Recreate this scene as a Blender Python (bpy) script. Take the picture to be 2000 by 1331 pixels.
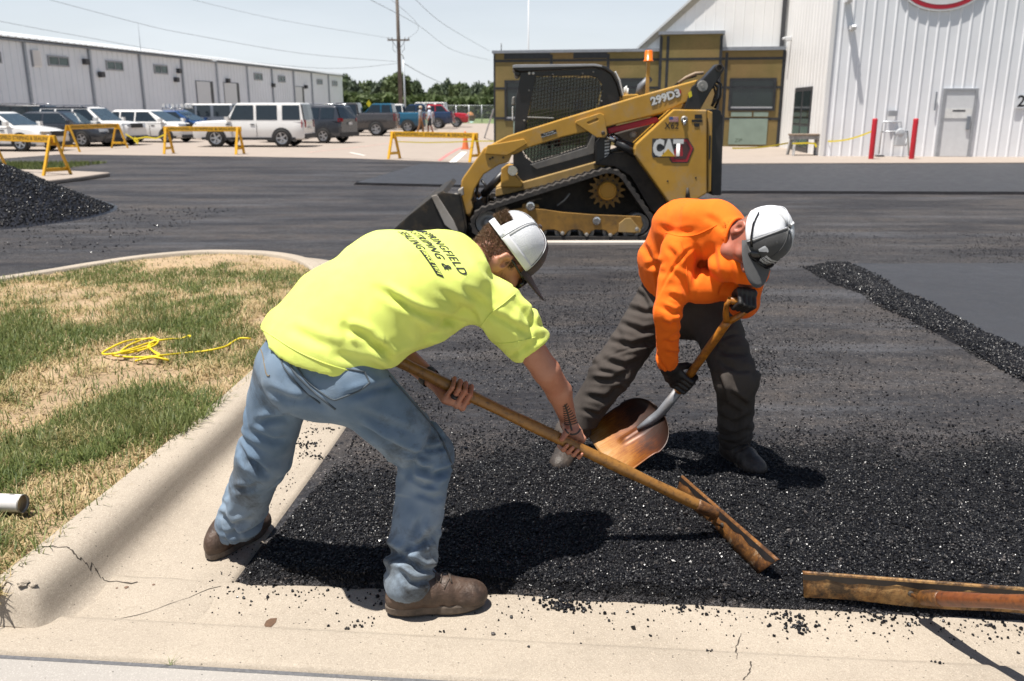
import bpy, bmesh, math, random
import numpy as np
from mathutils import Vector, Matrix
from mathutils.bvhtree import BVHTree

random.seed(7)
rng = np.random.default_rng(11)
SC = bpy.context.scene
COL = SC.collection
for o in list(bpy.data.objects):
    bpy.data.objects.remove(o)

# ------------------------------------------------------------------ camera
CAM_H, FPX, TILT = 1.6, 1680.0, math.radians(15.1)
cam_d = bpy.data.cameras.new("camera")
cam_d.sensor_width = 36.0
cam_d.lens = 36.0 * FPX / 2000.0
cam_d.clip_start = 0.05
cam_d.clip_end = 3000
cam_d.dof.use_dof = True
cam_d.dof.focus_distance = 3.05
cam_d.dof.aperture_fstop = 4.5
cam = bpy.data.objects.new("camera", cam_d)
cam.location = (0, 0, CAM_H)
cam.rotation_euler = (math.pi / 2 - TILT, 0, 0)
COL.objects.link(cam)
SC.camera = cam

# ------------------------------------------------------------------ sky, sun, exposure
SUN_VEC = Vector((-0.25, -0.13, 1.0)).normalized()          # from the ground towards the sun
world = bpy.data.worlds.new("World")
SC.world = world
world.use_nodes = True
wn = world.node_tree
wn.nodes.clear()
w_out = wn.nodes.new("ShaderNodeOutputWorld")
w_bg = wn.nodes.new("ShaderNodeBackground")
w_sky = wn.nodes.new("ShaderNodeTexSky")
w_sky.sky_type = 'NISHITA'
w_sky.sun_disc = False
w_sky.sun_elevation = math.asin(SUN_VEC.z)
w_sky.sun_rotation = math.atan2(SUN_VEC.x, SUN_VEC.y)
w_sky.altitude = 100
w_sky.air_density = 1.0
w_sky.dust_density = 1.2
w_sky.ozone_density = 1.0
w_bg.inputs['Strength'].default_value = 0.05
# thin high cloud veil over the blue
w_tc = wn.nodes.new("ShaderNodeTexCoord")
w_map = wn.nodes.new("ShaderNodeMapping")
w_map.inputs['Scale'].default_value = (1.0, 1.0, 5.0)
w_noise = wn.nodes.new("ShaderNodeTexNoise")
w_noise.inputs['Scale'].default_value = 2.2
w_noise.inputs['Detail'].default_value = 6.0
w_noise.inputs['Roughness'].default_value = 0.55
w_ramp = wn.nodes.new("ShaderNodeMapRange")
w_ramp.inputs['From Min'].default_value = 0.3
w_ramp.inputs['From Max'].default_value = 0.75
w_ramp.inputs['To Min'].default_value = 0.75
w_ramp.inputs['To Max'].default_value = 1.0
w_sep = wn.nodes.new("ShaderNodeSeparateXYZ")            # haze is thickest towards the horizon
w_alt = wn.nodes.new("ShaderNodeMapRange")
w_alt.inputs['From Min'].default_value = 0.0
w_alt.inputs['From Max'].default_value = 0.38
w_alt.inputs['To Min'].default_value = 0.9
w_alt.inputs['To Max'].default_value = 0.0
w_mul = wn.nodes.new("ShaderNodeMath"); w_mul.operation = 'MULTIPLY'
wn.links.new(w_tc.outputs['Generated'], w_sep.inputs[0])
wn.links.new(w_sep.outputs['Z'], w_alt.inputs['Value'])
w_mix = wn.nodes.new("ShaderNodeMix")
w_mix.data_type = 'RGBA'
w_mix.inputs['B'].default_value = (12.2, 12.9, 13.8, 1)
wn.links.new(w_tc.outputs['Generated'], w_map.inputs['Vector'])
wn.links.new(w_map.outputs['Vector'], w_noise.inputs['Vector'])
wn.links.new(w_noise.outputs['Fac'], w_ramp.inputs['Value'])
wn.links.new(w_ramp.outputs['Result'], w_mul.inputs[0])
wn.links.new(w_alt.outputs['Result'], w_mul.inputs[1])
wn.links.new(w_mul.outputs[0], w_mix.inputs['Factor'])
wn.links.new(w_sky.outputs['Color'], w_mix.inputs['A'])
wn.links.new(w_mix.outputs['Result'], w_bg.inputs['Color'])
wn.links.new(w_bg.outputs['Background'], w_out.inputs['Surface'])

sun_d = bpy.data.lights.new("sun", 'SUN')
sun_d.energy = 5.0
sun_d.angle = math.radians(0.53)
sun_d.color = (1.0, 0.955, 0.89)
sun = bpy.data.objects.new("sun", sun_d)
sun.rotation_euler = SUN_VEC.to_track_quat('Z', 'Y').to_euler()
sun.location = (0, 0, 30)
COL.objects.link(sun)

SC.view_settings.view_transform = 'Standard'
SC.view_settings.look = 'None'
SC.view_settings.gamma = 1.0
SC.view_settings.exposure = 0.75
SC.view_settings.use_curve_mapping = False
SC.render.engine = 'CYCLES'
SC.cycles.use_denoising = True
SC.cycles.max_bounces = 6
SC.cycles.diffuse_bounces = 3
SC.cycles.glossy_bounces = 3
SC.cycles.transmission_bounces = 4
SC.cycles.caustics_reflective = False
SC.cycles.caustics_refractive = False
SC.cycles.sample_clamp_indirect = 6.0

# ------------------------------------------------------------------ geometry helpers
_CT, _ST = math.cos(TILT), math.sin(TILT)
def ray(px, py):
    """Direction through a point of the 2000 x 1331 frame (x right, y away, z up), y component 1."""
    u, v = (px - 1000.0) / FPX, (py - 665.5) / FPX
    d, f = _ST + v * _CT, _CT - v * _ST
    return Vector((u / f, 1.0, -d / f))
def at(px, py, Y):
    r = ray(px, py)
    return Vector((r.x * Y, Y, CAM_H + r.z * Y))
def gp(px, py, z=0.0):
    r = ray(px, py)
    Y = (z - CAM_H) / r.z
    return Vector((r.x * Y, Y, z))
def on_plane(px, py, p0, nrm):
    r = ray(px, py)
    o = Vector((0, 0, CAM_H))
    t = (Vector(p0) - o).dot(nrm) / r.dot(nrm)
    return o + r * t

class MB:
    """Collects faces and links them as one mesh object."""
    def __init__(s):
        s.v, s.f, s.m, s.sm = [], [], [], []
        s.mi, s.smooth = 0, False
    def add(s, vs, fs):
        b = len(s.v)
        s.v += [tuple(p) for p in vs]
        for f in fs:
            s.f.append([i + b for i in f]); s.m.append(s.mi); s.sm.append(s.smooth)
        return s
    def box(s, x0, x1, y0, y1, z0, z1):
        vs = [(x, y, z) for x in (x0, x1) for y in (y0, y1) for z in (z0, z1)]
        return s.add(vs, [(0, 1, 3, 2), (4, 6, 7, 5), (0, 4, 5, 1), (2, 3, 7, 6), (0, 2, 6, 4), (1, 5, 7, 3)])
    def obox(s, p0, p1, w, h, up=(0, 0, 1)):
        """A bar from p0 to p1, w wide and h high."""
        p0, p1 = Vector(p0), Vector(p1)
        d = (p1 - p0).normalized(); up = Vector(up)
        sx = d.cross(up)
        if sx.length < 1e-5: sx = d.cross(Vector((1, 0, 0)))
        sx.normalize(); sz = sx.cross(d)
        vs = [p + sx * a * w / 2 + sz * b * h / 2 for p in (p0, p1) for a in (-1, 1) for b in (-1, 1)]
        return s.add(vs, [(0, 1, 3, 2), (4, 6, 7, 5), (0, 4, 5, 1), (2, 3, 7, 6), (0, 2, 6, 4), (1, 5, 7, 3)])
    def prism(s, pts, off):
        """Polygon pts (3D) extruded by the vector off."""
        n = len(pts); off = Vector(off)
        a = [Vector(p) for p in pts]; b = [p + off for p in a]
        fs = [list(range(n))[::-1], list(range(n, 2 * n))]
        fs += [(i, (i + 1) % n, n + (i + 1) % n, n + i) for i in range(n)]
        nn = Vector((0, 0, 0))
        for i in range(n): nn += a[i].cross(a[(i + 1) % n])
        if nn.dot(off) < 0: fs = [list(f)[::-1] for f in fs]
        return s.add(a + b, fs)
    def tube(s, path, r, n=10, cap=True, sm=True):
        """Round tube along path; r a number or one per point."""
        path = [Vector(p) for p in path]; m = len(path)
        rs = [r] * m if not hasattr(r, '__len__') else list(r)
        vs, fs = [], []
        t0 = (path[1] - path[0]).normalized()
        ax = t0.orthogonal().normalized()
        for i, p in enumerate(path):
            t = (path[min(i + 1, m - 1)] - path[max(i - 1, 0)]).normalized()
            ax = (ax - t * ax.dot(t)).normalized(); ay = t.cross(ax)
            for k in range(n):
                a = 2 * math.pi * k / n
                vs.append(p + (ax * math.cos(a) + ay * math.sin(a)) * rs[i])
        for i in range(m - 1):
            for k in range(n):
                fs.append((i * n + k, i * n + (k + 1) % n, (i + 1) * n + (k + 1) % n, (i + 1) * n + k))
        old = s.smooth; s.smooth = sm
        s.add(vs, fs)
        s.smooth = False
        if cap:
            b = len(s.v) - len(vs)
            s.f += [[b + k for k in range(n)][::-1], [b + (m - 1) * n + k for k in range(n)]]
            s.m += [s.mi] * 2; s.sm += [False] * 2
        s.smooth = old
        return s
    def cyl(s, p0, p1, r, r1=None, n=16, sm=True):
        return s.tube([p0, p1], [r, r if r1 is None else r1], n, True, sm)
    def lathe(s, c, axis, prof, n=24):
        """prof: list of (radius, height along axis) around centre c."""
        c, axis = Vector(c), Vector(axis).normalized()
        ax = axis.orthogonal().normalized(); ay = axis.cross(ax)
        vs, fs = [], []
        for (r, h) in prof:
            for k in range(n):
                a = 2 * math.pi * k / n
                vs.append(c + axis * h + (ax * math.cos(a) + ay * math.sin(a)) * r)
        for i in range(len(prof) - 1):
            for k in range(n):
                fs.append((i * n + k, i * n + (k + 1) % n, (i + 1) * n + (k + 1) % n, (i + 1) * n + k))
        return s.add(vs, fs)
    def grid(s, P, close_u=False, close_v=False):
        """P[i][j] points -> quads."""
        m, n = len(P), len(P[0])
        vs = [p for row in P for p in row]; fs = []
        for i in range(m if close_u else m - 1):
            for j in range(n if close_v else n - 1):
                i2, j2 = (i + 1) % m, (j + 1) % n
                fs.append((i * n + j, i * n + j2, i2 * n + j2, i2 * n + j))
        return s.add(vs, fs)
    def mesh(s, name, mats):
        me = bpy.data.meshes.new(name)
        me.from_pydata(s.v, [], s.f)
        for m in (mats if isinstance(mats, (list, tuple)) else [mats]): me.materials.append(m)
        me.polygons.foreach_set('material_index', s.m)
        me.polygons.foreach_set('use_smooth', s.sm)
        me.update()
        return me
    def build(s, name, mats, parent=None, bevel=0.0, seg=2, fix=True):
        me = s.mesh(name, mats)
        if fix:
            bm = bmesh.new(); bm.from_mesh(me)
            bmesh.ops.recalc_face_normals(bm, faces=bm.faces)
            bm.to_mesh(me); bm.free()
        return link(name, me, parent, bevel, seg)

def link(name, me, parent=None, bevel=0.0, seg=2):
    o = bpy.data.objects.new(name, me)
    COL.objects.link(o)
    if parent is not None:
        o.parent = parent
        o.matrix_parent_inverse = PINV.get(parent.name, Matrix()) if parent.type == 'EMPTY' else parent.matrix_basis.inverted()
    if bevel > 0:
        b = o.modifiers.new("bevel", 'BEVEL')
        b.width = bevel; b.segments = seg; b.limit_method = 'ANGLE'; b.angle_limit = math.radians(35)
        b.harden_normals = False
    return o
PINV = {}
def tag(o, label=None, cat=None, group=None, kind=None):
    if label: o['label'] = label
    if cat: o['category'] = cat
    if group: o['group'] = group
    if kind: o['kind'] = kind
    return o
def thing(name, label, cat, loc=(0, 0, 0), group=None, rz=0.0, world_parts=True):
    """An Empty at the thing's base; with world_parts its parts are modelled in world coordinates."""
    o = bpy.data.objects.new(name, None)
    o.empty_display_size = 0.1
    o.location = loc; o.rotation_euler = (0, 0, rz)
    COL.objects.link(o)
    if world_parts: PINV[o.name] = (Matrix.Translation(Vector(loc)) @ Matrix.Rotation(rz, 4, 'Z')).inverted()
    return tag(o, label, cat, group)
def copy_tree(o, parent=None):
    c = o.copy(); COL.objects.link(c)
    if parent is not None: c.parent = parent
    for ch in o.children: copy_tree(ch, c)
    return c
def np_mesh(name, V, F, mats, smooth=True):
    me = bpy.data.meshes.new(name)
    V = np.asarray(V, np.float32); F = np.asarray(F, np.int32)
    n, k = F.shape
    me.vertices.add(len(V)); me.vertices.foreach_set('co', V.ravel())
    me.loops.add(n * k); me.loops.foreach_set('vertex_index', F.ravel())
    me.polygons.add(n); me.polygons.foreach_set('loop_start', np.arange(0, n * k, k, dtype=np.int32))
    me.polygons.foreach_set('use_smooth', np.full(n, smooth))
    for m in (mats if isinstance(mats, (list, tuple)) else [mats]): me.materials.append(m)
    me.update(calc_edges=True); me.validate()
    return me

# ------------------------------------------------------------------ smooth value noise for shaping geometry
def vnoise(x, y, seed=0):
    x = np.asarray(x, float); y = np.asarray(y, float)
    xi, yi = np.floor(x).astype(np.int64), np.floor(y).astype(np.int64)
    fx, fy = x - xi, y - yi
    fx, fy = fx * fx * (3 - 2 * fx), fy * fy * (3 - 2 * fy)
    def h(a, b):
        n = (a * 374761393 + b * 668265263 + seed * 974711) & 0x7fffffff
        n = ((n ^ (n >> 13)) * 1274126177) & 0x7fffffff
        return ((n ^ (n >> 16)) & 0xffff) / 65535.0
    return (h(xi, yi) * (1 - fx) + h(xi + 1, yi) * fx) * (1 - fy) + (h(xi, yi + 1) * (1 - fx) + h(xi + 1, yi + 1) * fx) * fy
def fbm(x, y, seed=0, oct=4):
    s, a, t = 0.0, 1.0, 0.0
    for k in range(oct):
        s = s + a * vnoise(np.asarray(x) * 2 ** k, np.asarray(y) * 2 ** k, seed + k); t += a; a *= 0.5
    return s / t

# ------------------------------------------------------------------ material helpers
class NT:
    def __init__(s, name):
        s.mat = bpy.data.materials.new(name); s.mat.use_nodes = True
        s.t = s.mat.node_tree
        s.b = s.t.nodes['Principled BSDF']
    def n(s, typ, **kw):
        nd = s.t.nodes.new('ShaderNode' + typ)
        for k, v in kw.items():
            k2 = k.replace('_', ' ')
            if k in ('operation', 'data_type', 'blend_type', 'feature', 'wave_type', 'bands_direction', 'noise_dimensions', 'attribute_name', 'invert', 'interpolation_type', 'wave_profile', 'distance'):
                setattr(nd, k, v); continue
            sock = nd.inputs[k2] if k2 in nd.inputs else nd.inputs[int(k[1:])]
            s.put(sock, v)
        return nd
    def put(s, sock, v):
        if isinstance(v, bpy.types.NodeSocket): s.t.links.new(v, sock)
        elif isinstance(v, bpy.types.Node): s.t.links.new(v.outputs[0], sock)
        else:
            if hasattr(v, '__len__') and len(v) == 3 and sock.type == 'RGBA': v = (*v, 1)
            sock.default_value = v
    def co(s, scale=(1, 1, 1), loc=(0, 0, 0), rot=(0, 0, 0), which='Object'):
        tc = s.t.nodes.new('ShaderNodeTexCoord'); mp = s.t.nodes.new('ShaderNodeMapping')
        s.t.links.new(tc.outputs[which], mp.inputs['Vector'])
        mp.inputs['Scale'].default_value = scale if hasattr(scale, '__len__') else (scale,) * 3
        mp.inputs['Location'].default_value = loc; mp.inputs['Rotation'].default_value = rot
        return mp.outputs[0]
    def noise(s, scale, detail=4, rough=0.55, vec=None, dist=0.0):
        return s.n('TexNoise', Scale=scale, Detail=detail, Roughness=rough, Distortion=dist, Vector=vec if vec is not None else s.co()).outputs['Fac']
    def ramp(s, fac, lo, hi, a=0.0, b=1.0):
        return s.n('MapRange', Value=fac, From_Min=lo, From_Max=hi, To_Min=a, To_Max=b).outputs[0]
    def mix(s, fac, a, b, blend='MIX'):
        m = s.t.nodes.new('ShaderNodeMix'); m.data_type = 'RGBA'; m.blend_type = blend
        s.put(m.inputs['Factor'], fac); s.put(m.inputs['A'], a); s.put(m.inputs['B'], b)
        return m.outputs['Result']
    def math(s, op, a, b=0.0):
        m = s.t.nodes.new('ShaderNodeMath'); m.operation = op
        s.put(m.inputs[0], a); s.put(m.inputs[1], b)
        return m.outputs[0]
    def bump(s, h, strength=0.3, dist=0.01, normal=None):
        b = s.n('Bump', Height=h, Strength=strength, Distance=dist)
        if normal is not None: s.put(b.inputs['Normal'], normal)
        return b.outputs[0]
    def set(s, **kw):
        for k, v in kw.items(): s.put(s.b.inputs[k.replace('_', ' ')], v)
        return s
MATS = {}
def pm(name, col, rough=0.6, metal=0.0, var=0.12, vs=6.0, bump=0.0, bs=60.0, dirt=None, dirt_amt=0.0, dirt_s=3.0, spec=0.5, coat=0.0):
    """Plain procedural material: colour with soft variation, optional dirt and fine relief."""
    if name in MATS: return MATS[name]
    t = NT(name)
    f = t.noise(vs, 5, 0.6)
    a = tuple(max(0, c * (1 - var)) for c in col); b = tuple(min(1, c * (1 + var)) for c in col)
    c = t.mix(t.ramp(f, 0.3, 0.7), a, b)
    if dirt is not None:
        d = t.ramp(t.noise(dirt_s, 6, 0.7), 0.5, 0.75, 0.0, dirt_amt)
        c = t.mix(d, c, dirt)
        t.set(Roughness=t.math('ADD', t.math('MULTIPLY', d, 0.3), rough))
    else:
        t.set(Roughness=t.ramp(f, 0.2, 0.8, max(0.02, rough - 0.06), min(1, rough + 0.06)))
    t.set(Base_Color=c, Metallic=metal)
    t.b.inputs['Specular IOR Level'].default_value = spec
    t.b.inputs['Coat Weight'].default_value = coat
    t.b.inputs['Coat Roughness'].default_value = 0.05
    if bump > 0: t.set(Normal=t.bump(t.noise(bs, 4, 0.6), bump, 0.004))
    MATS[name] = t.mat
    return t.mat
def instancer(name, pts, mesh_objs, smin, smax, seed=1, scale_attr=None):
    """Scatter of small pieces: geometry-node instances on points."""
    me = bpy.data.meshes.new(name)
    me.vertices.add(len(pts)); me.vertices.foreach_set('co', np.asarray(pts, np.float32).ravel())
    if scale_attr is not None:
        a = me.attributes.new('sz', 'FLOAT', 'POINT'); a.data.foreach_set('value', np.asarray(scale_attr, np.float32))
    me.update()
    o = bpy.data.objects.new(name, me); COL.objects.link(o)
    ng = bpy.data.node_groups.new(name + "_scatter", 'GeometryNodeTree')
    ng.interface.new_socket('Geometry', in_out='INPUT', socket_type='NodeSocketGeometry')
    ng.interface.new_socket('Geometry', in_out='OUTPUT', socket_type='NodeSocketGeometry')
    gi, go = ng.nodes.new('NodeGroupInput'), ng.nodes.new('NodeGroupOutput')
    iop = ng.nodes.new('GeometryNodeInstanceOnPoints')
    jn = ng.nodes.new('GeometryNodeGeometryToInstance')
    for mo in mesh_objs:
        oi = ng.nodes.new('GeometryNodeObjectInfo'); oi.inputs['Object'].default_value = mo
        oi.inputs['As Instance'].default_value = False
        ng.links.new(oi.outputs['Geometry'], jn.inputs[0])
    ng.links.new(jn.outputs[0], iop.inputs['Instance'])
    iop.inputs['Pick Instance'].default_value = True
    rv = ng.nodes.new('FunctionNodeRandomValue'); rv.data_type = 'FLOAT_VECTOR'
    rv.inputs[0].default_value = (0, 0, 0); rv.inputs[1].default_value = (6.28, 6.28, 6.28); rv.inputs['Seed'].default_value = seed
    ng.links.new(rv.outputs[0], iop.inputs['Rotation'])
    if scale_attr is None:
        rs = ng.nodes.new('FunctionNodeRandomValue'); rs.inputs[2].default_value = smin; rs.inputs[3].default_value = smax
        rs.inputs['Seed'].default_value = seed + 5
        ng.links.new(rs.outputs[1], iop.inputs['Scale'])
    else:
        na = ng.nodes.new('GeometryNodeInputNamedAttribute'); na.inputs['Name'].default_value = 'sz'
        ng.links.new(na.outputs[0], iop.inputs['Scale'])
    ng.links.new(gi.outputs[0], iop.inputs['Points'])
    ng.links.new(iop.outputs[0], go.inputs[0])
    md = o.modifiers.new("scatter", 'NODES'); md.node_group = ng
    return o
# ================================================================== ground, lot, curbs, loose asphalt, lawn
def mat_asphalt(name, c_dark, c_light, brown, brown_amt, speck, sp_scale=190.0, bump=0.8, rough=0.6, loose=False, clump=0.9):
    """Aggregate in black binder: every stone its own tone, dusty brown in large patches."""
    t = NT(name)
    big = t.noise(0.7, 6, 0.65, t.co((0.55, 2.4, 1))); mid = t.noise(6, 6, 0.65)
    vo = t.n('TexVoronoi', Scale=sp_scale, Vector=t.co(), Randomness=1.0)
    v2 = t.n('TexVoronoi', Scale=sp_scale * 0.45, Vector=t.co(), Randomness=1.0)
    s1 = t.n('SeparateColor', Color=vo.outputs['Color']); s2 = t.n('SeparateColor', Color=v2.outputs['Color'])
    c = t.mix(t.math('POWER', s1.outputs[0], 1.6), c_dark, c_light)
    dust = t.math('MULTIPLY', t.ramp(big, 0.42, 0.66, 0, brown_amt), t.ramp(mid, 0.3, 0.65, 0.35, 1.0))
    c = t.mix(dust, c, t.mix(s1.outputs[1], tuple(x * 0.45 for x in brown), tuple(x * 1.45 for x in brown)))
    c = t.mix(t.math('MULTIPLY', t.ramp(s2.outputs[0], 0.80, 0.90), t.math('MULTIPLY', t.ramp(v2.outputs['Distance'], 0.25, 0.4, 1, 0), speck)), c, (0.26, 0.235, 0.215))
    c = t.mix(t.ramp(t.noise(2.3, 5, 0.7), 0.52, 0.7, 0, 0.6), c, c_dark)
    c = t.mix(t.ramp(t.noise(0.33, 6, 0.7, t.co((0.7, 2.6, 1), (3, 5, 0))), 0.48, 0.58, 0, clump * 0.95), c, tuple(x * 2.0 for x in c_dark))
    c = t.mix(t.ramp(t.noise(0.5, 6, 0.7, t.co((0.5, 3.2, 1), (9, 1, 0))), 0.52, 0.64, 0, clump * 0.6), c, (0.092, 0.094, 0.104))
    v3 = t.n('TexVoronoi', Scale=sp_scale * 0.2, Vector=t.co(), Randomness=1.0); s3 = t.n('SeparateColor', Color=v3.outputs['Color'])
    c = t.mix(t.math('MULTIPLY', t.ramp(s3.outputs[0], 0.60, 0.72), t.math('MULTIPLY', t.ramp(v3.outputs['Distance'], 0.30, 0.50, 1, 0), clump)), c, c_dark)
    c = t.mix(t.ramp(t.noise(26, 5, 0.75, t.co((0.6, 1.6, 1))), 0.55, 0.72, 0, clump * 0.6), c, tuple(x * 1.9 for x in brown))
    rg = t.ramp(mid, 0.2, 0.8, rough - 0.1, rough + 0.15)
    h = t.math('ADD', t.math('MULTIPLY', vo.outputs['Distance'], -1.0), t.math('ADD', t.math('MULTIPLY', t.noise(300, 3, 0.7), 0.6), t.math('MULTIPLY', t.noise(30, 4, 0.6), 1.6)))
    if loose:
        am = t.n('Attribute', attribute_name='amount').outputs['Fac']
        k = t.ramp(t.math('ADD', am, t.math('MULTIPLY', t.math('SUBTRACT', t.noise(18, 5, 0.7), 0.5), 0.9)), 0.35, 0.65)
        c = t.mix(k, c, t.mix(s1.outputs[2], (0.002, 0.002, 0.003), (0.010, 0.010, 0.012))); rg = t.math('SUBTRACT', rg, t.math('MULTIPLY', k, 0.15))
    t.set(Base_Color=c, Roughness=rg, Normal=t.bump(h, bump, 0.010))
    t.b.inputs['Specular IOR Level'].default_value = 0.35
    return t.mat
M_BED = mat_asphalt('fresh_over_worn_asphalt', (0.006, 0.006, 0.008), (0.066, 0.064, 0.069), (0.098, 0.080, 0.068), 0.85, 1.0, loose=True)
M_ASPH = mat_asphalt('worn_milled_asphalt', (0.006, 0.006, 0.008), (0.066, 0.064, 0.069), (0.098, 0.080, 0.068), 0.85, 1.0)
M_MAT = mat_asphalt('smooth_new_asphalt', (0.024, 0.026, 0.031), (0.040, 0.042, 0.048), (0.04, 0.04, 0.045), 0.3, 0.35, 260, 0.3, 0.55, clump=0.12)
def mat_concrete(name, base, var, stain, speck=True, bump=0.25):
    t = NT(name)
    n1 = t.noise(1.7, 7, 0.6); n2 = t.noise(28, 6, 0.75); n0 = t.noise(0.6, 5, 0.6)
    c = t.mix(t.ramp(n1, 0.3, 0.7), tuple(x * (1 - var) for x in base), tuple(min(1, x * (1 + var)) for x in base))
    c = t.mix(t.ramp(n0, 0.5, 0.7, 0, 0.25), c, stain)
    c = t.mix(t.ramp(n2, 0.54, 0.76, 0, 0.45), c, stain)
    if speck:
        vo = t.n('TexVoronoi', Scale=330, Vector=t.co()); sc = t.n('SeparateColor', Color=vo.outputs['Color'])
        c = t.mix(t.ramp(sc.outputs[0], 0.62, 1.0, 0, 0.5), c, stain); c = t.mix(t.ramp(sc.outputs[1], 0.75, 1.0, 0, 0.5), c, tuple(min(1, x * 1.5) for x in base))
        ps = t.n('TexVoronoi', Scale=46, Vector=t.co()); sp_ = t.n('SeparateColor', Color=ps.outputs['Color'])
        c = t.mix(t.math('MULTIPLY', t.ramp(ps.outputs['Distance'], 0.10, 0.16, 1, 0), t.ramp(sp_.outputs[0], 0.70, 0.75)), c, tuple(x * 0.35 for x in base))
    t.set(Base_Color=c, Roughness=0.85, Normal=t.bump(t.math('ADD', t.noise(210, 4, 0.75), t.math('MULTIPLY', n2, 0.8)), bump, 0.008))
    t.b.inputs['Specular IOR Level'].default_value = 0.25
    return t.mat
M_CURB = mat_concrete('curb_concrete', (0.355, 0.305, 0.245), 0.11, (0.215, 0.178, 0.135), True, 0.4)
M_LOT = mat_concrete('parking_lot_concrete', (0.305, 0.258, 0.22), 0.06, (0.255, 0.218, 0.187), False, 0.05)
M_WALK = mat_concrete('sidewalk_concrete', (0.31, 0.288, 0.262), 0.05, (0.27, 0.25, 0.228))
M_JOINT = pm('joint_filler', (0.11, 0.11, 0.115), 0.9, var=0.3, vs=80, bump=0.5, bs=300)
M_SOIL = mat_concrete('dry_soil', (0.40, 0.29, 0.18), 0.22, (0.25, 0.17, 0.10), True, 0.9)

def sheet(name, pts, z, m, kind='structure', cut=1.0):
    me = bpy.data.meshes.new(name)
    me.from_pydata([(p[0], p[1], z) for p in pts], [], [list(range(len(pts)))])
    me.materials.append(m); me.update()
    if me.polygons[0].normal.z < 0: me.flip_normals()
    o = link(name, me); o['kind'] = kind
    return o

# far terrain to the horizon
def terrain():
    t = NT('far_ground')
    c = t.mix(t.ramp(t.noise(0.08, 6, 0.6), 0.35, 0.65), (0.10, 0.14, 0.045), (0.21, 0.19, 0.10))
    t.set(Base_Color=c, Roughness=0.95)
    n, R = 48, 1600.0
    mb = MB(); ring = []
    for r in (3, 60, 200, 600, R):
        ring.append([(r * math.cos(2 * math.pi * k / n), r * math.sin(2 * math.pi * k / n), -0.09) for k in range(n)])
    mb.grid(ring, close_v=True)
    mb.add(ring[0], [tuple(range(n))])
    o = mb.build('ground', t.mat); o['kind'] = 'structure'
terrain()
sheet('asphalt_pavement', [(-45, 2.2), (45, 2.2), (45, 34), (-45, 34)], 0.0, M_ASPH)

# concrete car park beyond the asphalt and the apron in front of the white building
lot_edge = [gp(*p) for p in ((-400, 314), (0, 311), (125, 302), (250, 304), (500, 307), (680, 310), (926, 319), (1150, 320), (1420, 320), (2000, 318.5), (2500, 318))]
sheet('concrete_car_park', [(p.x, p.y) for p in lot_edge] + [(70, 60), (70, 175), (-75, 175), (-75, 60)], 0.008, M_LOT)
def paint_stripe(name, pxs, w, m, z=0.013):
    P = [gp(*p, z) for p in pxs]; mb = MB(); L, R_ = [], []
    for i, p in enumerate(P):
        d = (P[min(i + 1, len(P) - 1)] - P[max(i - 1, 0)]).normalized(); s = Vector((d.y, -d.x, 0)) * w / 2
        L.append(p + s); R_.append(p - s)
    mb.grid([L, R_]); o = mb.build(name, m); o['kind'] = 'structure'
M_RED = pm('faded_red_paint', (0.50, 0.16, 0.15), 0.8, var=0.25, vs=3)
M_PINK = pm('worn_red_paint', (0.50, 0.30, 0.26), 0.8, var=0.2, vs=3)
M_WPAINT = pm('white_road_paint', (0.72, 0.69, 0.64), 0.7, var=0.08)
paint_stripe('red_painted_line', [(858, 314), (875, 302), (893, 292), (903, 288)], 0.12, M_RED)
paint_stripe('white_painted_line', [(884, 317), (907, 297)], 0.22, M_WPAINT)
paint_stripe('worn_painted_line', [(600, 298), (680, 290), (760, 280), (800, 274)], 0.10, M_PINK)
paint_stripe('white_car_park_line', [(684, 298), (712, 304)], 0.10, M_WPAINT)

# smooth new mats with ragged edges
def mat_slab(name, corners, h, sub=0.25, amp=0.03, z0=0.002):
    pts = []
    n = len(corners)
    for i in range(n):
        a, b = Vector(corners[i]), Vector(corners[(i + 1) % n]); L = (b - a).length
        k = max(1, int(min(L, 60) / sub)); nn = Vector((b.y - a.y, a.x - b.x, 0)) / L if len(a) == 3 else Vector((b.y - a.y, a.x - b.x)) / L
        for j in range(k):
            p = a.lerp(b, j / k) + nn * random.uniform(-amp, amp); pts.append((p.x, p.y))
    bm = bmesh.new()
    top = [bm.verts.new((x, y, z0 + h)) for x, y in pts]
    cx = sum(p[0] for p in pts) / len(pts); cy = sum(p[1] for p in pts) / len(pts)
    bot = []
    for x, y in pts:
        d = Vector((x - cx, y - cy)).normalized() * h * (4.0 if h < 0.047 else 1.5)
        bot.append(bm.verts.new((x + d.x, y + d.y, z0 - 0.01)))
    bm.faces.new(top)
    m = len(pts)
    for i in range(m):
        f = bm.faces.new((top[i], top[(i + 1) % m], bot[(i + 1) % m], bot[i])); f.material_index = 1
    bmesh.ops.recalc_face_normals(bm, faces=bm.faces)
    me = bpy.data.meshes.new(name); bm.to_mesh(me); bm.free()
    me.materials.append(M_MAT); me.materials.append(M_EDGE)
    o = link(name, me); o['kind'] = 'structure'
    return o
def mat_loose():
    t = NT('loose_black_asphalt')
    r = t.n('NewGeometry').outputs['Random Per Island']
    c = t.mix(r, (0.007, 0.007, 0.009), (0.022, 0.022, 0.026))
    c = t.mix(t.ramp(r, 0.955, 0.97), c, (0.16, 0.14, 0.13))
    t.set(Base_Color=c, Roughness=t.ramp(t.noise(35, 3, 0.6), 0.3, 0.7, 0.22, 0.42), Normal=t.bump(t.noise(420, 3, 0.7), 0.5, 0.004))
    t.b.inputs['Specular IOR Level'].default_value = 0.55
    return t.mat
M_LOOSE = mat_loose()
M_EDGE = pm('mat_edge_asphalt', (0.012, 0.012, 0.014), 0.9, var=0.4, vs=30, bump=1.0, bs=60, spec=0.1)
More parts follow.
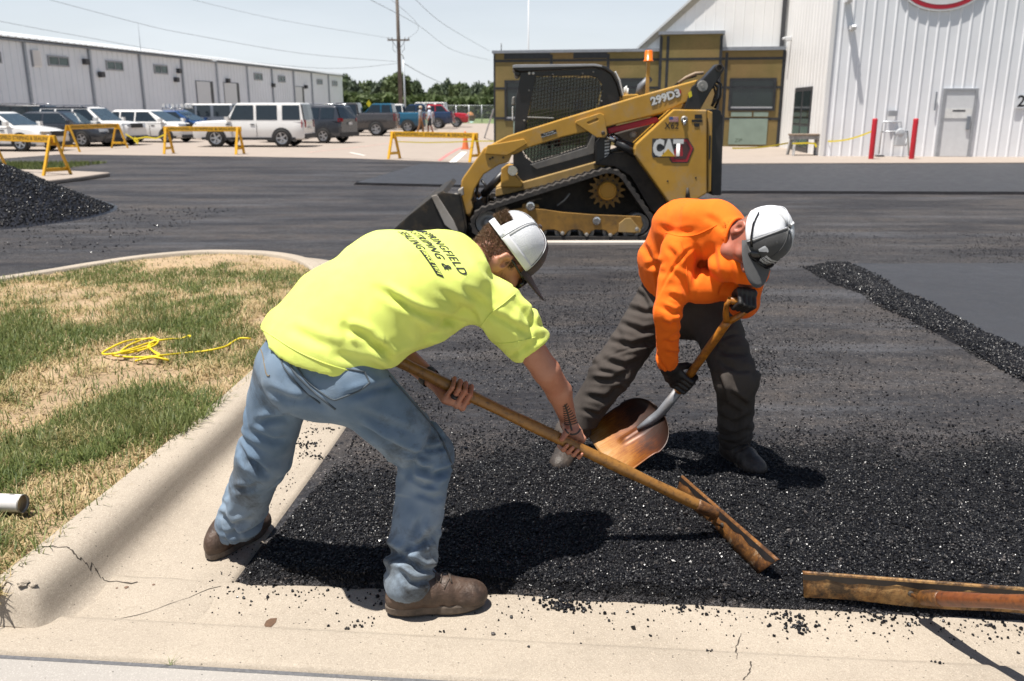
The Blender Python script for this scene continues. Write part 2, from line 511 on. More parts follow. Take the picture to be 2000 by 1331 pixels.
fl, fr = gp(640, 359, 0.05), gp(2300, 374, 0.05)
far_mat = [gp(695, 357, 0.05), gp(1412, 373, 0.05), gp(2300, 376, 0.05), Vector((26, 26.3, 0)), gp(2000, 321, .05), gp(1420, 322.5, 0.05), gp(1150, 322.5, 0.05), gp(926, 322, 0.05), gp(822, 320, 0.05)]
mat_slab('far_asphalt_mat', [(p.x, p.y) for p in far_mat], 0.05)
near_mat = [(3.45, 8.85), (3.3, 7.2), (3.28, 5.2), (3.35, 2.3), (12, 2.3), (14, 8.7)]
mat_slab('near_asphalt_mat', near_mat, 0.045, 0.16, 0.025)

# ---- swept concrete curb round the lawn
curb_path = [(-1.012, 2.30), (-0.973, 2.676), (-0.915, 3.45), (-0.858, 4.237), (-0.83, 5.2), (-0.85, 6.2), (-0.98, 7.2), (-1.25, 8.2), (-1.65, 8.95), (-2.2, 9.42), (-2.75, 9.6), (-3.3, 9.62), (-3.9, 9.38), (-4.4, 8.9), (-4.85, 8.1), (-5.4, 7.3), (-6.3, 6.5), (-7.6, 6.0), (-9.5, 5.7)]
def smooth_path(P, it=3):
    P = [Vector((p[0], p[1], 0)) for p in P]
    for _ in range(it):
        Q = [P[0]]
        for a, b in zip(P[:-1], P[1:]): Q += [a.lerp(b, 0.25), a.lerp(b, 0.75)]
        Q.append(P[-1]); P = Q
    return P
CP = smooth_path(curb_path)
CPR = [p for p in CP if p.x > -1.2 and 2.3 < p.y < 8.0]
def offset_pt(i, d):
    a, b = CP[max(i - 1, 0)], CP[min(i + 1, len(CP) - 1)]
    t = (b - a).normalized()
    return CP[i] + Vector((-t.y, t.x, 0)) * d
prof = [(-0.03, -0.05), (0.0, 0.006), (0.015, 0.013), (0.2, 0.009), (0.36, 0.003), (0.415, 0.008), (0.445, 0.026), (0.462, 0.055), (0.474, 0.09), (0.486, 0.118), (0.503, 0.139), (0.527, 0.151), (0.555, 0.155), (0.62, 0.156), (0.645, 0.153), (0.655, 0.145), (0.657, 0.0)]
mb = MB(); mb.smooth = True
rows = []
for i in range(len(CP)):
    row = []
    for d, z in prof:
        p = offset_pt(i, d)
        j = 0.004 * (vnoise(p.x * 3, p.y * 3, 5) - 0.5)
        nose = min(1.0, max(0.0, (CP[i].y - 2.29) / 0.07)) if CP[i].x > -1.2 and CP[i].y < 3 else 1.0
        nose = 0.22 + 0.78 * nose * nose * (3 - 2 * nose)
        row.append((p.x, p.y, z * (nose if z > .02 else 1) + (j if 0 <= d < 0.65 else 0)))
    rows.append(row)
mb.grid(rows); mb.smooth = False
mb.add(rows[0], [tuple(range(len(rows[0])))])
curb = mb.build('lawn_curb', M_CURB); curb['kind'] = 'structure'

# ---- front gutter, low curb, joint, sidewalk
E1 = Vector((0.9961, -0.0884, 0)); E2 = Vector((0.0884, 0.9961, 0)); P0 = Vector((-0.973, 2.676, 0))
def front(s, d, z):
    p = P0 + E1 * s - E2 * d; return (p.x, p.y, z)
fprof = [(-0.02, -0.04), (0.0, 0.010), (0.02, 0.0145), (0.10, 0.0125), (0.17, 0.008), (0.25, 0.0115), (0.272, 0.014), (0.281, 0.026), (0.30, 0.031), (0.36, 0.036), (0.43, 0.048), (0.49, 0.056), (0.515, 0.056), (0.519, 0.0)]
mb = MB(); mb.smooth = True
rows = []
for s in np.arange(-3.4, 4.2, 0.06):
    row = []
    for d, z in fprof:
        zz = z + 0.003 * (vnoise(s * 2.5, d * 9, 9) - 0.5)
        dd = d + (0.012 * (vnoise(s * 9, 3, 4) - 0.5) if d <= 0.02 else 0)
        row.append(front(s, dd, zz))
    rows.append(row)
mb.grid(rows)
mb.build('front_gutter', M_CURB)['kind'] = 'structure'
# left of the lawn curb the pan lies under the raised curb: only the low curb goes on
mb = MB()
rows = [[front(s, d, z) for d, z in ((0.521, 0.02), (0.522, 0.050), (0.540, 0.052), (0.543, 0.02))] for s in np.arange(-3.4, 4.2, 0.1)]
mb.grid(rows); mb.build('expansion_joint', M_JOINT)['kind'] = 'structure'
mb = MB()
rows = [[front(s, d, z) for d, z in ((0.544, 0.0), (0.545, 0.054), (0.549, 0.058), (1.2, 0.06), (4.5, 0.07))] for s in np.arange(-5, 5.1, 0.5)]
mb.grid(rows); mb.build('sidewalk', M_WALK)['kind'] = 'structure'

# ---- cracks in the concrete: thin dark ribbons lying in the surface
def crack(pxs, z, w, name='crack'):
    mb = MB(); L, R_ = [], []
    P = []
    for a, b in zip(pxs[:-1], pxs[1:]):
        for k in range(6):
            t = k / 6
            P.append((a[0] + (b[0] - a[0]) * t + random.uniform(-2.5, 2.5), a[1] + (b[1] - a[1]) * t + random.uniform(-2, 2), a[2] + (b[2] - a[2]) * t))
    P = [gp(x, y, zz) for x, y, zz in P]
    bvh = BVHTree.FromObject(curb, DG) if z else None
    out = []
    for i, p in enumerate(P):
        d = (P[min(i + 1, len(P) - 1)] - P[max(i - 1, 0)]).normalized(); s = Vector((d.y, -d.x, 0)) * w / 2 * random.uniform(0.3, 1.3)
        for q, A in ((p + s, L), (p - s, R_)):
            hit = None
            for ob, bv in CRACK_BVH:
                h = bv.ray_cast(Vector((q.x, q.y, 1)), Vector((0, 0, -1)))
                if h[0] is not None and (hit is None or h[0].z > hit): hit = h[0].z
            A.append(Vector((q.x, q.y, (hit or 0) + 0.0015)))
    mb.grid([L, R_])
    return mb.build(name, M_CRACK)
M_CRACK = pm('crack_dark', (0.05, 0.04, 0.03), 0.95)
DG = bpy.context.evaluated_depsgraph_get(); DG.update()
fg = bpy.data.objects['front_gutter']
CRACK_BVH = [(o, BVHTree.FromPolygons([v.co for v in o.data.vertices], [list(p.vertices) for p in o.data.polygons])) for o in (curb, fg)]
def surf_z(x, y, default=0.0):
    z = default
    for ob, bv in CRACK_BVH:
        h = bv.ray_cast(Vector((x, y, 1)), Vector((0, 0, -1)))
        if h[0] is not None and h[0].z > z: z = h[0].z
    return z
for par, pts, w in ((curb, [(75, 1068, .155), (130, 1070, .155), (150, 1078, .15), (172, 1100, .1), (186, 1122, .04), (215, 1139, .01), (280, 1142, .01)], 0.006),
                    (fg, [(1447, 1230, .02), (1437, 1260, .03), (1440, 1285, .05)], 0.004), (fg, [(1468, 1285, .05), (1466, 1305, .05), (1450, 1331, .055)], 0.004),
                    (fg, [(200, 1224, .012), (330, 1180, .012), (450, 1139, .012)], 0.003)):
    c = crack(pts, 0, w); c.parent = par

# ---- stones (grains) for the loose mix
def grain_meshes(mat, n=5, jit=0.32):
    out = []
    for k in range(n):
        bm = bmesh.new(); bmesh.ops.create_icosphere(bm, subdivisions=1, radius=1.0)
        for v in bm.verts: v.co *= 1 + random.uniform(-jit, jit); v.co.z *= 0.8
        me = bpy.data.meshes.new('grain'); bm.to_mesh(me); bm.free()
        me.materials.append(mat)
        out.append(bpy.data.objects.new('grain', me))
    return out
M_GRAIN = NT('bitumen_coated_stone')
_oi = M_GRAIN.n('ObjectInfo').outputs['Random']
_c = M_GRAIN.mix(_oi, (0.002, 0.002, 0.003), (0.010, 0.010, 0.012))
_c = M_GRAIN.mix(M_GRAIN.ramp(_oi, 0.975, 0.985), _c, (0.07, 0.062, 0.058))
M_GRAIN.set(Base_Color=_c, Roughness=M_GRAIN.ramp(_oi, 0.0, 1.0, 0.26, 0.55))
M_GRAIN.b.inputs['Specular IOR Level'].default_value = 0.32
GRAINS = grain_meshes(M_GRAIN.mat)

def edge_d(x, y):
    """distance inside the gutter edges (front line and left line); positive on the asphalt"""
    d1 = (x - P0.x) * E2.x + (y - P0.y) * E2.y
    xl = np.interp(y, [p.y for p in CPR], [p.x for p in CPR])
    return d1, x - xl
def loose_amount(x, y):
    d1, d2 = edge_d(x, y)
    back = 0.62 + 0.9 * (fbm(x * 1.6 + 3, y * 1.1, 21) - 0.5) + 0.16 * np.clip(x, -1, 3)
    a = 1 - np.clip((d1 - back) / 1.1, 0, 1)
    a = a * a * (3 - 2 * a)
    a = a * np.clip((d1 + 0.01 + 0.03 * vnoise(x * 11, y * 11, 2)) / 0.05, 0, 1)
    e = 0.05 + 0.55 * np.clip((y - 2.75) / 1.2, 0, 1) + 0.05 * (vnoise(x * 7, y * 5, 8) - 0.5)
    a = a * np.clip((d2 - e * 0.13) / 0.06, 0, 1)
    return a
def loose_height(x, y):
    a = loose_amount(x, y)
    return 0.002 + a * (0.014 + 0.045 * fbm(x * 2.4, y * 2.0, 31) + 0.022 * fbm(x * 9, y * 7, 33))
xs = np.arange(-1.02, 3.5, 0.02); ys = np.arange(2.36, 4.9, 0.02)
X, Y = np.meshgrid(xs, ys, indexing='ij')
A = loose_amount(X, Y)
Z = np.where(A > 0.02, loose_height(X, Y), -0.02)
idx = np.arange(X.size).reshape(X.shape)
F = np.stack([idx[:-1, :-1], idx[1:, :-1], idx[1:, 1:], idx[:-1, 1:]], -1).reshape(-1, 4)
keep = np.max([A[:-1, :-1], A[1:, :-1], A[1:, 1:], A[:-1, 1:]], 0).reshape(-1) > 0.02
me = np_mesh('loose_asphalt_bed', np.stack([X, Y, Z], -1).reshape(-1, 3), F[keep], M_BED)
_a = me.attributes.new('amount', 'FLOAT', 'POINT'); _a.data.foreach_set('value', A.ravel().astype(np.float32))
tag(link('loose_asphalt_bed', me), kind='structure')
# dense grains over the bed
n = 520000
gx = rng.uniform(-1.02, 3.3, n); gy = rng.uniform(2.4, 4.8, n)
dist_w = np.clip((2.9 / gy) ** 2.0, 0, 1)
keep = (rng.random(n) < loose_amount(gx, gy) * dist_w) & (np.abs(gx / gy) < 0.66)
gx, gy = gx[keep], gy[keep]
sz = 0.0020 + 0.0042 * rng.random(len(gx)) ** 2.6; sz = np.where(rng.random(len(gx)) < 0.012, rng.uniform(0.006, 0.0105, len(gx)), sz)
gz = loose_height(gx, gy) + sz * rng.uniform(-0.2, 0.8, len(gx))
tag(instancer('loose_asphalt_mix', np.stack([gx, gy, gz], 1), GRAINS, 0, 0, 3, sz), 'loose black asphalt mix spread along the concrete gutter', 'asphalt', kind='stuff')
# scraps on the worn lot further back
n = 150000
gy = 3.2 + 8.5 * rng.random(n) ** 1.8; gx = gy * rng.uniform(-0.3, 0.66, n)
cl = fbm(gx * 1.5, gy * 1.1, 41, 5)
d1, d2 = edge_d(gx, gy)
keep = (rng.random(n) < np.clip((cl - 0.42) * 4.0, 0.12, 1)) & (d2 > 0.08) & ~((gx > 3.35) & (gy < 8.85))
gx, gy = gx[keep], gy[keep]
sz = 0.0022 + 0.0055 * rng.random(len(gx)) ** 3.5
sc1 = np.stack([gx, gy, sz * 0.4], 1)
# dark crumbly edge of the near mat
n = 30000
gy = rng.uniform(4.2, 8.9, n); w = 0.10 + 0.13 * vnoise(gy * 2, 0 * gy, 3)
gx = 3.27 + w * (rng.random(n) + rng.random(n) - 1.0) * 1.25
s2 = 0.0035 + 0.006 * rng.random(n) ** 2
sc2 = np.stack([gx, gy, 0.004 + np.clip((gx - 3.12) * 0.26, 0.0, 0.047) + s2 * 0.3], 1)
# rows of crumbs along the far mat edges
n = 5000
tt = rng.random(n); e0, e1_ = gp(700, 357), gp(2100, 375)
sc3 = np.stack([e0.x + (e1_.x - e0.x) * tt, e0.y + (e1_.y - e0.y) * tt - rng.random(n) * 0.12, 0.03 * rng.random(n)], 1)
s3 = 0.01 + 0.016 * rng.random(n)
tag(instancer('asphalt_scraps', np.concatenate([sc1, sc2, sc3]), GRAINS, 0, 0, 9, np.concatenate([sz, s2, s3])), 'black asphalt crumbs strewn over the worn lot and mat edges', 'asphalt', kind='stuff')
# crumbs that spilled on to the gutter concrete
pts, szs = [], []
for k in range(620):
    s = random.uniform(0.0, 2.9)
    d = abs(random.gauss(0, 0.09)) + 0.004
    if d > 0.5: continue
    p = front(s, d, 0); pts.append(p); szs.append(random.uniform(0.0015, 0.0045) if random.random() < 0.85 else random.uniform(0.005, 0.008))
for cx, cy, m_, r in ((1090, 1180, 90, .035), (1120, 1190, 60, .03), (1340, 1190, 25, .03), (1560, 1225, 60, .03), (1535, 1205, 30, .03), (690, 1224, 18, .03), (866, 1236, 4, .01), (1090, 1165, 60, .03), (560, 860, 40, .05), (600, 870, 50, .05), (620, 890, 40, .05), (630, 840, 30, .05), (1830, 1305, 5, .01), (1395, 1280, 5, .01), (1720, 1210, 30, .03), (1930, 1222, 12, .02)):
    c = gp(cx, cy, 0.012)
    for k in range(m_):
        pts.append((c.x + random.gauss(0, r), c.y + random.gauss(0, r * 0.5), 0)); szs.append(random.uniform(0.0025, 0.007))
for k in range(160):
    y = random.uniform(2.5, 4.4); pts.append((-0.95 - abs(random.gauss(0, 0.1)), y, 0)); szs.append(random.uniform(0.0015, 0.004))
pts = [(x, y, surf_z(x, y) + s * 0.5) for (x, y, _), s in zip(pts, szs)]
tag(instancer('spilled_crumbs', pts, GRAINS, 0, 0, 14, szs), 'black crumbs of asphalt spilled on the concrete gutter', 'asphalt', kind='stuff')

# ---- heap of mix on the left
def heap_h(x, y):
    r = np.hypot((x + 9.9) / 1.0, (y - 13.4) / 0.85)
    h = 1.62 * np.clip(1 - r / 3.55, 0, 1) ** 1.05
    return h * (0.93 + 0.14 * fbm(x * 1.2, y * 1.2, 51)) + 0.05 * np.clip(1 - r / 3.9, 0, 1) * fbm(x * 6, y * 6, 52)
xs = np.arange(-13.5, -5.0, 0.05); ys = np.arange(9.6, 17.2, 0.05)
X, Y = np.meshgrid(xs, ys, indexing='ij'); H = heap_h(X, Y)
idx = np.arange(X.size).reshape(X.shape)
F = np.stack([idx[:-1, :-1], idx[1:, :-1], idx[1:, 1:], idx[:-1, 1:]], -1).reshape(-1, 4)
keep = np.max([H[:-1, :-1], H[1:, :-1], H[1:, 1:], H[:-1, 1:]], 0).reshape(-1) > 0.012
heap = link('asphalt_heap', np_mesh('asphalt_heap', np.stack([X, Y, H - 0.008], -1).reshape(-1, 3), F[keep], M_LOOSE))
tag(heap, 'tall heap of loose black asphalt at the left edge of the lot', 'asphalt heap', kind='thing')
n = 60000
gx = rng.uniform(-12, -4.6, n); gy = rng.uniform(9.7, 14.5, n); h = heap_h(gx, gy)
keep = (rng.random(n) < np.where(h > 0.03, 0.9, 0.05)) & (gx / gy > -0.66)
gx, gy, h = gx[keep], gy[keep], h[keep]
sz = 0.006 + 0.013 * rng.random(len(gx)) ** 3
st = instancer('heap_stones', np.stack([gx, gy, h], 1), GRAINS, 0, 0, 17, sz)
st.parent = heap; st['kind'] = 'stuff'

# ---- concrete strip lying in front of the loader, far traffic island
mb = MB(); a, b = gp(1010, 480), gp(1420, 482)
mb.box(a.x, b.x, a.y - 0.02, a.y + 0.13, 0.0, 0.045)
tag(mb.build('concrete_strip', pm('pale_strip', (0.46, 0.41, 0.36), 0.85, var=0.1, vs=3), bevel=0.008), 'pale narrow concrete strip lying in front of the loader tracks', 'concrete strip')
isl = [gp(-80, 330, .1), gp(35, 331, .1), gp(100, 332, .1), gp(215, 337, .1), gp(160, 345, .1), (gp(90, 353, .1)), gp(-80, 372, .1)]
mb = MB(); mb.prism([(p.x, p.y, 0.0) for p in isl], (0, 0, 0.1))
isl_o = mb.build('traffic_island', M_LOT, bevel=0.03); isl_o['kind'] = 'structure'

# ---- lawn soil
in_poly = [offset_pt(i, 0.6) for i in range(len(CP))]
poly = np.array([(p.x, p.y) for p in in_poly] + [(-9.5, 2.6), (-1.62, 2.37)])
def inside(px, py, P):
    c = np.zeros(px.shape, bool); j = len(P) - 1
    for i in range(len(P)):
        xi, yi, xj, yj = P[i][0], P[i][1], P[j][0], P[j][1]
        if yi != yj:
            c ^= ((yi > py) != (yj > py)) & (px < (xj - xi) * (py - yi) / (yj - yi) + xi)
        j = i
    return c
def soil_h(x, y):
    return 0.122 + (0.04 * (fbm(x * 0.8, y * 0.8, 61) - 0.35) + 0.012 * np.clip(-1.9 - x, 0, 1.5)) * np.clip((7.6 - y) / 2, 0, 1) + 0.018 * (fbm(x * 5, y * 5, 63) - 0.5)
xs = np.arange(-7.6, -0.9, 0.04); ys = np.arange(1.8, 9.6, 0.04)
X, Y = np.meshgrid(xs, ys, indexing='ij')
I = inside(X, Y, poly); H = soil_h(X, Y)
idx = np.arange(X.size).reshape(X.shape)
F = np.stack([idx[:-1, :-1], idx[1:, :-1], idx[1:, 1:], idx[:-1, 1:]], -1).reshape(-1, 4)
keep = np.min([I[:-1, :-1], I[1:, :-1], I[1:, 1:], I[:-1, 1:]], 0).reshape(-1) > 0
tag(link('lawn_soil', np_mesh('lawn_soil', np.stack([X, Y, H], -1).reshape(-1, 3), F[keep], M_SOIL)), kind='structure')

# ---- grass blades
def mat_blade(name, a, b, c3, trans=0.35):
    t = NT(name)
    r = t.n('NewGeometry').outputs['Random Per Island']
    c = t.mix(r, a, b); c = t.mix(t.ramp(t.noise(2.2, 3), 0.45, 0.7, 0, 0.6), c, c3)
    t.set(Base_Color=c, Roughness=0.55)
    t.b.inputs['Specular IOR Level'].default_value = 0.35
    tr = t.n('BsdfTranslucent', Color=c); mx = t.n('MixShader', Fac=trans)
    t.t.links.new(t.b.outputs[0], mx.inputs[1]); t.t.links.new(tr.outputs[0], mx.inputs[2])
    t.t.links.new(mx.outputs[0], t.t.nodes['Material Output'].inputs['Surface'])
    return t.mat
M_GREEN = mat_blade('green_blades', (0.065, 0.105, 0.030), (0.22, 0.25, 0.075), (0.17, 0.17, 0.065))
M_STRAW = mat_blade('straw_blades', (0.40, 0.29, 0.14), (0.56, 0.44, 0.25), (0.30, 0.27, 0.10), 0.25)
# patches of living grass, from where they lie in the lawn: (x, y, rx, ry)
def patch_field(x, y):
    g = 0.62 * fbm(x * 1.3 + 7, y * 1.0, 71, 5) + 0.38 * fbm(x * 5 + 2, y * 4, 77, 4)
    g = g + 0.13 * np.exp(-(((x + 2.5) / 1.1) ** 2 + ((y - 7.2) / 1.1) ** 2)) + 0.11 * np.exp(-(((x + 3.7) / 1.0) ** 2 + ((y - 5.0) / 0.7) ** 2)) + 0.08 * np.exp(-(((x + 2.6) / 0.8) ** 2 + ((y - 5.2) / 0.5) ** 2))
    g = g + 0.16 * np.exp(-(((x + 2.42) / 0.22) ** 2 + ((y - 3.55) / 0.3) ** 2)) + 0.14 * np.exp(-(((x + 1.95) / 0.25) ** 2 + ((y - 4.1) / 0.25) ** 2)) + 0.10 * np.exp(-(((x + 2.2) / 0.4) ** 2 + ((y - 2.9) / 0.25) ** 2))
    g = g - 0.22 * np.exp(-(((x + 2.9) / 0.6) ** 2 + ((y - 6.1) / 0.3) ** 2)) - 0.07 * np.exp(-(((x + 1.65) / 0.22) ** 2))
    g = g - 0.10 * np.exp(-(((x + 3.3) / 1.2) ** 2 + ((y - 8.4) / 0.35) ** 2)) - 0.12 * np.exp(-(((x + 2.0) / 0.5) ** 2 + ((y - 4.6) / 0.35) ** 2))
    return g
def blades(n, accept, lmin, lmax, lean, wid, mat, name, label, seed):
    r = np.random.default_rng(seed)
    y = 2.3 + 7.1 * r.random(n) ** 1.35; x = -1.2 - r.random(n) * np.minimum(0.66 * y - 0.9, 5.6)
    k = inside(x, y, poly) & (r.random(n) < accept(x, y)); x, y = x[k], y[k]; n = len(x)
    L = r.uniform(lmin, lmax, n) * (0.45 + 1.0 * fbm(x * 4, y * 4, seed)) * np.clip(1.0 - (y - 6.3) * 0.22, 0.45, 1); az = r.uniform(0, 2 * math.pi, n)
    le = r.uniform(lean[0], lean[1], n); w = wid * r.uniform(0.7, 1.4, n) * (1 + 0.12 * y)
    z = soil_h(x, y) - 0.004
    dx, dy = np.cos(az), np.sin(az); sx, sy = -dy, dx
    V = np.empty((n, 7, 3))
    for j, (t, wf) in enumerate(((0, 1.0), (0.4, 0.85), (0.75, 0.55))):
        a = le * (0.5 + 0.7 * t); h = L * t * np.cos(a); d = L * t * np.sin(a)
        for s_, q in ((-1, 0), (1, 1)):
            V[:, 2 * j + q, 0] = x + dx * d + sx * s_ * w * wf; V[:, 2 * j + q, 1] = y + dy * d + sy * s_ * w * wf; V[:, 2 * j + q, 2] = z + np.maximum(h, 0.002)
    a = np.minimum(le * 1.25, 1.62); V[:, 6, 0] = x + dx * L * np.sin(a); V[:, 6, 1] = y + dy * L * np.sin(a); V[:, 6, 2] = z + np.maximum(L * np.cos(a), 0.004)
    b = (np.arange(n) * 7)[:, None]
    tri = np.array([[0, 1, 3], [0, 3, 2], [2, 3, 5], [2, 5, 4], [4, 5, 6]])
    F = (b[:, None, :] + tri[None]).reshape(-1, 3)
    o = link(name, np_mesh(name, V.reshape(-1, 3), F, mat, True))
    tag(o, label, 'grass', kind='stuff')
    return o
blades(190000, lambda x, y: np.clip((patch_field(x, y) - 0.455) * 7, 0.06, 1), 0.03, 0.10, (0.15, 1.1), 0.0016, M_GREEN, 'green_grass', 'green living grass growing in patches on the lawn', 81)
blades(170000, lambda x, y: np.clip((0.66 - patch_field(x, y)) * 5, 0.25, 1) * np.clip((patch_field(x, y) - 0.36) * 9, 0.03, 1), 0.03, 0.075, (0.5, 1.5), 0.0015, M_STRAW, 'dry_grass', 'dry straw coloured grass between the green patches', 83)
# grass on the far traffic island
r_ = np.random.default_rng(5); n = 5000
c0, c1 = gp(30, 331, .1), gp(130, 320, .1)
x = r_.uniform(c0.x - 3, c1.x + 0.4, n); y = r_.uniform(c0.y + 0.1, c0.y + 4.0, n)
az = r_.uniform(0, 6.28, n); L = r_.uniform(0.05, 0.12, n); w = 0.012
V = np.stack([np.stack([x + np.cos(az) * w, y + np.sin(az) * w, np.full(n, 0.02)], 1), np.stack([x - np.cos(az) * w, y - np.sin(az) * w, np.full(n, 0.02)], 1), np.stack([x + r_.normal(0, .03, n), y + r_.normal(0, .03, n), L + 0.02], 1)], 1).reshape(-1, 3)
o = link('island_grass', np_mesh('island_grass', V, np.arange(3 * n).reshape(n, 3), M_GREEN)); tag(o, 'short green grass on the small far traffic island', 'grass', kind='stuff')
# ================================================================== text, barricades and the buildings
def text_mesh(txt, size, bold=0.0, shear=0.0, depth=0.0, space=1.0, align='CENTER'):
    """Lettering as a mesh in its own XY plane, centred."""
    cu = bpy.data.curves.new('lettering', 'FONT')
    cu.body = txt; cu.size = size; cu.offset = bold; cu.shear = shear; cu.extrude = depth
    cu.align_x = align; cu.align_y = 'CENTER'; cu.space_character = space; cu.resolution_u = 3
    ob = bpy.data.objects.new('lettering', cu); COL.objects.link(ob)
    dg = bpy.context.evaluated_depsgraph_get(); dg.update()
    me = bpy.data.meshes.new_from_object(ob.evaluated_get(dg))
    bpy.data.objects.remove(ob); bpy.data.curves.remove(cu)
    return me
def put_text(txt, size, M, mat, parent, name='lettering', **kw):
    me = text_mesh(txt, size, **kw); me.transform(M)
    me.materials.clear(); me.materials.append(mat)
    return link(name, me, parent)
def frame_matrix(o, ex, ey):
    ex, ey = Vector(ex).normalized(), Vector(ey)
    ey = (ey - ex * ey.dot(ex)).normalized(); ez = ex.cross(ey)
    M = Matrix.Identity(4)
    for i in range(3): M[i][0], M[i][1], M[i][2], M[i][3] = ex[i], ey[i], ez[i], o[i]
    return M

M_STEEL_W = pm('white_wall_steel', (0.83, 0.84, 0.86), 0.45, var=0.05, vs=0.6)
M_STEEL_B = pm('bright_wall_steel', (0.82, 0.81, 0.79), 0.45, var=0.04, vs=0.6)
M_STEEL_G = pm('pale_grey_wall_steel', (0.76, 0.79, 0.83), 0.5, var=0.05, vs=0.4)
M_ROOF = pm('light_roof_steel', (0.66, 0.67, 0.67), 0.35, metal=0.2, var=0.06)
M_GREYTRIM = pm('grey_trim', (0.20, 0.22, 0.25), 0.5)
M_DARKTRIM = pm('dark_trim', (0.05, 0.05, 0.055), 0.5)
M_GLASS = pm('dark_window_glass', (0.015, 0.022, 0.022), 0.06, var=0.3, vs=0.8, spec=0.6)
M_GLASSG = pm('greenish_window_glass', (0.05, 0.085, 0.075), 0.08, var=0.4, vs=1.0, spec=0.6)
M_DOORW = pm('white_door_paint', (0.66, 0.67, 0.68), 0.45, var=0.04)
M_GREYWIN = pm('window_frame_grey', (0.32, 0.33, 0.35), 0.5)

class Wall:
    """A vertical plane through A and B (ground points); n points to the viewer's side."""
    def __init__(s, A, B):
        s.A, s.B = Vector((A[0], A[1], 0)), Vector((B[0], B[1], 0))
        s.L = (s.B - s.A).length; s.e = (s.B - s.A) / s.L
        s.n = Vector((s.e.y, -s.e.x, 0))
        if s.n.dot(-s.A) < 0: s.n = -s.n
    def p(s, u, z, out=0.0): return s.A + s.e * u + Vector((0, 0, z)) + s.n * out
    def uz(s, px, py):
        q = on_plane(px, py, s.A, s.n); return (q - s.A).dot(s.e), q.z
    def slab(s, mb, u0, u1, z0, z1, o0, o1):
        return mb.prism([s.p(u0, z0, o0), s.p(u1, z0, o0), s.p(u1, z1, o0), s.p(u0, z1, o0)], s.n * (o1 - o0))
    def ribbed(s, mb, u0, u1, z0, ztop, pitch, depth, rib=0.05):
        row0, row1 = [], []
        u = u0
        f = ztop if callable(ztop) else (lambda _u: ztop)
        while u < u1:
            for du, o in ((0, 0), (pitch - 2.4 * rib, 0), (pitch - 1.7 * rib, depth), (pitch - 0.7 * rib, depth)):
                if u + du > u1: break
                row0.append(s.p(u + du, z0, o)); row1.append(s.p(u + du, f(u + du), o))
            u += pitch
        row0.append(s.p(u1, z0, 0)); row1.append(s.p(u1, f(u1), 0))
        return mb.grid([row0, row1])

# ------------------------------------------------------------------ long grey warehouse on the left
EAVE = 5.5
a_ = ray(0, 75); b_ = ray(668, 148)
Ya, Yb = (EAVE - CAM_H) / a_.z, (EAVE - CAM_H) / b_.z
pa, pb = Vector((a_.x * Ya, Ya, 0)), Vector((b_.x * Yb, Yb, 0))
d_ = (pb - pa).normalized()
WH = Wall(pa - d_ * 16, pb)
wh = thing('warehouse', 'long low pale grey metal warehouse with a row of small windows behind the parked cars', 'warehouse', WH.p(WH.L / 2, 0))
mb = MB(); WH.ribbed(mb, 0, WH.L, 0.0, EAVE, 0.6, 0.04, 0.07)
inn = -WH.n * 30
back = [WH.A + inn, WH.B + inn]
mb.add([WH.B, WH.B + Vector((0, 0, EAVE)), (WH.B + WH.B + inn) / 2 + Vector((0, 0, EAVE + 2.0)), back[1] + Vector((0, 0, EAVE)), back[1]], [(0, 1, 2, 3, 4)])
mb.add([WH.A, WH.A + Vector((0, 0, EAVE)), (WH.A + WH.A + inn) / 2 + Vector((0, 0, EAVE + 2.0)), back[0] + Vector((0, 0, EAVE)), back[0]], [(4, 3, 2, 1, 0)])
mb.add([back[0], back[1], back[1] + Vector((0, 0, EAVE)), back[0] + Vector((0, 0, EAVE))], [(0, 1, 2, 3)])
mb.build('wall', M_STEEL_G, wh, fix=False)
mb = MB()
e0, e1_ = WH.p(-0.3, EAVE + 0.1, 0.35), WH.p(WH.L + 0.3, EAVE + 0.1, 0.35)
r0, r1 = WH.p(-0.3, EAVE + 2.15, -15), WH.p(WH.L + 0.3, EAVE + 2.15, -15)
bk0, bk1 = WH.p(-0.3, EAVE + 0.1, -30.3), WH.p(WH.L + 0.3, EAVE + 0.1, -30.3)
mb.add([e0, e1_, r1, r0, bk1, bk0], [(0, 1, 2, 3), (3, 2, 4, 5)])
roof = mb.build('roof', M_ROOF, wh)
mb = MB(); WH.slab(mb, -0.3, WH.L + 0.3, EAVE - 0.08, EAVE + 0.02, 0.05, 0.30); mb.build('gutter', M_GREYTRIM, wh)
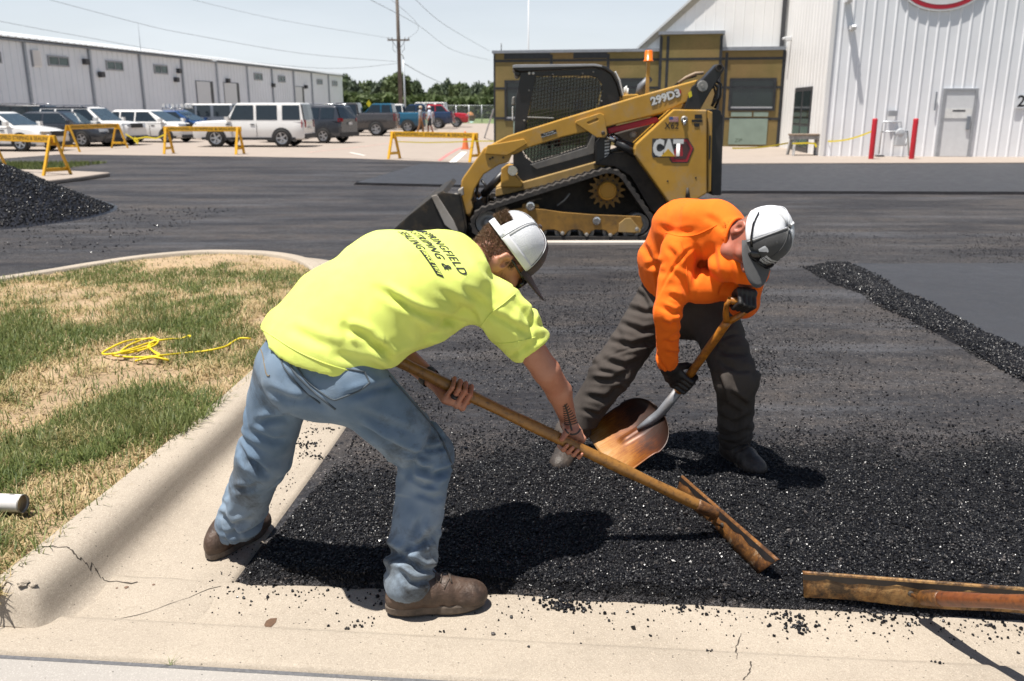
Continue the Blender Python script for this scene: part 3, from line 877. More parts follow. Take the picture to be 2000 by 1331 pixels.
# rolled seam ends along the eave
mb = MB()
for k in range(int(WH.L / 0.6)):
    mb.obox(WH.p(k * 0.6, EAVE + 0.11, 0.40), WH.p(k * 0.6, EAVE + 0.27, -0.8), 0.2, 0.08)
sm_ = mb.build('roof_seams', M_ROOF, roof); sm_['kind'] = 'stuff'
def flat_part(W, name, px0, py0, px1, py1, m, parent, o0=0.02, o1=0.06, shrink=0.0):
    u0, z1 = W.uz(px0, py0); u1, z0 = W.uz(px1, py1)
    mb = MB(); W.slab(mb, min(u0, u1) + shrink, max(u0, u1) - shrink, min(z0, z1) + shrink, max(z0, z1) - shrink, o0, o1)
    return mb.build(name, m, parent)
def window(W, px0, pyt, px1, pyb, parent, glass, fr=0.09, mull=1, ym=None):
    u0, zt = W.uz(px0, pyt); u1, zb = W.uz(px1, pyb)
    if u0 > u1: u0, u1 = u1, u0
    mb = MB()
    for (a, b, c, d) in ((u0, u1, zb, zb + fr), (u0, u1, zt - fr, zt), (u0, u0 + fr, zb + fr, zt - fr), (u1 - fr, u1, zb + fr, zt - fr)):
        W.slab(mb, a, b, c, d, 0.01, 0.09)
    for k in range(mull):
        um = u0 + (u1 - u0) * (k + 1) / (mull + 1); W.slab(mb, um - fr * 0.4, um + fr * 0.4, zb + fr, zt - fr, 0.01, 0.08)
    w = mb.build('window', M_GREYWIN, parent)
    for k in range(mull + 1):
        mb = MB(); a = u0 + (u1 - u0) * k / (mull + 1); b = u0 + (u1 - u0) * (k + 1) / (mull + 1)
        W.slab(mb, a + fr * 0.5, b - fr * 0.5, zb + fr * 0.8, zt - fr * 0.8, 0.042, 0.052); mb.build('pane', glass, w)
    return w
for q in ((91, 108, 134, 131.5), (205, 118, 240, 139.5), (299, 126, 327, 146), (495, 142.5, 512, 158), (542, 147.5, 556.5, 162), (618, 155, 629, 166), (648, 158, 658, 169), (-28, 99, 2, 124)):
    window(WH, *q, wh, M_GLASSG)
# louvre
u0, zt = WH.uz(58, 98); u1, zb = WH.uz(81, 132)
mb = MB(); WH.slab(mb, u0, u1, zb, zt, 0.01, 0.05); lv = mb.build('louvre', M_GREYWIN, wh)
for k in range(9):
    z = zb + (zt - zb) * (k + 0.5) / 9
    mb = MB(); mb.prism([WH.p(u0 + .06, z - .06, .05), WH.p(u1 - .06, z - .06, .05), WH.p(u1 - .06, z + .05, .13), WH.p(u0 + .06, z + .05, .13)], WH.n * 0.02); mb.build('slat', M_STEEL_W, lv)
for x0, y0, x1, y1 in ((42, 82, 61, 222), (169, 96, 183, 215), (268, 107, 283, 219), (350, 115, 361, 210), (418, 122, 426, 205), (478, 127, 483, 210), (527, 131.5, 531, 208), (569.5, 136, 572.5, 208), (605, 140, 607, 208), (638, 143.5, 640, 208)):
    u, z = WH.uz(x0 + 2, y0 + 3); mb = MB(); WH.slab(mb, u - 0.08, u + 0.08, 0.0, EAVE - 0.1, 0.045, 0.15); mb.build('downspout', pm('downspout_grey', (0.36, 0.39, 0.43), 0.5), wh)
for x0, y0, x1 in ((381.5, 159, 414, ), (435.5, 162, 465), (573.5, 169.5, 592)):
    u0, zt = WH.uz(x0, y0); u1, _ = WH.uz(x1, y0 + 4)
    mb = MB(); WH.slab(mb, u0 - .05, u1 + .05, 0.0, zt + .05, 0.042, 0.06); d = mb.build('door_frame', M_DARKTRIM, wh)
    mb = MB(); WH.slab(mb, u0, u1 - 0.55, 0.0, zt, 0.062, 0.10); mb.build('overhead_door', M_DOORW, d)
for x, y in ((163, 121), (194, 146), (341, 156), (346, 139), (442, 158), (531, 167), (595, 170)):
    u, z = WH.uz(x, y); mb = MB(); WH.slab(mb, u - .22, u + .22, z - .18, z + .18, 0.03, 0.32); mb.build('wall_lamp', M_DARKTRIM, wh, bevel=0.03)
mb = MB(); q = on_plane(345, 111, WH.A, WH.n); mb.cyl(q - WH.n * 3 - Vector((0, 0, .6)), q - WH.n * 3 + Vector((0, 0, 2.6)), 0.03, 0.015, 6); mb.build('antenna', M_GREYTRIM, wh)

# ------------------------------------------------------------------ white building on the right
C0 = gp(1603, 305.6)                                    # near corner
C1 = gp(1524, 288)                                      # where its side wall meets the sheathed annex
WR = Wall(C0, C0 + Vector((1, -0.085, 0)).normalized() * 22)
WL = Wall(C0, C1 + (C1 - C0).normalized() * 0.6)
HR = 9.2
wb = thing('white_building', 'tall white ribbed metal building with a white door and an oval sign', 'building', C0)
mb = MB(); WR.ribbed(mb, 0.0, 22, 0.0, HR, 0.345, 0.026, 0.04); mb.build('front_wall', M_STEEL_W, wb, fix=False)
mb = MB(); WL.ribbed(mb, 0.0, WL.L, 0.0, HR, 0.5, 0.012, 0.02); mb.build('side_wall', M_STEEL_B, wb, fix=False)
mb = MB(); mb.box(-0.07, 0.07, -0.07, 0.07, 0, HR); o = mb.build('corner_trim', M_STEEL_B, wb); o.matrix_basis = Matrix.Translation(C0 + Vector((-.0, -.0, 0))); 
o.matrix_parent_inverse = PINV[wb.name]
# gable wall further back, rising to the right behind the annex
G1 = WL.p(WL.L, 0); G0 = G1 + Vector((-14.0, 3.2, 0)); WG = Wall(G0, G1)
def gable_top(u):
    q0 = on_plane(1247, 96, WG.A, WG.n); q1 = on_plane(1353, 0, WG.A, WG.n)
    u0, u1 = (q0 - WG.A).dot(WG.e), (q1 - WG.A).dot(WG.e)
    return q0.z + (q1.z - q0.z) * (u - u0) / (u1 - u0)
ug = (on_plane(1247, 96, WG.A, WG.n) - WG.A).dot(WG.e)
mb = MB(); WG.ribbed(mb, ug, WG.L, 0.0, lambda u: gable_top(u) - 0.05, 0.4, 0.012, 0.02); mb.build('gable_wall', M_STEEL_B, wb, fix=False)
mb = MB(); mb.prism([WG.p(ug - .3, gable_top(ug - .3) - .28, -.1), WG.p(WG.L, gable_top(WG.L) - .28, -.1), WG.p(WG.L, gable_top(WG.L), -.1), WG.p(ug - .3, gable_top(ug - .3), -.1)], WG.n * 0.16); mb.build('gable_trim', pm('beige_trim', (0.42, 0.38, 0.31), 0.6), wb)
mb = MB(); mb.prism([WG.p(ug - .3, gable_top(ug - .3) + .01, .15), WG.p(WG.L, gable_top(WG.L) + .01, .15), WG.p(WG.L, gable_top(WG.L) + .12, .15), WG.p(ug - .3, gable_top(ug - .3) + .12, .15)], -WG.n * 12); mb.build('roof', M_ROOF, wb)
mb = MB(); WG.slab(mb, WG.L - .25, WG.L - .07, 3.9, 12, 0.015, 0.10); mb.build('downspout', M_DARKTRIM, wb)
# side-wall glass door
def door_glass():
    u0, zt = WL.uz(1589, 169); u1, _ = WL.uz(1556, 169.5)
    ua, ub = min(u0, u1), max(u0, u1)
    mb = MB(); WL.slab(mb, ua, ub, 0.0, zt, 0.016, 0.05); d = mb.build('side_door', M_DARKTRIM, wb)
    for k in range(2):
        a = ua + (ub - ua) * (k * 0.5) + 0.12; b = ua + (ub - ua) * (k * 0.5 + 0.5) - 0.12
        mb = MB(); WL.slab(mb, a, b, 1.05, zt - .15, 0.052, 0.06); mb.build('pane', M_GLASS, d)
        mb = MB(); WL.slab(mb, a, b, 0.2, 0.95, 0.052, 0.06); mb.build('pane', M_GLASSG, d)
door_glass()
# front door
u0, zt = WR.uz(1847, 177); u1, _ = WR.uz(1906, 178)
u0, u1 = WR.uz(1830, 303)[0], WR.uz(1889, 303)[0]
mb = MB()
for a, b, c, d in ((u0 - .06, u0 + .03, 0.0, 2.25), (u1 - .03, u1 + .06, 0.0, 2.25), (u0 + .03, u1 - .03, 2.17, 2.25)): WR.slab(mb, a, b, c, d, 0.0, 0.085)
fd = mb.build('door_frame', M_GREYWIN, wb)
mb = MB(); WR.slab(mb, u0 + .035, u1 - .035, 0.02, 2.165, 0.0, 0.062); dd = mb.build('front_door', M_DOORW, wb)
mb = MB(); WR.slab(mb, u0 + .06, u1 - .06, 1.28, 1.60, 0.064, 0.07); ds = mb.build('door_notice', pm('paper_white', (0.72, 0.72, 0.7), 0.8), dd)
mb = MB(); WR.slab(mb, u0 + .3, u1 - .28, 1.50, 1.55, 0.0715, 0.074); mb.build('notice_print', M_DARKTRIM, dd)
mb = MB(); WR.slab(mb, u0 + .06, u1 - .06, 1.255, 1.275, 0.064, 0.075); mb.build('door_rail', M_GREYWIN, dd)
mb = MB(); WR.slab(mb, u1 - .2, u1 - .08, 0.9, 1.35, 0.064, 0.11); mb.build('door_handle', M_GREYTRIM, dd, bevel=0.01)
# number plate "2"
u0, z1 = WR.uz(1983, 186); u1, z0 = WR.uz(2006, 212)
mb = MB(); WR.slab(mb, u0, u1, z0, z1, 0.05, 0.065); pl = mb.build('number_plate', pm('plate_white', (0.7, 0.72, 0.74), 0.5), wb)
uc, zc = WR.uz(1991.5, 199)
M_INK = pm('black_print', (0.012, 0.012, 0.014), 0.6, var=0.0)
me = text_mesh('2', 0.52, bold=0.008); me.transform(frame_matrix(WR.p(uc + .02, zc, 0.068), WR.e if WR.e.x > 0 else -WR.e, (0, 0, 1))); me.materials.clear(); me.materials.append(M_INK); link('lettering', me, wb)
# oval sign, only its lower rim in view
uc, zc = WR.uz(1843, -40)
def oval(rx, rz, o0, o1, m, nm, par):
    mb = MB(); pts = [WR.p(uc + rx * math.cos(2 * math.pi * k / 48), zc + rz * math.sin(2 * math.pi * k / 48), o0) for k in range(48)]
    mb.prism(pts, WR.n * (o1 - o0)); return mb.build(nm, m, par)
M_SIGNR = pm('sign_red', (0.42, 0.012, 0.03), 0.35, var=0.05)
M_SIGNW = pm('sign_white', (0.70, 0.70, 0.70), 0.35, var=0.03)
sg = thing('oval_sign', 'white oval wall sign with a red ring at the top edge', 'sign', WR.p(uc, zc - 1.0, 0.1))
oval(1.42, 0.98, 0.03, 0.075, M_SIGNW, 'sign_board', sg); oval(1.36, 0.92, 0.076, 0.080, M_SIGNR, 'red_ring', sg); oval(1.2, 0.78, 0.081, 0.085, M_SIGNW, 'sign_face', sg)
for W, x, y in ((WR, 1663, 55), (WR, 1655, 2), (WL, 1546, 76)):
    u, z = W.uz(x, y); mb = MB(); W.slab(mb, u - .1, u + .1, z - .08, z + .08, 0.02, 0.24); mb.obox(W.p(u, z + .05, .24), W.p(u, z - .02, .36), .14, .08)
    mb.build('wall_lamp', M_DOORW, wb, bevel=0.02)
u, z = WR.uz(1826, 198); mb = MB(); WR.slab(mb, u - .02, u + .02, z - .3, z + .3, 0.05, 0.09); mb.build('conduit', M_GREYTRIM, wb)

# bollards
M_BOLL = pm('bollard_red', (0.42, 0.012, 0.022), 0.4, var=0.08, vs=4)
boll = None
for k, (x, y, lab) in enumerate(((1700, 311, 'red steel bollard left of the gas meter, tied with yellow tape'), (1779, 311, 'red steel bollard between the gas meter and the white door'), (1996, 305, 'red steel bollard cut by the right edge, under the number 2'))):
    g = gp(x + (8 if k == 2 else 1), y, 0.008); mb = MB()
    mb.lathe((0, 0, 0), (0, 0, 1), [(0.0, 1.285), (0.05, 1.283), (0.075, 1.268), (0.083, 1.24), (0.083, 0.0)], 20); mb.smooth = True
    o = mb.build('bollard', M_BOLL); o.location = g; o.data.polygons.foreach_set('use_smooth', [True] * len(o.data.polygons))
    tag(o, lab, 'bollard', 'red bollards in front of the white building')
# gas meter
gm = thing('gas_meter', 'grey gas meter and pipework on the white wall between two red bollards', 'gas meter', WR.p(WR.uz(1745, 300)[0], 0, 0.2))
M_PIPE = pm('galvanised_pipe', (0.48, 0.50, 0.52), 0.4, metal=0.3, var=0.15)
def wp(x, y, o): u, z = WR.uz(x, y); return WR.p(u, z, o)
mb = MB(); mb.tube([wp(1712, 300, .25), wp(1719, 240, .25), wp(1722, 238, .25), wp(1755, 238, .25), wp(1756, 258, .25), wp(1752, 282, .25), wp(1764, 284, .25), wp(1768, 255, .25), wp(1770, 304, .25)], 0.028, 8); mb.build('pipe', M_PIPE, gm)
mb = MB(); mb.tube([wp(1716, 258, .2), wp(1738, 257, .25), wp(1768, 256, .25)], 0.025, 8); mb.build('pipe', M_PIPE, gm)
mb = MB(); c = wp(1752, 260, .3); mb.lathe(c, WR.n, [(0, -.12), (.13, -.1), (.16, 0), (.13, .1), (0, .12)], 18); mb.build('regulator', M_PIPE, gm)
mb = MB(); u, z = WR.uz(1751, 272); WR.slab(mb, u - .13, u + .13, z - .22, z + .14, .16, .4); mb.build('meter_body', M_PIPE, gm, bevel=0.03)
mb = MB(); u, z = WR.uz(1742, 222); WR.slab(mb, u - .14, u + .14, z - .09, z + .09, .05, .12); mb.build('notice_plate', M_GREYWIN, gm)
mb = MB(); u, z = WR.uz(1713, 302); WR.slab(mb, u - .1, u + .12, 0.008, .06, .1, .4); mb.build('foot', M_DARKTRIM, gm)

# grey trestle table by the side door
tb = thing('trestle_table', 'small weathered grey work table by the dark side door', 'table', gp(1570, 303))
M_OLDWOOD = pm('weathered_wood', (0.33, 0.32, 0.31), 0.8, var=0.3, vs=9)
tx0, tx1 = gp(1541, 304).x, gp(1600, 304).x; ty = gp(1570, 304).y
mb = MB(); mb.box(tx0, tx1, ty - .3, ty + .3, .68, .74); mb.build('table_top', pm('brown_plank', (0.2, 0.15, 0.11), 0.8, var=0.3), tb, bevel=0.01)
mb = MB(); mb.box(tx0 + .03, tx1 - .03, ty - .27, ty + .27, .56, .678); mb.build('apron', M_OLDWOOD, tb)
for sx in (tx0 + .1, tx1 - .1):
    for sy in (-.26, .26):
        mb = MB(); mb.obox((sx, ty + sy * .8, .558), (sx + (0.04 if sx > tx0 + .5 else -0.06), ty + sy * 1.25, 0.008), .09, .06); mb.build('leg', M_OLDWOOD, tb)
M_TAPE = pm('yellow_caution_tape', (0.70, 0.55, 0.02), 0.4, var=0.05)
def ribbon(pts, w, name, label, cat='tape', th=0.004):
    mb = MB(); P = [Vector(p) for p in pts]
    for a, b in zip(P[:-1], P[1:]): mb.obox(a, b, th, w)
    return tag(mb.build(name, M_TAPE), label, cat)
t0 = Vector((tx1 - .05, ty - .32, .5)); t1 = Vector((gp(1700, 311).x, gp(1700, 311).y - .09, 0.92))
ribbon([t0.lerp(t1, k / 10) - Vector((0, 0, .12 * math.sin(math.pi * k / 10))) for k in range(11)], 0.05, 'caution_tape', 'yellow tape strung from the trestle table to a red bollard')
ribbon([Vector((tx0 - .02, ty - .33, .42)), Vector((tx0 + .5, ty - .34, .44)), Vector((tx1 - .3, ty - .34, .42)), Vector((tx1 - .25, ty - .36, .3))], 0.06, 'caution_tape', 'yellow tape wrapped round the legs of the trestle table')
a, b = gp(1430, 290, .3), Vector((tx0, ty + .2, .42))
ribbon([a.lerp(b, k / 6) - Vector((0, 0, .06 * math.sin(math.pi * k / 6))) for k in range(7)], 0.05, 'caution_tape', 'yellow tape running from the loader side to the trestle table')

# ------------------------------------------------------------------ annex clad in sheathing boards
WA = Wall((-0.82, 40.3), (C1.x - 0.02, C1.y + 0.25))
def uzA(x, y): return WA.uz(x, y)
M_OSB = NT('brown_sheathing')
_n1 = M_OSB.noise(0.7, 5, 0.65); _n2 = M_OSB.noise(14, 5, 0.7)
_c = M_OSB.mix(M_OSB.ramp(_n1, 0.3, 0.7), (0.125, 0.098, 0.026), (0.21, 0.160, 0.055))
_c = M_OSB.mix(M_OSB.ramp(M_OSB.noise(0.35, 3), 0.45, 0.65, 0, .5), _c, (0.20, 0.11, 0.04))
_c = M_OSB.mix(M_OSB.ramp(_n2, 0.5, 0.75, 0, 0.5), _c, (0.10, 0.085, 0.02))
M_OSB.set(Base_Color=_c, Roughness=0.6, Normal=M_OSB.bump(_n2, 0.3, 0.01))
M_TAPEB = pm('black_seam_tape', (0.016, 0.018, 0.022), 0.4, var=0.5, vs=6)
M_ZIPG = pm('grey_green_board', (0.20, 0.26, 0.22), 0.6, var=0.1, vs=2)
an = thing('annex', 'low brown sheathed annex under construction behind the loader', 'building', WA.p(WA.L / 2, 0))
zt = uzA(1250, 102)[1]
ztop = 3.98
up0, up1 = uzA(1290, 70)[0], uzA(1412, 70)[0]
zp = uzA(1350, 66)[1]
mb = MB(); WA.slab(mb, 0, WA.L, 0, ztop - .05, -.4, -0.001); mb.add([WA.p(0, 0, -.4), WA.p(0, 0, -6), WA.p(0, ztop - .05, -6), WA.p(0, ztop - .05, -.4)], [(0, 1, 2, 3)])
mb.build('wall_core', M_DARKTRIM, an)
mb = MB(); WA.slab(mb, up0, up1, ztop - .3, zp - .05, -.8, 0.148); mb.build('parapet_core', M_DARKTRIM, an)
# openings (u0,u1,z0,z1)
def rect(x0, y0, x1, y1):
    a, b = uzA(x0, y0), uzA(x1, y1); return (min(a[0], b[0]), max(a[0], b[0]), min(a[1], b[1]), max(a[1], b[1]))
holes = [rect(990, 162, 1013, 232), rect(1212, 158, 1252, 215), rect(1430, 158, 1508, 212)]
us = [0.0] + [uzA(x, 120)[0] for x in (1077, 1188, 1304)] + [uzA(1419, 120)[0], WA.L]
zs = [0.0, uzA(1250, 232)[1], uzA(1250, 172)[1], uzA(1250, 117)[1], ztop]
def minus(rects, h):
    out = []
    for (a, b, c, d) in rects:
        if h[0] >= b or h[1] <= a or h[2] >= d or h[3] <= c: out.append((a, b, c, d)); continue
        if h[0] > a: out.append((a, h[0], c, d))
        if h[1] < b: out.append((h[1], b, c, d))
        x0, x1 = max(a, h[0]), min(b, h[1])
        if h[2] > c: out.append((x0, x1, c, h[2]))
        if h[3] < d: out.append((x0, x1, h[3], d))
    return out
for i in range(len(us) - 1):
    for j in range(len(zs) - 1):
        rs = [(us[i] + .006, us[i + 1] - .006, zs[j] + .004, zs[j + 1] - .004)]
        for h in holes: rs = minus(rs, h)
        for (a, b, c, d) in rs:
            if b - a < 0.03 or d - c < 0.03: continue
            mb = MB(); WA.slab(mb, a, b, c, d, 0.002, 0.02 + random.uniform(0, 0.004)); mb.build('sheathing_board', M_OSB.mat, an)
pz = [uzA(1350, 117)[1] + .02, uzA(1350, 96)[1], zp]
for a, b in ((up0, up0 + (up1 - up0) * .13), (up0 + (up1 - up0) * .13, up1)):
    for c, d in ((0.0, pz[0]), (pz[0], zp)):
        mb = MB(); WA.slab(mb, a + .005, b - .005, c + .004, d - .004, 0.15, 0.17); mb.build('sheathing_board', M_OSB.mat, an)
def tape(u0, u1, z0, z1, o=0.026):
    mb = MB(); WA.slab(mb, u0, u1, z0, z1, o, o + 0.004); mb.build('tape_strip', M_TAPEB, an)
for u in us[1:-1]: tape(u - .06, u + .06, 0.0, ztop - .1)
for z in zs[1:-1]:
    for i in range(len(us) - 1):
        if z == zs[1] and i in (1, 2): continue
        tape(us[i] + .07, us[i + 1] - .07, z - .05, z + .05, 0.031)
tape(0, .08, 0, ztop, 0.027); tape(WA.L - .1, WA.L, 0, ztop, 0.027)
for u in (up0 + .05, up1 - .05, up0 + (up1 - up0) * .13): tape(u - .06, u + .06, 0.3, zp - .1, 0.172)
tape(up0, up1, pz[0] - .05, pz[0] + .05, 0.177)
# dark cap along the roof line
mb = MB(); WA.slab(mb, -.05, up0 - .01, ztop - .02, ztop + .10, -.5, 0.12); WA.slab(mb, up1 + .01, WA.L, ztop - .02, ztop + .12, -.5, 0.12); mb.build('roof_cap', M_GREYTRIM, an)
mb = MB(); WA.slab(mb, up0 - .08, up1 + .08, zp - .04, zp + .08, -.9, 0.28); mb.build('parapet_cap', M_GREYTRIM, an)
for x0, x1 in ((985, 1075), (1120, 1186)):
    mb = MB(); WA.slab(mb, uzA(x0, 110)[0], uzA(x1, 110)[0], uzA(1000, 116)[1], ztop - .03, 0.036, 0.042); mb.build('membrane', M_TAPEB, an)
for h in holes:
    mb = MB()
    fw = 0.1
    for a, b, c, d in ((h[0] - fw, h[1] + fw, h[3], h[3] + fw), (h[0] - fw, h[1] + fw, h[2] - fw, h[2]), (h[0] - fw, h[0], h[2], h[3]), (h[1], h[1] + fw, h[2], h[3])): WA.slab(mb, a, b, c, d, 0.037, 0.07)
    w = mb.build('window', M_TAPEB, an)
    mb = MB(); WA.slab(mb, h[0], h[1], h[2], h[3], 0.001, 0.008); mb.build('pane', M_GLASS, w)
    mb = MB(); WA.slab(mb, h[0], h[1], h[2], h[2] + .07, 0.012, 0.05); mb.build('sill', M_GREYWIN, w)
for x0, y0, x1, y1 in ((1425, 232, 1496, 283), (1428, 219, 1468, 228), (1472, 219, 1500, 228), (1003, 236, 1020, 275)):
    r = rect(x0, y0, x1, y1); mb = MB(); WA.slab(mb, r[0], r[1], r[2], r[3], 0.041, 0.055); mb.build('green_board', M_ZIPG, an)
r = rect(1430, 270, 1480, 280)
put_text('ZIP', 0.22, frame_matrix(WA.p(r[0] + .25, (r[2] + r[3]) / 2, 0.058), WA.e, (0, 0, 1)), pm('board_print', (0.06, 0.09, 0.06), 0.7), an, shear=0.2)
mb = MB(); q = at(1032, 96, 55); mb.cyl((q.x, 55, 0), (q.x, 55, 9.2), 0.05, 0.03, 8); tag(mb.build('flag_mast', M_DOORW), 'thin pale mast rising behind the brown annex roof', 'mast')
mb = MB(); q = WA.p(.35, 0); mb.cyl(q + Vector((0, .2, ztop)), q + Vector((0, .2, ztop + .42)), 0.02, 0.02, 6); mb.build('vent_pipe', M_DARKTRIM, an)
# ================================================================== barricades, cone, poles, wires, trees
M_BARR = pm('barricade_yellow', (0.68, 0.36, 0.012), 0.5, var=0.1, vs=5, dirt=(0.3, 0.18, 0.03), dirt_amt=0.35)
M_BTXT = pm('barricade_print', (0.12, 0.07, 0.01), 0.7, var=0.2)
def barricade(pL, pR, h, label, letter=True, over=0.12, spread=0.30, bh=0.17):
    pL, pR = Vector((pL.x, pL.y, 0)), Vector((pR.x, pR.y, 0))
    e = (pR - pL).normalized(); n = Vector((e.y, -e.x, 0))
    z0 = 0.008
    t = thing('barricade', label, 'barricade', (pL + pR) / 2, 'yellow barricades along the fresh asphalt')
    mb = MB(); mb.obox(pL - e * over + Vector((0, 0, h - bh / 2)), pR + e * over + Vector((0, 0, h - bh / 2)), 0.045, bh); mb.build('board', M_BARR, t, bevel=0.006)
    for p, q in ((pL, 1), (pR, -1)):
        for s in (1, -1):
            mb = MB(); mb.obox(p + n * s * 0.05 + Vector((0, 0, h - 0.03)), p + n * s * spread + Vector((0, 0, z0)), 0.09, 0.04, up=n); mb.build('leg', M_BARR, t, bevel=0.004)
        f = 0.22
        mb = MB(); mb.obox(p + e * q * .05 + n * spread * (1 - f) + Vector((0, 0, h * f)), p + e * q * .05 - n * spread * (1 - f) + Vector((0, 0, h * f)), 0.035, 0.085); mb.build('brace', M_BARR, t, bevel=0.004)
        mb = MB(); mb.obox(p + e * q * .05 + n * .09 + Vector((0, 0, h - bh - .02)), p + e * q * .05 - n * .09 + Vector((0, 0, h - bh - .02)), 0.03, 0.08); mb.build('gusset', M_BARR, t, bevel=0.004)
    if letter:
        L = (pR - pL).length
        me = text_mesh('SPRINGFIELD STRIPING & SEALING', 0.115, bold=0.002)
        w = max(v.co.x for v in me.vertices) - min(v.co.x for v in me.vertices)
        me.transform(Matrix.Diagonal((L * 0.94 / w, 1.05, 1, 1)))
        front_n = n if n.dot(-pL) > 0 else -n
        me.transform(frame_matrix((pL + pR) / 2 + Vector((0, 0, h - bh / 2)) + front_n * 0.024, e, (0, 0, 1)))
        me.materials.clear(); me.materials.append(M_BTXT); link('lettering', me, t)
    return t
b1R = gp(112, 342, .1); b1L = b1R + Vector((-2.35, 1.5, 0))
for o in [barricade(b1L, b1R, 1.0, 'nearest yellow barricade, cut by the left edge, standing on the small island', spread=0.36)]: o.location.z = 0.0
pL, pR = gp(139, 297.5), gp(234, 290)
barricade(pL, pR, 1.0, 'yellow barricade in front of the dark grey and white cars at left', spread=0.36)
pL, pR = gp(330, 301), gp(469, 302)
barricade(pL, pR, 0.97, 'yellow barricade in front of the white boxy wagon', spread=0.34)
pL, pR = gp(770, 311), gp(928, 317)
barricade(pL, pR, 0.88, 'yellow barricade beside the orange cone, left of the loader', spread=0.3)
pt = lambda x, y, Y: at(x, y, Y)
ribbon([at(245, 262, 34), at(262, 272, 33.5), at(285, 268, 33), at(305, 271, 32.4), at(322, 263, 31.5)], 0.05, 'caution_tape', 'yellow tape hanging between two yellow barricades by the white cars')
ribbon([at(262, 271, 33.5), at(270, 279, 33.4)], 0.16, 'caution_tape', 'loose end of yellow tape dangling beside the barricade', th=0.01)
ribbon([at(777, 277, 28.0), at(830, 279, 27.6), at(880, 278, 27.2), at(930, 276, 26.8), at(965, 276, 26.4)], 0.03, 'caution_tape', 'thin yellow tape strung along the barricade by the cone')
# cone
cn = thing('traffic_cone', 'orange traffic cone on the concrete behind the barricade', 'cone', gp(909, 292, .008))
g = gp(909, 292, .008)
mb = MB(); mb.smooth = True; mb.lathe(g, (0, 0, 1), [(0.0, .71), (.03, .71), (.045, .66), (.135, .04), (.14, .03)], 20); mb.build('cone_body', pm('cone_orange', (0.56, 0.13, 0.035), 0.6, var=0.1), cn)
mb = MB(); mb.box(g.x - .18, g.x + .18, g.y - .18, g.y + .18, .009, .04); mb.build('base', pm('cone_orange', (0, 0, 0)), cn, bevel=0.01)
# utility pole, lamp post, wires
M_POLE = pm('weathered_pole', (0.15, 0.125, 0.105), 0.9, var=0.25, vs=2)
up = thing('utility_pole', 'tall wooden utility pole with a crossarm beyond the parked trucks', 'utility pole', (at(783, 208, 85).x, 85, 0))
px_ = at(783, 208, 85).x
mb = MB(); mb.tube([(px_, 85, 0), (px_ - .05, 85, 16)], [0.21, 0.13], 12); mb.build('pole', M_POLE, up)
zc = at(781, 79, 85).z
mb = MB(); mb.box(px_ - 1.02, px_ + 1.02, 84.72, 84.84, zc - .07, zc + .07); mb.build('crossarm', M_POLE, up)
for dx in (-.95, -.6, .6, .95):
    mb = MB(); mb.cyl((px_ + dx, 84.78, zc + .07), (px_ + dx, 84.78, zc + .3), .05, .04, 8); mb.build('insulator', M_GREYWIN, up)
for s in (-1, 1):
    mb = MB(); mb.obox((px_ + s * .62, 84.74, zc - .05), (px_ + s * .12, 84.74, zc - .75), .03, .05); mb.build('brace', M_GREYTRIM, up)
    mb = MB(); mb.tube([(px_ + s * .5, 84.7, zc - .1), (px_ + s * .55, 84.7, zc - .8), (px_ + s * .3, 84.7, zc - 1.1)], .02, 6); mb.build('cable_drop', M_DARKTRIM, up)
lp = thing('lamp_post', 'slim grey lamp post right beside the utility pole', 'lamp post', (at(791, 205, 95).x, 95, 0))
q = at(791, 205, 95); mb = MB(); mb.tube([(q.x, 95, 0), (q.x, 95, at(790, 112, 95).z)], [.12, .07], 10); mb.build('pole', pm('galvanised', (0.45, 0.48, 0.5), 0.4, metal=.3), lp)
zz = at(790, 112, 95).z; mb = MB(); mb.tube([(q.x, 95, zz - .05), (q.x - .1, 94.7, zz + .2), (q.x - .3, 94.2, zz + .35)], .05, 8); mb.build('arm', MATS['galvanised'], lp)
mb = MB(); mb.box(q.x - .42, q.x - .18, 93.7, 94.3, zz + .3, zz + .42); mb.build('lamp_head', MATS['galvanised'], lp, bevel=.03)
M_WIRE = pm('power_cable', (0.10, 0.10, 0.11), 0.7)
def wire(pts, label, r=0.014):
    P = [at(*p) for p in pts]; out = []
    for i in range(len(P) - 1):                     # smooth sag through the points
        p0, p1, p2, p3 = P[max(i - 1, 0)], P[i], P[i + 1], P[min(i + 2, len(P) - 1)]
        for k in range(5):
            t = k / 5; out.append(0.5 * ((2 * p1) + (p2 - p0) * t + (2 * p0 - 5 * p1 + 4 * p2 - p3) * t * t + (3 * p1 - p0 - 3 * p2 + p3) * t ** 3))
    out.append(P[-1]); mb = MB(); mb.tube(out, r, 5); tag(mb.build('power_line', M_WIRE), label, 'power line', 'overhead wires at the utility pole')
wire([(60, -10, 60), (287, 50, 68), (380, 69, 71), (590, 105, 79), (779, 121, 84.7)], 'overhead wire meeting the pole from upper left, upper of two that converge there')
wire([(-60, 30, 56), (0, 42, 58), (150, 70, 64), (380, 109, 72), (635, 134, 81), (776, 124.5, 84.7)], 'lower overhead wire sagging low over the warehouse roof to the pole')
wire([(330, -12, 66), (540, 38, 74), (769, 76, 84.7)], 'faint overhead wire running to the left end of the crossarm', 0.011)
wire([(795, 76, 84.7), (817, 50, 70), (740, -20, 60)], 'overhead wire rising steeply from the crossarm towards the top', 0.011)
wire([(700, -12, 60), (817, 50, 90), (884, 98, 120), (956, 118, 150)], 'overhead wire descending to the brown annex, left of two', 0.018)
wire([(800, -12, 62), (870, 50, 92), (956, 100, 140)], 'overhead wire descending to the brown annex, right of two', 0.018)
wire([(790, 125, 85), (835, 150, 110), (870, 165, 150)], 'short overhead wire sloping down from the pole towards the trees', 0.03)

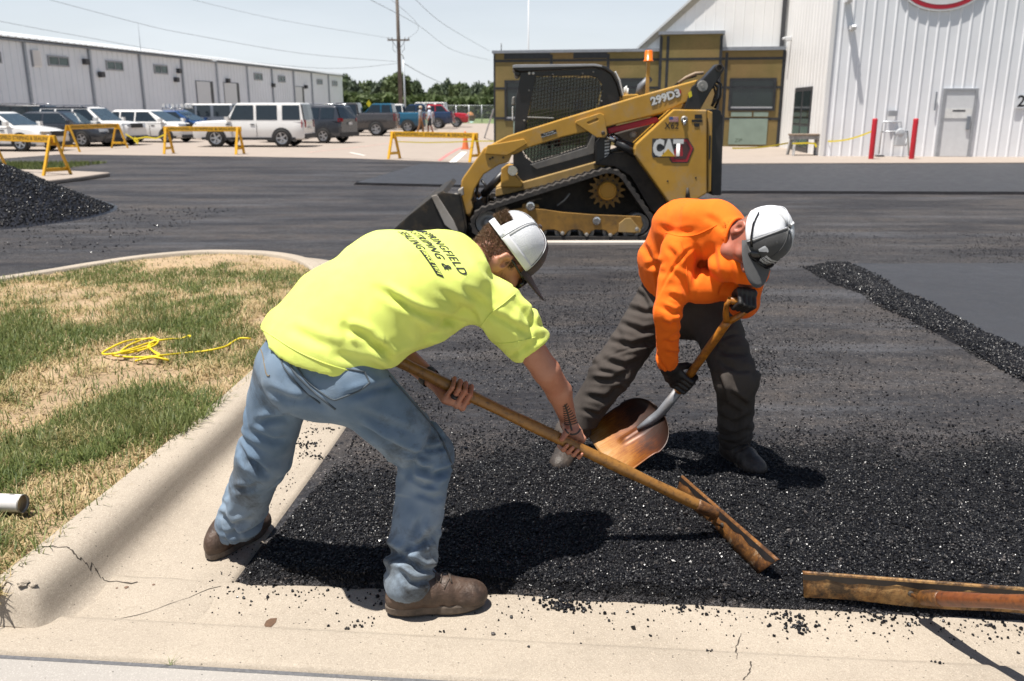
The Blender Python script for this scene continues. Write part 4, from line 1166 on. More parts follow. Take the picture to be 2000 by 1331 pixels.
# ---- trees behind the car park
def mat_leaf(name, a, b):
    t = NT(name); r = t.n('NewGeometry').outputs['Random Per Island']
    c = t.mix(r, a, b); t.set(Base_Color=c, Roughness=0.6); t.b.inputs['Specular IOR Level'].default_value = 0.25
    tr = t.n('BsdfTranslucent', Color=c); mx = t.n('MixShader', Fac=0.25)
    t.t.links.new(t.b.outputs[0], mx.inputs[1]); t.t.links.new(tr.outputs[0], mx.inputs[2])
    t.t.links.new(mx.outputs[0], t.t.nodes['Material Output'].inputs['Surface']); return t.mat
M_LEAF = [mat_leaf('leaf_a', (0.065, 0.095, 0.05), (0.12, 0.155, 0.075)), mat_leaf('leaf_b', (0.06, 0.085, 0.058), (0.11, 0.14, 0.085)), mat_leaf('leaf_c', (0.075, 0.105, 0.04), (0.13, 0.165, 0.07))]
M_BARK = pm('bark', (0.09, 0.07, 0.055), 0.9, var=0.3, vs=4)
def crown_mesh(seed, mat, nb=46, nl=70, leaf=0.09):
    r = np.random.default_rng(seed)
    d = r.normal(size=(nb, 3)); d /= np.linalg.norm(d, axis=1)[:, None]
    c = d * (r.random(nb) ** 0.5)[:, None] * np.array([0.40, 0.40, 0.36]) + np.array([0, 0, 0.60])
    br = r.uniform(0.09, 0.2, nb)
    V = []
    for k in range(nb):
        q = r.normal(size=(nl, 3)); q /= np.linalg.norm(q, axis=1)[:, None]
        p = c[k] + q * (br[k] * r.random(nl) ** 0.35)[:, None]
        a = r.normal(size=(nl, 3)); a /= np.linalg.norm(a, axis=1)[:, None]
        b = np.cross(a, q); b /= np.linalg.norm(b, axis=1)[:, None] + 1e-6
        s = leaf * r.uniform(0.4, 1.0, nl)[:, None]
        V.append(np.stack([p - a * s, p + b * s * .6, p + a * s, p - b * s * .6], 1))
    V = np.concatenate(V).reshape(-1, 3)
    return np_mesh('crown', V, np.arange(len(V)).reshape(-1, 4), mat, False)
CROWNS = [crown_mesh(100 + k, M_LEAF[k % 3]) for k in range(6)]
def trunk_mesh():
    mb = MB(); mb.tube([(0, 0, 0), (.01, 0, .25), (-.01, .01, .5), (0, 0, .72)], [.035, .028, .02, .008], 8)
    for a in (0.3, 1.7, 3.1, 4.4, 5.5):
        mb.tube([(0, 0, .3 + .04 * a), (.12 * math.cos(a), .12 * math.sin(a), .45 + .04 * a), (.24 * math.cos(a), .24 * math.sin(a), .55 + .05 * a)], [.014, .009, .004], 6)
    return mb.mesh('trunk', M_BARK)
TRUNK = trunk_mesh()
def tree(x, Y, ytop, wpx, label, k):
    b = at(x, 212, Y); ztop_ = at(x, ytop, Y).z; w = wpx * Y / FPX
    t = thing('tree', label, 'tree', (b.x, Y, -0.05), 'trees beyond the car park', random.uniform(0, 6), False)
    for nm, me in (('trunk', TRUNK), ('crown', CROWNS[k % 6])):
        o = bpy.data.objects.new(nm, me); COL.objects.link(o); o.parent = t; o.scale = (w, w, ztop_ + 0.3)
    return t
for k, (x, Y, yt, w, lab) in enumerate((
    (672, 165, 153, 42, 'dark tree rising right at the corner of the warehouse'), (690, 160, 164, 40, 'low rounded tree behind the grey pickup cab'),
    (708, 175, 165, 36, 'tree top showing just above the yellow road sign'), (726, 180, 162, 44, 'pale rounded tree behind the white truck, taller than its neighbours'),
    (748, 170, 160, 44, 'broad dark tree left of the utility pole'), (776, 165, 146, 62, 'tallest dark tree directly behind the utility pole'),
    (803, 172, 158, 46, 'dark tree filling in just right of the lamp post'), (818, 178, 176, 40, 'lower lighter tree in the dip of the skyline'),
    (838, 172, 178, 36, 'low dark tree above the red truck cab'), (852, 170, 168, 36, 'narrow tree rising at the left of the right hand grove'),
    (872, 180, 162, 50, 'highest rounded tree of the right hand grove'), (893, 172, 166, 42, 'mid green tree in the middle of the right hand grove'),
    (915, 168, 170, 42, 'dark tree above the chain fence posts'), (936, 160, 168, 40, 'pointed dark tree near the annex corner'), (958, 155, 166, 46, 'dark tree half hidden behind the annex corner'),
    (985, 150, 168, 44, 'tree mostly hidden behind the annex'))):
    tree(x, Y, yt, w, lab, k)
# low hedge of brush under the trees
n = 16000; r_ = np.random.default_rng(9)
x = r_.uniform(-38, 2, n); y = r_.uniform(142, 152, n); z = r_.random(n) ** 0.7 * (2.6 + 1.6 * fbm(x * .3, y * 0, 3))
a = r_.normal(size=(n, 3)); b = r_.normal(size=(n, 3)); s = 0.35
p = np.stack([x, y, z], 1); V = np.stack([p - a * s, p + b * s * .6, p + a * s, p - b * s * .6], 1).reshape(-1, 3)
tag(link('roadside_brush', np_mesh('roadside_brush', V, np.arange(4 * n).reshape(-1, 4), M_LEAF[2], False)), 'mass of green brush growing below the far trees', 'brush', kind='stuff')
# green verge beyond the car park
sheet('grass_verge', [(at(880, 240, 85).x, 98), (14, 92), (16, 145), (-40, 145), (-30, 128)], 0.012, pm('verge_green', (0.13, 0.17, 0.06), 0.9, var=0.3, vs=0.3))
# road sign
sp = thing('road_sign', 'small yellow diamond road sign on a post before the trees', 'sign', (at(720.5, 205, 130).x, 130, 0))
q = at(720.5, 203, 130); mb = MB(); mb.cyl((q.x, 130, 0), (q.x, 130, q.z + .2), .05, .05, 8); mb.build('post', M_PIPE, sp)
mb = MB(); mb.prism([(q.x - .36, 129.9, q.z), (q.x, 129.9, q.z - .55), (q.x + .36, 129.9, q.z), (q.x, 129.9, q.z + .55)], (0, .03, 0)); mb.build('sign_plate', pm('sign_yellow', (0.6, 0.48, 0.02), 0.5), sp)
# chain-link fence at the far end
fn = thing('chain_fence', 'grey chain link fence at the far end of the car park', 'fence', (at(915, 230, 100).x, 100, 0))
fx0, fx1 = at(866, 230, 100).x, at(966, 230, 100).x
for k in range(5):
    x = fx0 + (fx1 - fx0) * k / 4; mb = MB(); mb.cyl((x, 100, 0), (x, 100, 1.95), .05, .05, 8); mb.build('post', M_PIPE, fn)
mb = MB(); mb.cyl((fx0, 100, 1.92), (fx1, 100, 1.92), .035, .035, 6); mb.build('rail', M_PIPE, fn)
mb = MB()
for k in range(40):
    x = fx0 + (fx1 - fx0) * k / 40; dx = (fx1 - fx0) / 40 * 3
    mb.obox((x, 100, 0.05), (min(x + dx, fx1), 100, 1.9), .012, .012); mb.obox((min(x + dx, fx1), 100.02, 0.05), (x, 100.02, 1.9), .012, .012)
mb.build('mesh', M_PIPE, fn)
# tub and teal crate by the fence
q = gp(918, 236.5, .01); tbx = thing('tub', 'rusty brown round tub with an orange load by the far fence', 'tub', q)
mb = MB(); mb.lathe(q, (0, 0, 1), [(.55, 0), (.75, .35), (.78, .7), (.7, .7), (.62, .5), (0, .5)], 20); mb.build('tub_body', pm('rusty_brown', (0.16, 0.08, 0.05), 0.8, var=.3), tbx)
mb = MB(); mb.lathe(q + Vector((0, 0, .5)), (0, 0, 1), [(.6, 0), (.5, .3), (.3, .55), (.15, .62), (0, .62)], 9); mb.build('load', pm('orange_load', (0.5, 0.2, 0.06), .8, var=.3, vs=3), tbx)
sheet('teal_painted_patch', [(p.x, p.y) for p in (gp(898, 236), gp(925, 238), gp(922, 240.5), gp(895, 240))], 0.014, pm('teal_paint', (0.3, 0.45, 0.42), .8, var=.2))
# brace post beside the annex
mb = MB(); a, b = gp(946, 270, .01), at(964, 214, 41); mb.obox(a, b, .06, .06); tag(mb.build('prop_post', M_GREYWIN), 'slanted grey prop leaning on the annex corner', 'prop')
# ================================================================== compact track loader
YN = 10.55                                            # outer side of its near track
WID = 1.93
M_CATY = pm('machine_yellow', (0.46, 0.25, 0.035), 0.42, var=0.12, vs=3, dirt=(0.36, 0.26, 0.15), dirt_amt=0.95, dirt_s=2.6)
M_CATD = pm('dusty_yellow', (0.34, 0.22, 0.075), 0.7, var=0.2, vs=4, dirt=(0.24, 0.18, 0.12), dirt_amt=0.8, dirt_s=3)
M_FRAMEY = pm('muddy_yellow', (0.22, 0.115, 0.018), 0.6, var=0.3, vs=6, dirt=(0.045, 0.034, 0.026), dirt_amt=0.9, dirt_s=4)
M_BLK = pm('machine_black', (0.014, 0.014, 0.016), 0.38, var=0.2, vs=4, dirt=(0.07, 0.06, 0.05), dirt_amt=0.45, dirt_s=3)
M_GUNK = pm('greasy_dark', (0.035, 0.028, 0.022), 0.7, var=0.4, vs=8, dirt=(0.11, 0.085, 0.065), dirt_amt=0.6, dirt_s=5, bump=0.4)
M_RUB = pm('track_rubber', (0.035, 0.031, 0.028), 0.85, var=0.3, vs=10, dirt=(0.14, 0.115, 0.095), dirt_amt=0.7, dirt_s=7, bump=0.6, bs=70)
M_IRON = pm('worn_steel', (0.30, 0.29, 0.27), 0.5, metal=0.4, var=0.2, vs=6, dirt=(0.12, 0.09, 0.06), dirt_amt=0.6)
M_GREYP = pm('grey_dusty_steel', (0.36, 0.33, 0.29), 0.75, var=0.12, vs=5, dirt=(0.18, 0.13, 0.08), dirt_amt=0.6)
M_BUCK = pm('bucket_black', (0.016, 0.014, 0.011), 0.6, var=0.5, vs=5, dirt=(0.11, 0.075, 0.04), dirt_amt=0.8, dirt_s=4, bump=0.4)
M_CHROME = pm('bright_metal', (0.65, 0.65, 0.65), 0.2, metal=1.0, var=0.05)
M_REDP = pm('red_lock_bar', (0.38, 0.012, 0.03), 0.45, var=0.1, dirt=(0.25, 0.1, 0.07), dirt_amt=0.3)
M_WHT = pm('decal_white', (0.66, 0.66, 0.64), 0.5, var=0.03)
M_LREDD = pm('decal_red', (0.36, 0.02, 0.03), 0.45, var=0.1)
def glass_mat(name, tint, alpha):
    t = NT(name)
    gl = t.n('BsdfGlossy', Color=(1, 1, 1), Roughness=0.03); tr = t.n('BsdfTransparent', Color=tint)
    fr = t.n('Fresnel', IOR=1.5); mx = t.n('MixShader', Fac=fr.outputs[0])
    t.t.links.new(tr.outputs[0], mx.inputs[1]); t.t.links.new(gl.outputs[0], mx.inputs[2])
    t.t.links.new(mx.outputs[0], t.t.nodes['Material Output'].inputs['Surface']); return t.mat
M_CABGL = glass_mat('cab_glass', (0.22, 0.27, 0.26), 0.5)
def Lp(px, py, d): return at(px, py, YN + d)
def plate(mb, pts, d0, d1):
    return mb.prism([Lp(x, y, d0) for x, y in pts], (0, d1 - d0, 0))
def plate_hole(outer, holes, d0, d1):
    """Plate with openings, standing parallel to the machine's side."""
    bm = bmesh.new()
    edges = []
    for loop in [outer] + holes:
        vs = [bm.verts.new(Lp(x, y, d0)) for x, y in loop]
        edges += [bm.edges.new((vs[i], vs[(i + 1) % len(vs)])) for i in range(len(vs))]
    bmesh.ops.triangle_fill(bm, edges=edges, use_beauty=True)
    r = bmesh.ops.extrude_face_region(bm, geom=bm.faces[:])
    bmesh.ops.translate(bm, verts=[v for v in r['geom'] if isinstance(v, bmesh.types.BMVert)], vec=(0, d1 - d0, 0))
    bmesh.ops.recalc_face_normals(bm, faces=bm.faces)
    me = bpy.data.meshes.new('plate'); bm.to_mesh(me); bm.free(); return me
ld = thing('track_loader', 'dusty yellow compact track loader with a black caged cab and lowered bucket', 'loader', Lp(1170, 476, 0.9))
def part(name, pts, d0, d1, m, parent=None, bevel=0.012):
    mb = MB(); plate(mb, pts, d0, d1); return mb.build(name, m, parent or ld, bevel=bevel)
# ---- tracks
def XZ(px, py): q = Lp(px, py, 0); return (q.x, q.z)
def hull_loop(circs, n=28):
    pts = []
    for (x, z, r) in circs:
        for k in range(n): a = 2 * math.pi * k / n; pts.append((x + r * math.cos(a), z + r * math.sin(a)))
    pts = sorted(set(pts))
    def half(ps):
        h = []
        for p in ps:
            while len(h) > 1 and (h[-1][0] - h[-2][0]) * (p[1] - h[-2][1]) - (h[-1][1] - h[-2][1]) * (p[0] - h[-2][0]) <= 0: h.pop()
            h.append(p)
        return h[:-1]
    return half(pts) + half(pts[::-1])
def resample(P, step):
    out = []; n = len(P); carry = 0.0
    for i in range(n):
        a, b = Vector(P[i]), Vector(P[(i + 1) % n]); L = (b - a).length; t = carry
        while t < L: out.append(a.lerp(b, t / L)); t += step
        carry = t - L
    return out
s_ = (Lp(1001, 400, 0).x - Lp(1000, 400, 0).x)
fx, fz = XZ(952, 438); sx_, sz_ = XZ(1188, 374.5); rx_, rz_ = XZ(1249, 440)
R_BIG = fz - 0.035
circ = [(fx, fz, R_BIG), (sx_, sz_, 42 * s_), (rx_, rz_, rz_ - 0.035)]
loop_o = resample(hull_loop(circ), 0.048)
def track(y0, y1, nm):
    th = 0.042; n = len(loop_o); mb = MB(); rows = []
    for i in range(n):
        p, q = loop_o[i - 1], loop_o[(i + 1) % n]; t = (q - p).normalized(); nn = Vector((t.y, -t.x))      # outward for counter-clockwise
        c = loop_o[i]; ci = c - nn * th
        lug = 0.02 if i % 2 == 0 else 0.0
        o_ = c + nn * lug
        rows.append([(o_.x, y0 + .01, o_.y), (o_.x, y1 - .01, o_.y), (ci.x, y1 - .01, ci.y), (ci.x, y0 + .01, ci.y)])
    mb.grid(rows, close_u=True, close_v=True)
    t_ = mb.build(nm, M_RUB, ld); return t_
tr1 = track(YN, YN + 0.45, 'track'); tr2 = track(YN + WID - 0.45, YN + WID, 'track')
# wheels, sprocket and rollers (near side in full, far side the large ones)
for side in (0, 1):
    y0 = YN + 0.03 if side == 0 else YN + WID - 0.03; dr = 1 if side == 0 else -1
    for (x, z, r) in ((fx, fz, R_BIG - 0.05), (rx_, rz_, rz_ - 0.09)):
        mb = MB(); mb.smooth = True; mb.lathe((x, y0 + dr * 0.06, z), (0, dr, 0), [(0.0, 0.0), (r * .35, 0.0), (r * .4, .03), (r * .85, .04), (r * .93, 0.0), (r, 0.0), (r, .3), (0, .3)], 28); mb.build('idler', M_IRON, ld)
    if side == 0:
        for px_c in (1005, 1052, 1100, 1146, 1194, 1234):
            x, z = XZ(px_c, 454.5); r = 16.5 * s_
            mb = MB(); mb.lathe((x, y0 + 0.05, z), (0, 1, 0), [(0, .05), (r * .55, .05), (r * .62, .01), (r * .94, 0), (r, .015), (r, .3), (0, .3)], 22); ro = mb.build('roller', M_IRON, ld)
    # sprocket with teeth
    mb = MB(); pts = []
    for k in range(80):
        a = 2 * math.pi * k / 80; f = (0.225, 0.225, 0.175, 0.168, 0.178)[k % 5]; pts.append((sx_ + f * math.cos(a), y0 + dr * .12, sz_ + f * math.sin(a)))
    mb.prism(pts, (0, dr * 0.05, 0)); sp_ = mb.build('sprocket', M_FRAMEY, ld)
    mb = MB(); mb.lathe((sx_, y0 + dr * .02, sz_), (0, dr, 0), [(0, .01), (.085, .01), (.095, .0), (.11, .012), (.112, .11), (.16, .115)], 30); hub = mb.build('hub', pm('hub_yellow', (0.42, 0.20, 0.015), 0.5, var=.1, dirt=(.12, .08, .05), dirt_amt=.4), sp_)
    if side == 0:
        for k in range(12):
            a = 2 * math.pi * k / 12; mb = MB(); c = Vector((sx_ + .14 * math.cos(a), y0 + .11, sz_ + .14 * math.sin(a))); mb.cyl(c, c - Vector((0, .018, 0)), .012, n=6); mb.build('bolt', M_GUNK, sp_)
# undercarriage frame with scalloped lower edge
fr = [(985, 412), (1023, 406), (1060, 409), (1100, 415), (1158, 419.5), (1252, 423), (1256, 440), (1250, 452), (1240, 457)]
for px_c in (1194, 1146, 1100, 1052, 1005): fr += [(px_c + 17, 449), (px_c + 9, 452), (px_c + 4, 459), (px_c, 460.5), (px_c - 4, 459), (px_c - 9, 452), (px_c - 17, 449)] if px_c != 1194 else [(1218, 450), (px_c + 14, 452), (px_c + 5, 459), (px_c, 460.5), (px_c - 4, 459), (px_c - 9, 452), (px_c - 17, 449)]
fr += [(978, 440)]
uf = part('undercarriage_frame', fr, 0.025, 0.055, M_FRAMEY, bevel=0.006)
part('undercarriage_beam', [(985, 416), (1250, 428), (1245, 447), (985, 447)], 0.06, 0.40, M_GUNK)
part('cover_plate', [(1209, 437), (1221, 427), (1232, 426), (1252, 450), (1250, 455), (1208, 454)], 0.008, 0.024, M_CATD, uf, 0.005)
for x, y, r in ((1165, 431.5, 8), (1036, 403, 8.5), (1098.5, 456, 3.8), (1145.5, 458.5, 3.8), (1192, 459.5, 3.8), (1243.5, 447.5, 3.8)):
    c = Lp(x, y, 0.024); mb = MB(); mb.lathe(c, (0, -1, 0), [(0, .03), (r * s_ * .6, .03), (r * s_ * .7, .022), (r * s_, .02), (r * s_, -.01)], 18); mb.build('bolt', M_CHROME if r > 5 else M_IRON, uf)
part('tensioner', [(1020, 400), (1028, 397), (1052, 400), (1054, 406), (1020, 408)], 0.03, 0.12, M_FRAMEY)
mb = MB(); a, b, c = Lp(1088, 402, .2), Lp(1102, 392, .2), Lp(1113, 378, .2); mb.tube([a, b, c], .012, 6); mb.build('hose', M_IRON, ld)
# ---- chassis
part('chassis', [(968, 385), (968, 369), (978, 366), (979, 340), (995, 328), (1004, 337), (1021, 356), (1158, 318), (1250, 285), (1262, 300), (1150, 345), (1040, 368)], 0.44, 1.49, M_CATD)
part('belly', [(968, 386), (1040, 369), (1150, 346), (1262, 301), (1345, 395), (1345, 420), (1250, 425), (968, 425)], 0.46, 1.47, M_GUNK)
part('rear_fender', [(1160, 322), (1195, 300), (1245, 296), (1330, 405), (1318, 440), (1270, 410), (1232, 345), (1200, 326)], 0.30, 0.452, M_GUNK)
part('front_bracket', [(978, 366), (979, 330), (990, 322), (1003, 322), (1006, 345), (1022, 358), (1018, 366)], 0.36, 0.455, M_CATY)
mb = MB(); mb.lathe(Lp(1001, 334, .33), (0, 1, 0), [(0, 0), (.06, 0), (.07, .02), (.07, .1)], 16); mb.build('pin', M_CHROME, ld)
# ---- cab
CO = [(1017, 142), (1160, 134), (1180, 137), (1194, 146), (1204, 165), (1211, 191), (1205, 240), (1190, 272), (1186, 316), (1158, 318), (1030, 354), (1018, 352), (1004, 336), (1002, 312), (1004, 266), (1008, 190)]
WIN = [(1047, 149), (1150, 148), (1166, 152), (1176, 165), (1177, 178), (1170, 205), (1150, 258), (1146, 284), (1040, 318), (1026, 308), (1021, 297), (1030, 232)]
for d0, d1 in ((0.50, 0.55), (1.40, 1.45)):
    me = plate_hole(CO, [WIN], YN * 0 + d0, d1); me.materials.append(M_BLK); link('cab_side', me, ld, 0.006)
part('cab_back', [(1186, 146), (1194, 148), (1204, 168), (1211, 191), (1205, 240), (1190, 290), (1180, 316), (1165, 316), (1176, 250), (1196, 200), (1190, 165)], 0.552, 1.398, M_BLK)
part('cab_floor', [(1006, 338), (1020, 352), (1030, 352), (1158, 316), (1158, 308), (1030, 343)], 0.552, 1.398, M_BLK)
roof_ = part('cab_roof', [(1001, 128.5), (1002, 136), (1017, 141), (1160, 133), (1181, 136), (1195, 146), (1205, 165), (1213, 191), (1217, 190), (1209, 162), (1199, 141), (1184, 129.5), (1165, 125.5), (1010, 127)], 0.46, 1.49, M_BLK, bevel=0.015)
part('roof_edge_strip', [(1001, 128), (1001.5, 133), (1160, 129.5), (1176, 131.5), (1176, 128), (1163, 125.2), (1008, 126.6)], 0.445, 0.458, pm('roof_edge_grey', (0.32, 0.33, 0.35), 0.35, var=.1), roof_, 0.004)
part('roof_front_lip', [(1004, 137), (1006, 149), (1013, 150), (1018, 142)], 0.5, 1.45, M_BLK)
part('rear_window_strip', [(1200, 141), (1208, 158), (1216, 188), (1219, 188), (1212, 157), (1203, 139)], 0.50, 0.54, M_WHT)
gl = part('side_glass', [(1046, 150), (1166, 153), (1176, 170), (1150, 258), (1146, 283), (1040, 317), (1022, 297), (1031, 232)], 0.53, 0.536, M_CABGL, bevel=0)
# wire screen
def poly_clip_line(poly, p, d):
    """parameter intervals of the line p + t d inside poly"""
    ts = []
    n = len(poly)
    for i in range(n):
        a, b = Vector(poly[i]), Vector(poly[(i + 1) % n]); e = b - a
        den = d.x * e.y - d.y * e.x
        if abs(den) < 1e-9: continue
        t = ((a.x - p.x) * e.y - (a.y - p.y) * e.x) / den; u = ((a.x - p.x) * d.y - (a.y - p.y) * d.x) / den
        if 0 <= u < 1: ts.append(t)
    ts.sort(); return [(ts[i], ts[i + 1]) for i in range(0, len(ts) - 1, 2)]
mb = MB()
for k in range(-6, 34):
    p = Vector((1020, 150 + k * 7.2)); d = Vector((1, -0.2))
    for a, b in poly_clip_line(WIN, p, d): q0, q1 = p + d * a, p + d * b; mb.obox(Lp(q0.x, q0.y, .512), Lp(q1.x, q1.y, .512), .012, .009)
for k in range(26):
    p = Vector((1022 + k * 6.2, 150)); d = Vector((-0.06, 1))
    for a, b in poly_clip_line(WIN, p, d): q0, q1 = p + d * a, p + d * b; mb.obox(Lp(q0.x, q0.y, .516), Lp(q1.x, q1.y, .516), .012, .009, up=(0, 1, 0))
sc_ = mb.build('wire_screen', pm('screen_wire', (0.05, 0.045, 0.035), .6, var=.3), ld); sc_['kind'] = 'stuff'
part('screen_bar', [(1030, 228), (1082, 230), (1082, 233), (1030, 231)], .50, .512, M_IRON)
# seat and controls inside
part('seat', [(1085, 290), (1140, 276), (1146, 230), (1138, 195), (1126, 195), (1124, 250), (1084, 270)], 0.72, 1.22, pm('seat_black', (0.03, 0.03, 0.032), .8, bump=.3), bevel=0.03)
mb = MB(); mb.tube([Lp(1075, 292, .68), Lp(1068, 262, .68), Lp(1072, 252, .68)], [.02, .018, .03], 8); mb.build('joystick', M_BLK, ld)
for x in (1033.7, 1041.5):
    mb = MB(); c = Lp(x, 143.5, .498); mb.lathe(c, (0, -1, 0), [(0, .02), (.014, .018), (.018, .008), (.018, 0)], 12); mb.build('roof_lamp', M_WHT, ld)
for x, y in ((1080, 145.5), (1138, 144), (1159, 141), (1033, 177), (1024, 236), (1175, 198), (1057, 322), (1114, 305)):
    mb = MB(); c = Lp(x, y, .498); mb.lathe(c, (0, -1, 0), [(0, .012), (.01, .01), (.013, 0)], 8); mb.build('rivet', M_IRON, ld)
part('door_mirror', [(1000, 190), (1006, 188), (1006, 206), (999, 206)], .6, .75, M_IRON); part('grab_handle', [(1000, 208), (1003, 208), (1003, 236), (1000, 236)], .6, .63, M_WHT)
part('lower_skirt', [(1036, 322), (1146, 288), (1158, 262), (1163, 264), (1160, 300), (1048, 331)], .485, .498, pm('skirt_grey', (0.13, 0.125, 0.12), .6, var=.25, dirt=(.2, .17, .13), dirt_amt=.5), bevel=.004)
vt = part('vent_box', [(1164, 280), (1178, 262), (1195, 270), (1190, 312), (1184, 320), (1164, 318)], .33, .482, M_BLK)
for k in range(7):
    y = 273 + k * 6.2; part('vent_slot', [(1181, y + 1.5), (1191 - k * .4, y), (1191 - k * .4, y + 3), (1181, y + 4.5)], .322, .332, M_WHT, vt, 0)
# ---- lift arms
ARM = [(1363, 156), (1346, 198), (1290, 222), (1187, 248), (1100, 268), (1029, 290), (1012, 299), (999, 304), (994, 317), (975, 322), (945, 341), (927, 370), (921, 392), (924, 406), (918, 424), (905, 416), (899, 394), (901, 354), (906, 345), (945, 290), (992, 266), (1100, 232), (1250, 187)]
for k, (d0, d1) in enumerate(((0.16, 0.30), (WID - 0.30, WID - 0.16))):
    arm = part('lift_arm', ARM, d0, d1, M_CATY, bevel=0.014)
    link_ = part('rear_link', [(1335, 214), (1352, 169), (1374, 154), (1400, 126), (1410, 124.5), (1416, 134), (1408, 148), (1385, 184), (1367, 216)], d0 - .02 + (.01 if k else 0), d1 + .02, M_BLK, bevel=0.012)
    if k == 0:
        part('gusset', [(952, 284), (1024, 271.5), (1030, 281), (1000, 299), (990, 304), (946, 301)], d0 - .022, d0 - .001, M_CATY, arm, .008)
        me = plate_hole([(1123, 240), (1126, 236), (1172, 221), (1180, 225), (1186, 262), (1182, 269), (1166, 269)], [[(1147, 239), (1166, 231), (1169, 233), (1168, 236), (1150, 243), (1147, 242)]], d0 - .032, d0 - .002); me.materials.append(M_CATY); link('bracket', me, arm, .006)
        mb = MB(); mb.lathe(Lp(1178, 260, d0 - .034), (0, -1, 0), [(0, .01), (.016, .01), (.025, 0)], 12); mb.build('bolt', M_GUNK, arm)
        mb = MB(); mb.lathe(Lp(1371.7, 168.8, d0 - .022), (0, -1, 0), [(0, .04), (.02, .04), (.022, .03), (.06, .03), (.066, 0)], 20); mb.build('pin', M_IRON, link_)
        mb = MB(); mb.lathe(Lp(1404.5, 133, d0 - .022), (0, -1, 0), [(0, -.0), (.028, .002), (.03, .02), (.042, .02), (.045, 0)], 20); mb.build('pin', M_GUNK, link_)
        part('yellow_label', [(1344, 182), (1350, 178), (1352, 188), (1346, 192)], d0 - .027, d0 - .021, pm('label_yellow', (.65, .55, .03), .5), link_, 0)
        for x, y in ((957, 311), (962, 308), (983, 308)):
            mb = MB(); mb.lathe(Lp(x, y, d0 - .001), (0, -1, 0), [(0, .012), (.012, .012), (.014, 0)], 8); mb.build('bolt', M_GUNK, arm)
        mb = MB(); dec = [(1056, 262), (1086, 253), (1087.5, 261), (1058, 270)]; plate(mb, dec, d0 - .005, d0 - .001); dc = mb.build('warning_label', M_INK, arm)
        ex = Lp(1086, 253, 0) - Lp(1056, 262, 0)
        for i, s in enumerate(('Final Grader', 'Value Knows APN')): put_text(s, 0.026, frame_matrix(Lp(1072, 259.5 + i * 4.4, d0 - .007), ex, (0, 0, 1)), M_WHT, arm)
        ex = Lp(1330, 180, 0) - Lp(1280, 196, 0)
        put_text('299D3', 0.125, frame_matrix(Lp(1300, 190.5, d0 - .004), ex, (0, 0, 1)) @ Matrix.Diagonal((1.05, 1, 1, 1)), M_INK, arm, bold=0.011)
        put_text('299D3', 0.125, frame_matrix(Lp(1300, 190.5, d0 - .007), ex, (0, 0, 1)) @ Matrix.Diagonal((1.05, 1, 1, 1)), M_WHT, arm, bold=0.006)
        part('red_tag', [(1324, 177), (1329, 175), (1331, 180), (1329, 187), (1324, 189)], d0 - .006, d0 - .001, M_LREDD, arm, 0)
part('arm_crossbar', [(905, 352), (925, 340), (938, 345), (915, 372)], .302, WID - .302, M_CATY)
# lock bar, cylinders, hoses
part('lock_bar', [(1186, 251), (1282, 228), (1289, 236), (1286, 240), (1190, 262)], .20, .29, M_REDP)
def cylinder(p0, p1, d, r, m1, m2):
    a, b = Lp(*p0, d), Lp(*p1, d); mb = MB(); mb.cyl(a, a.lerp(b, .72), r, n=14); c = mb.build('cylinder', m1, ld); mb = MB(); mb.cyl(a.lerp(b, .72), b, r * .55, n=12); mb.build('rod', m2, c)
cylinder((1248, 304), (1186, 266), .24, .055, M_BLK, M_CHROME); cylinder((1262, 296), (1196, 268), .36, .035, M_BLK, M_CHROME)
cylinder((992, 330), (925, 400), .55, .05, M_BLK, M_CHROME); cylinder((992, 330), (925, 400), 1.35, .05, M_BLK, M_CHROME)
for pts, d, r in (([(1378, 172), (1392, 160), (1402, 172), (1400, 192), (1390, 208)], .24, .018), ([(1380, 178), (1394, 170), (1398, 184), (1392, 205)], .3, .018), ([(1396, 158), (1408, 165), (1407, 188), (1396, 212)], .34, .016), ([(1325, 163), (1340, 152), (1358, 144), (1374, 143)], .5, .02), ([(1318, 168), (1338, 154), (1360, 148)], .56, .016), ([(925, 352), (918, 372), (924, 392), (940, 412)], .5, .02), ([(935, 350), (930, 380), (945, 400)], .62, .02), ([(940, 352), (955, 370), (950, 395), (962, 402)], .7, .018)):
    mb = MB(); mb.tube([Lp(x, y, d) for x, y in pts], r, 8); mb.build('hose', M_BLK if pts[0][0] != 1325 else pm('tan_hose', (.3, .22, .15), .7), ld)
mb = MB(); c = Lp(1237, 264, .34); mb.lathe(c, (0, -1, 0), [(0, .03), (.03, .03), (.05, .015), (.05, 0)], 6); mb.build('valve_block', M_IRON, ld)
part('arm_shade_body', [(1200, 262), (1290, 236), (1316, 216), (1330, 214), (1330, 300), (1250, 300)], .42, 1.5, M_GUNK)  # dark body standing in for the shade under the lift arm
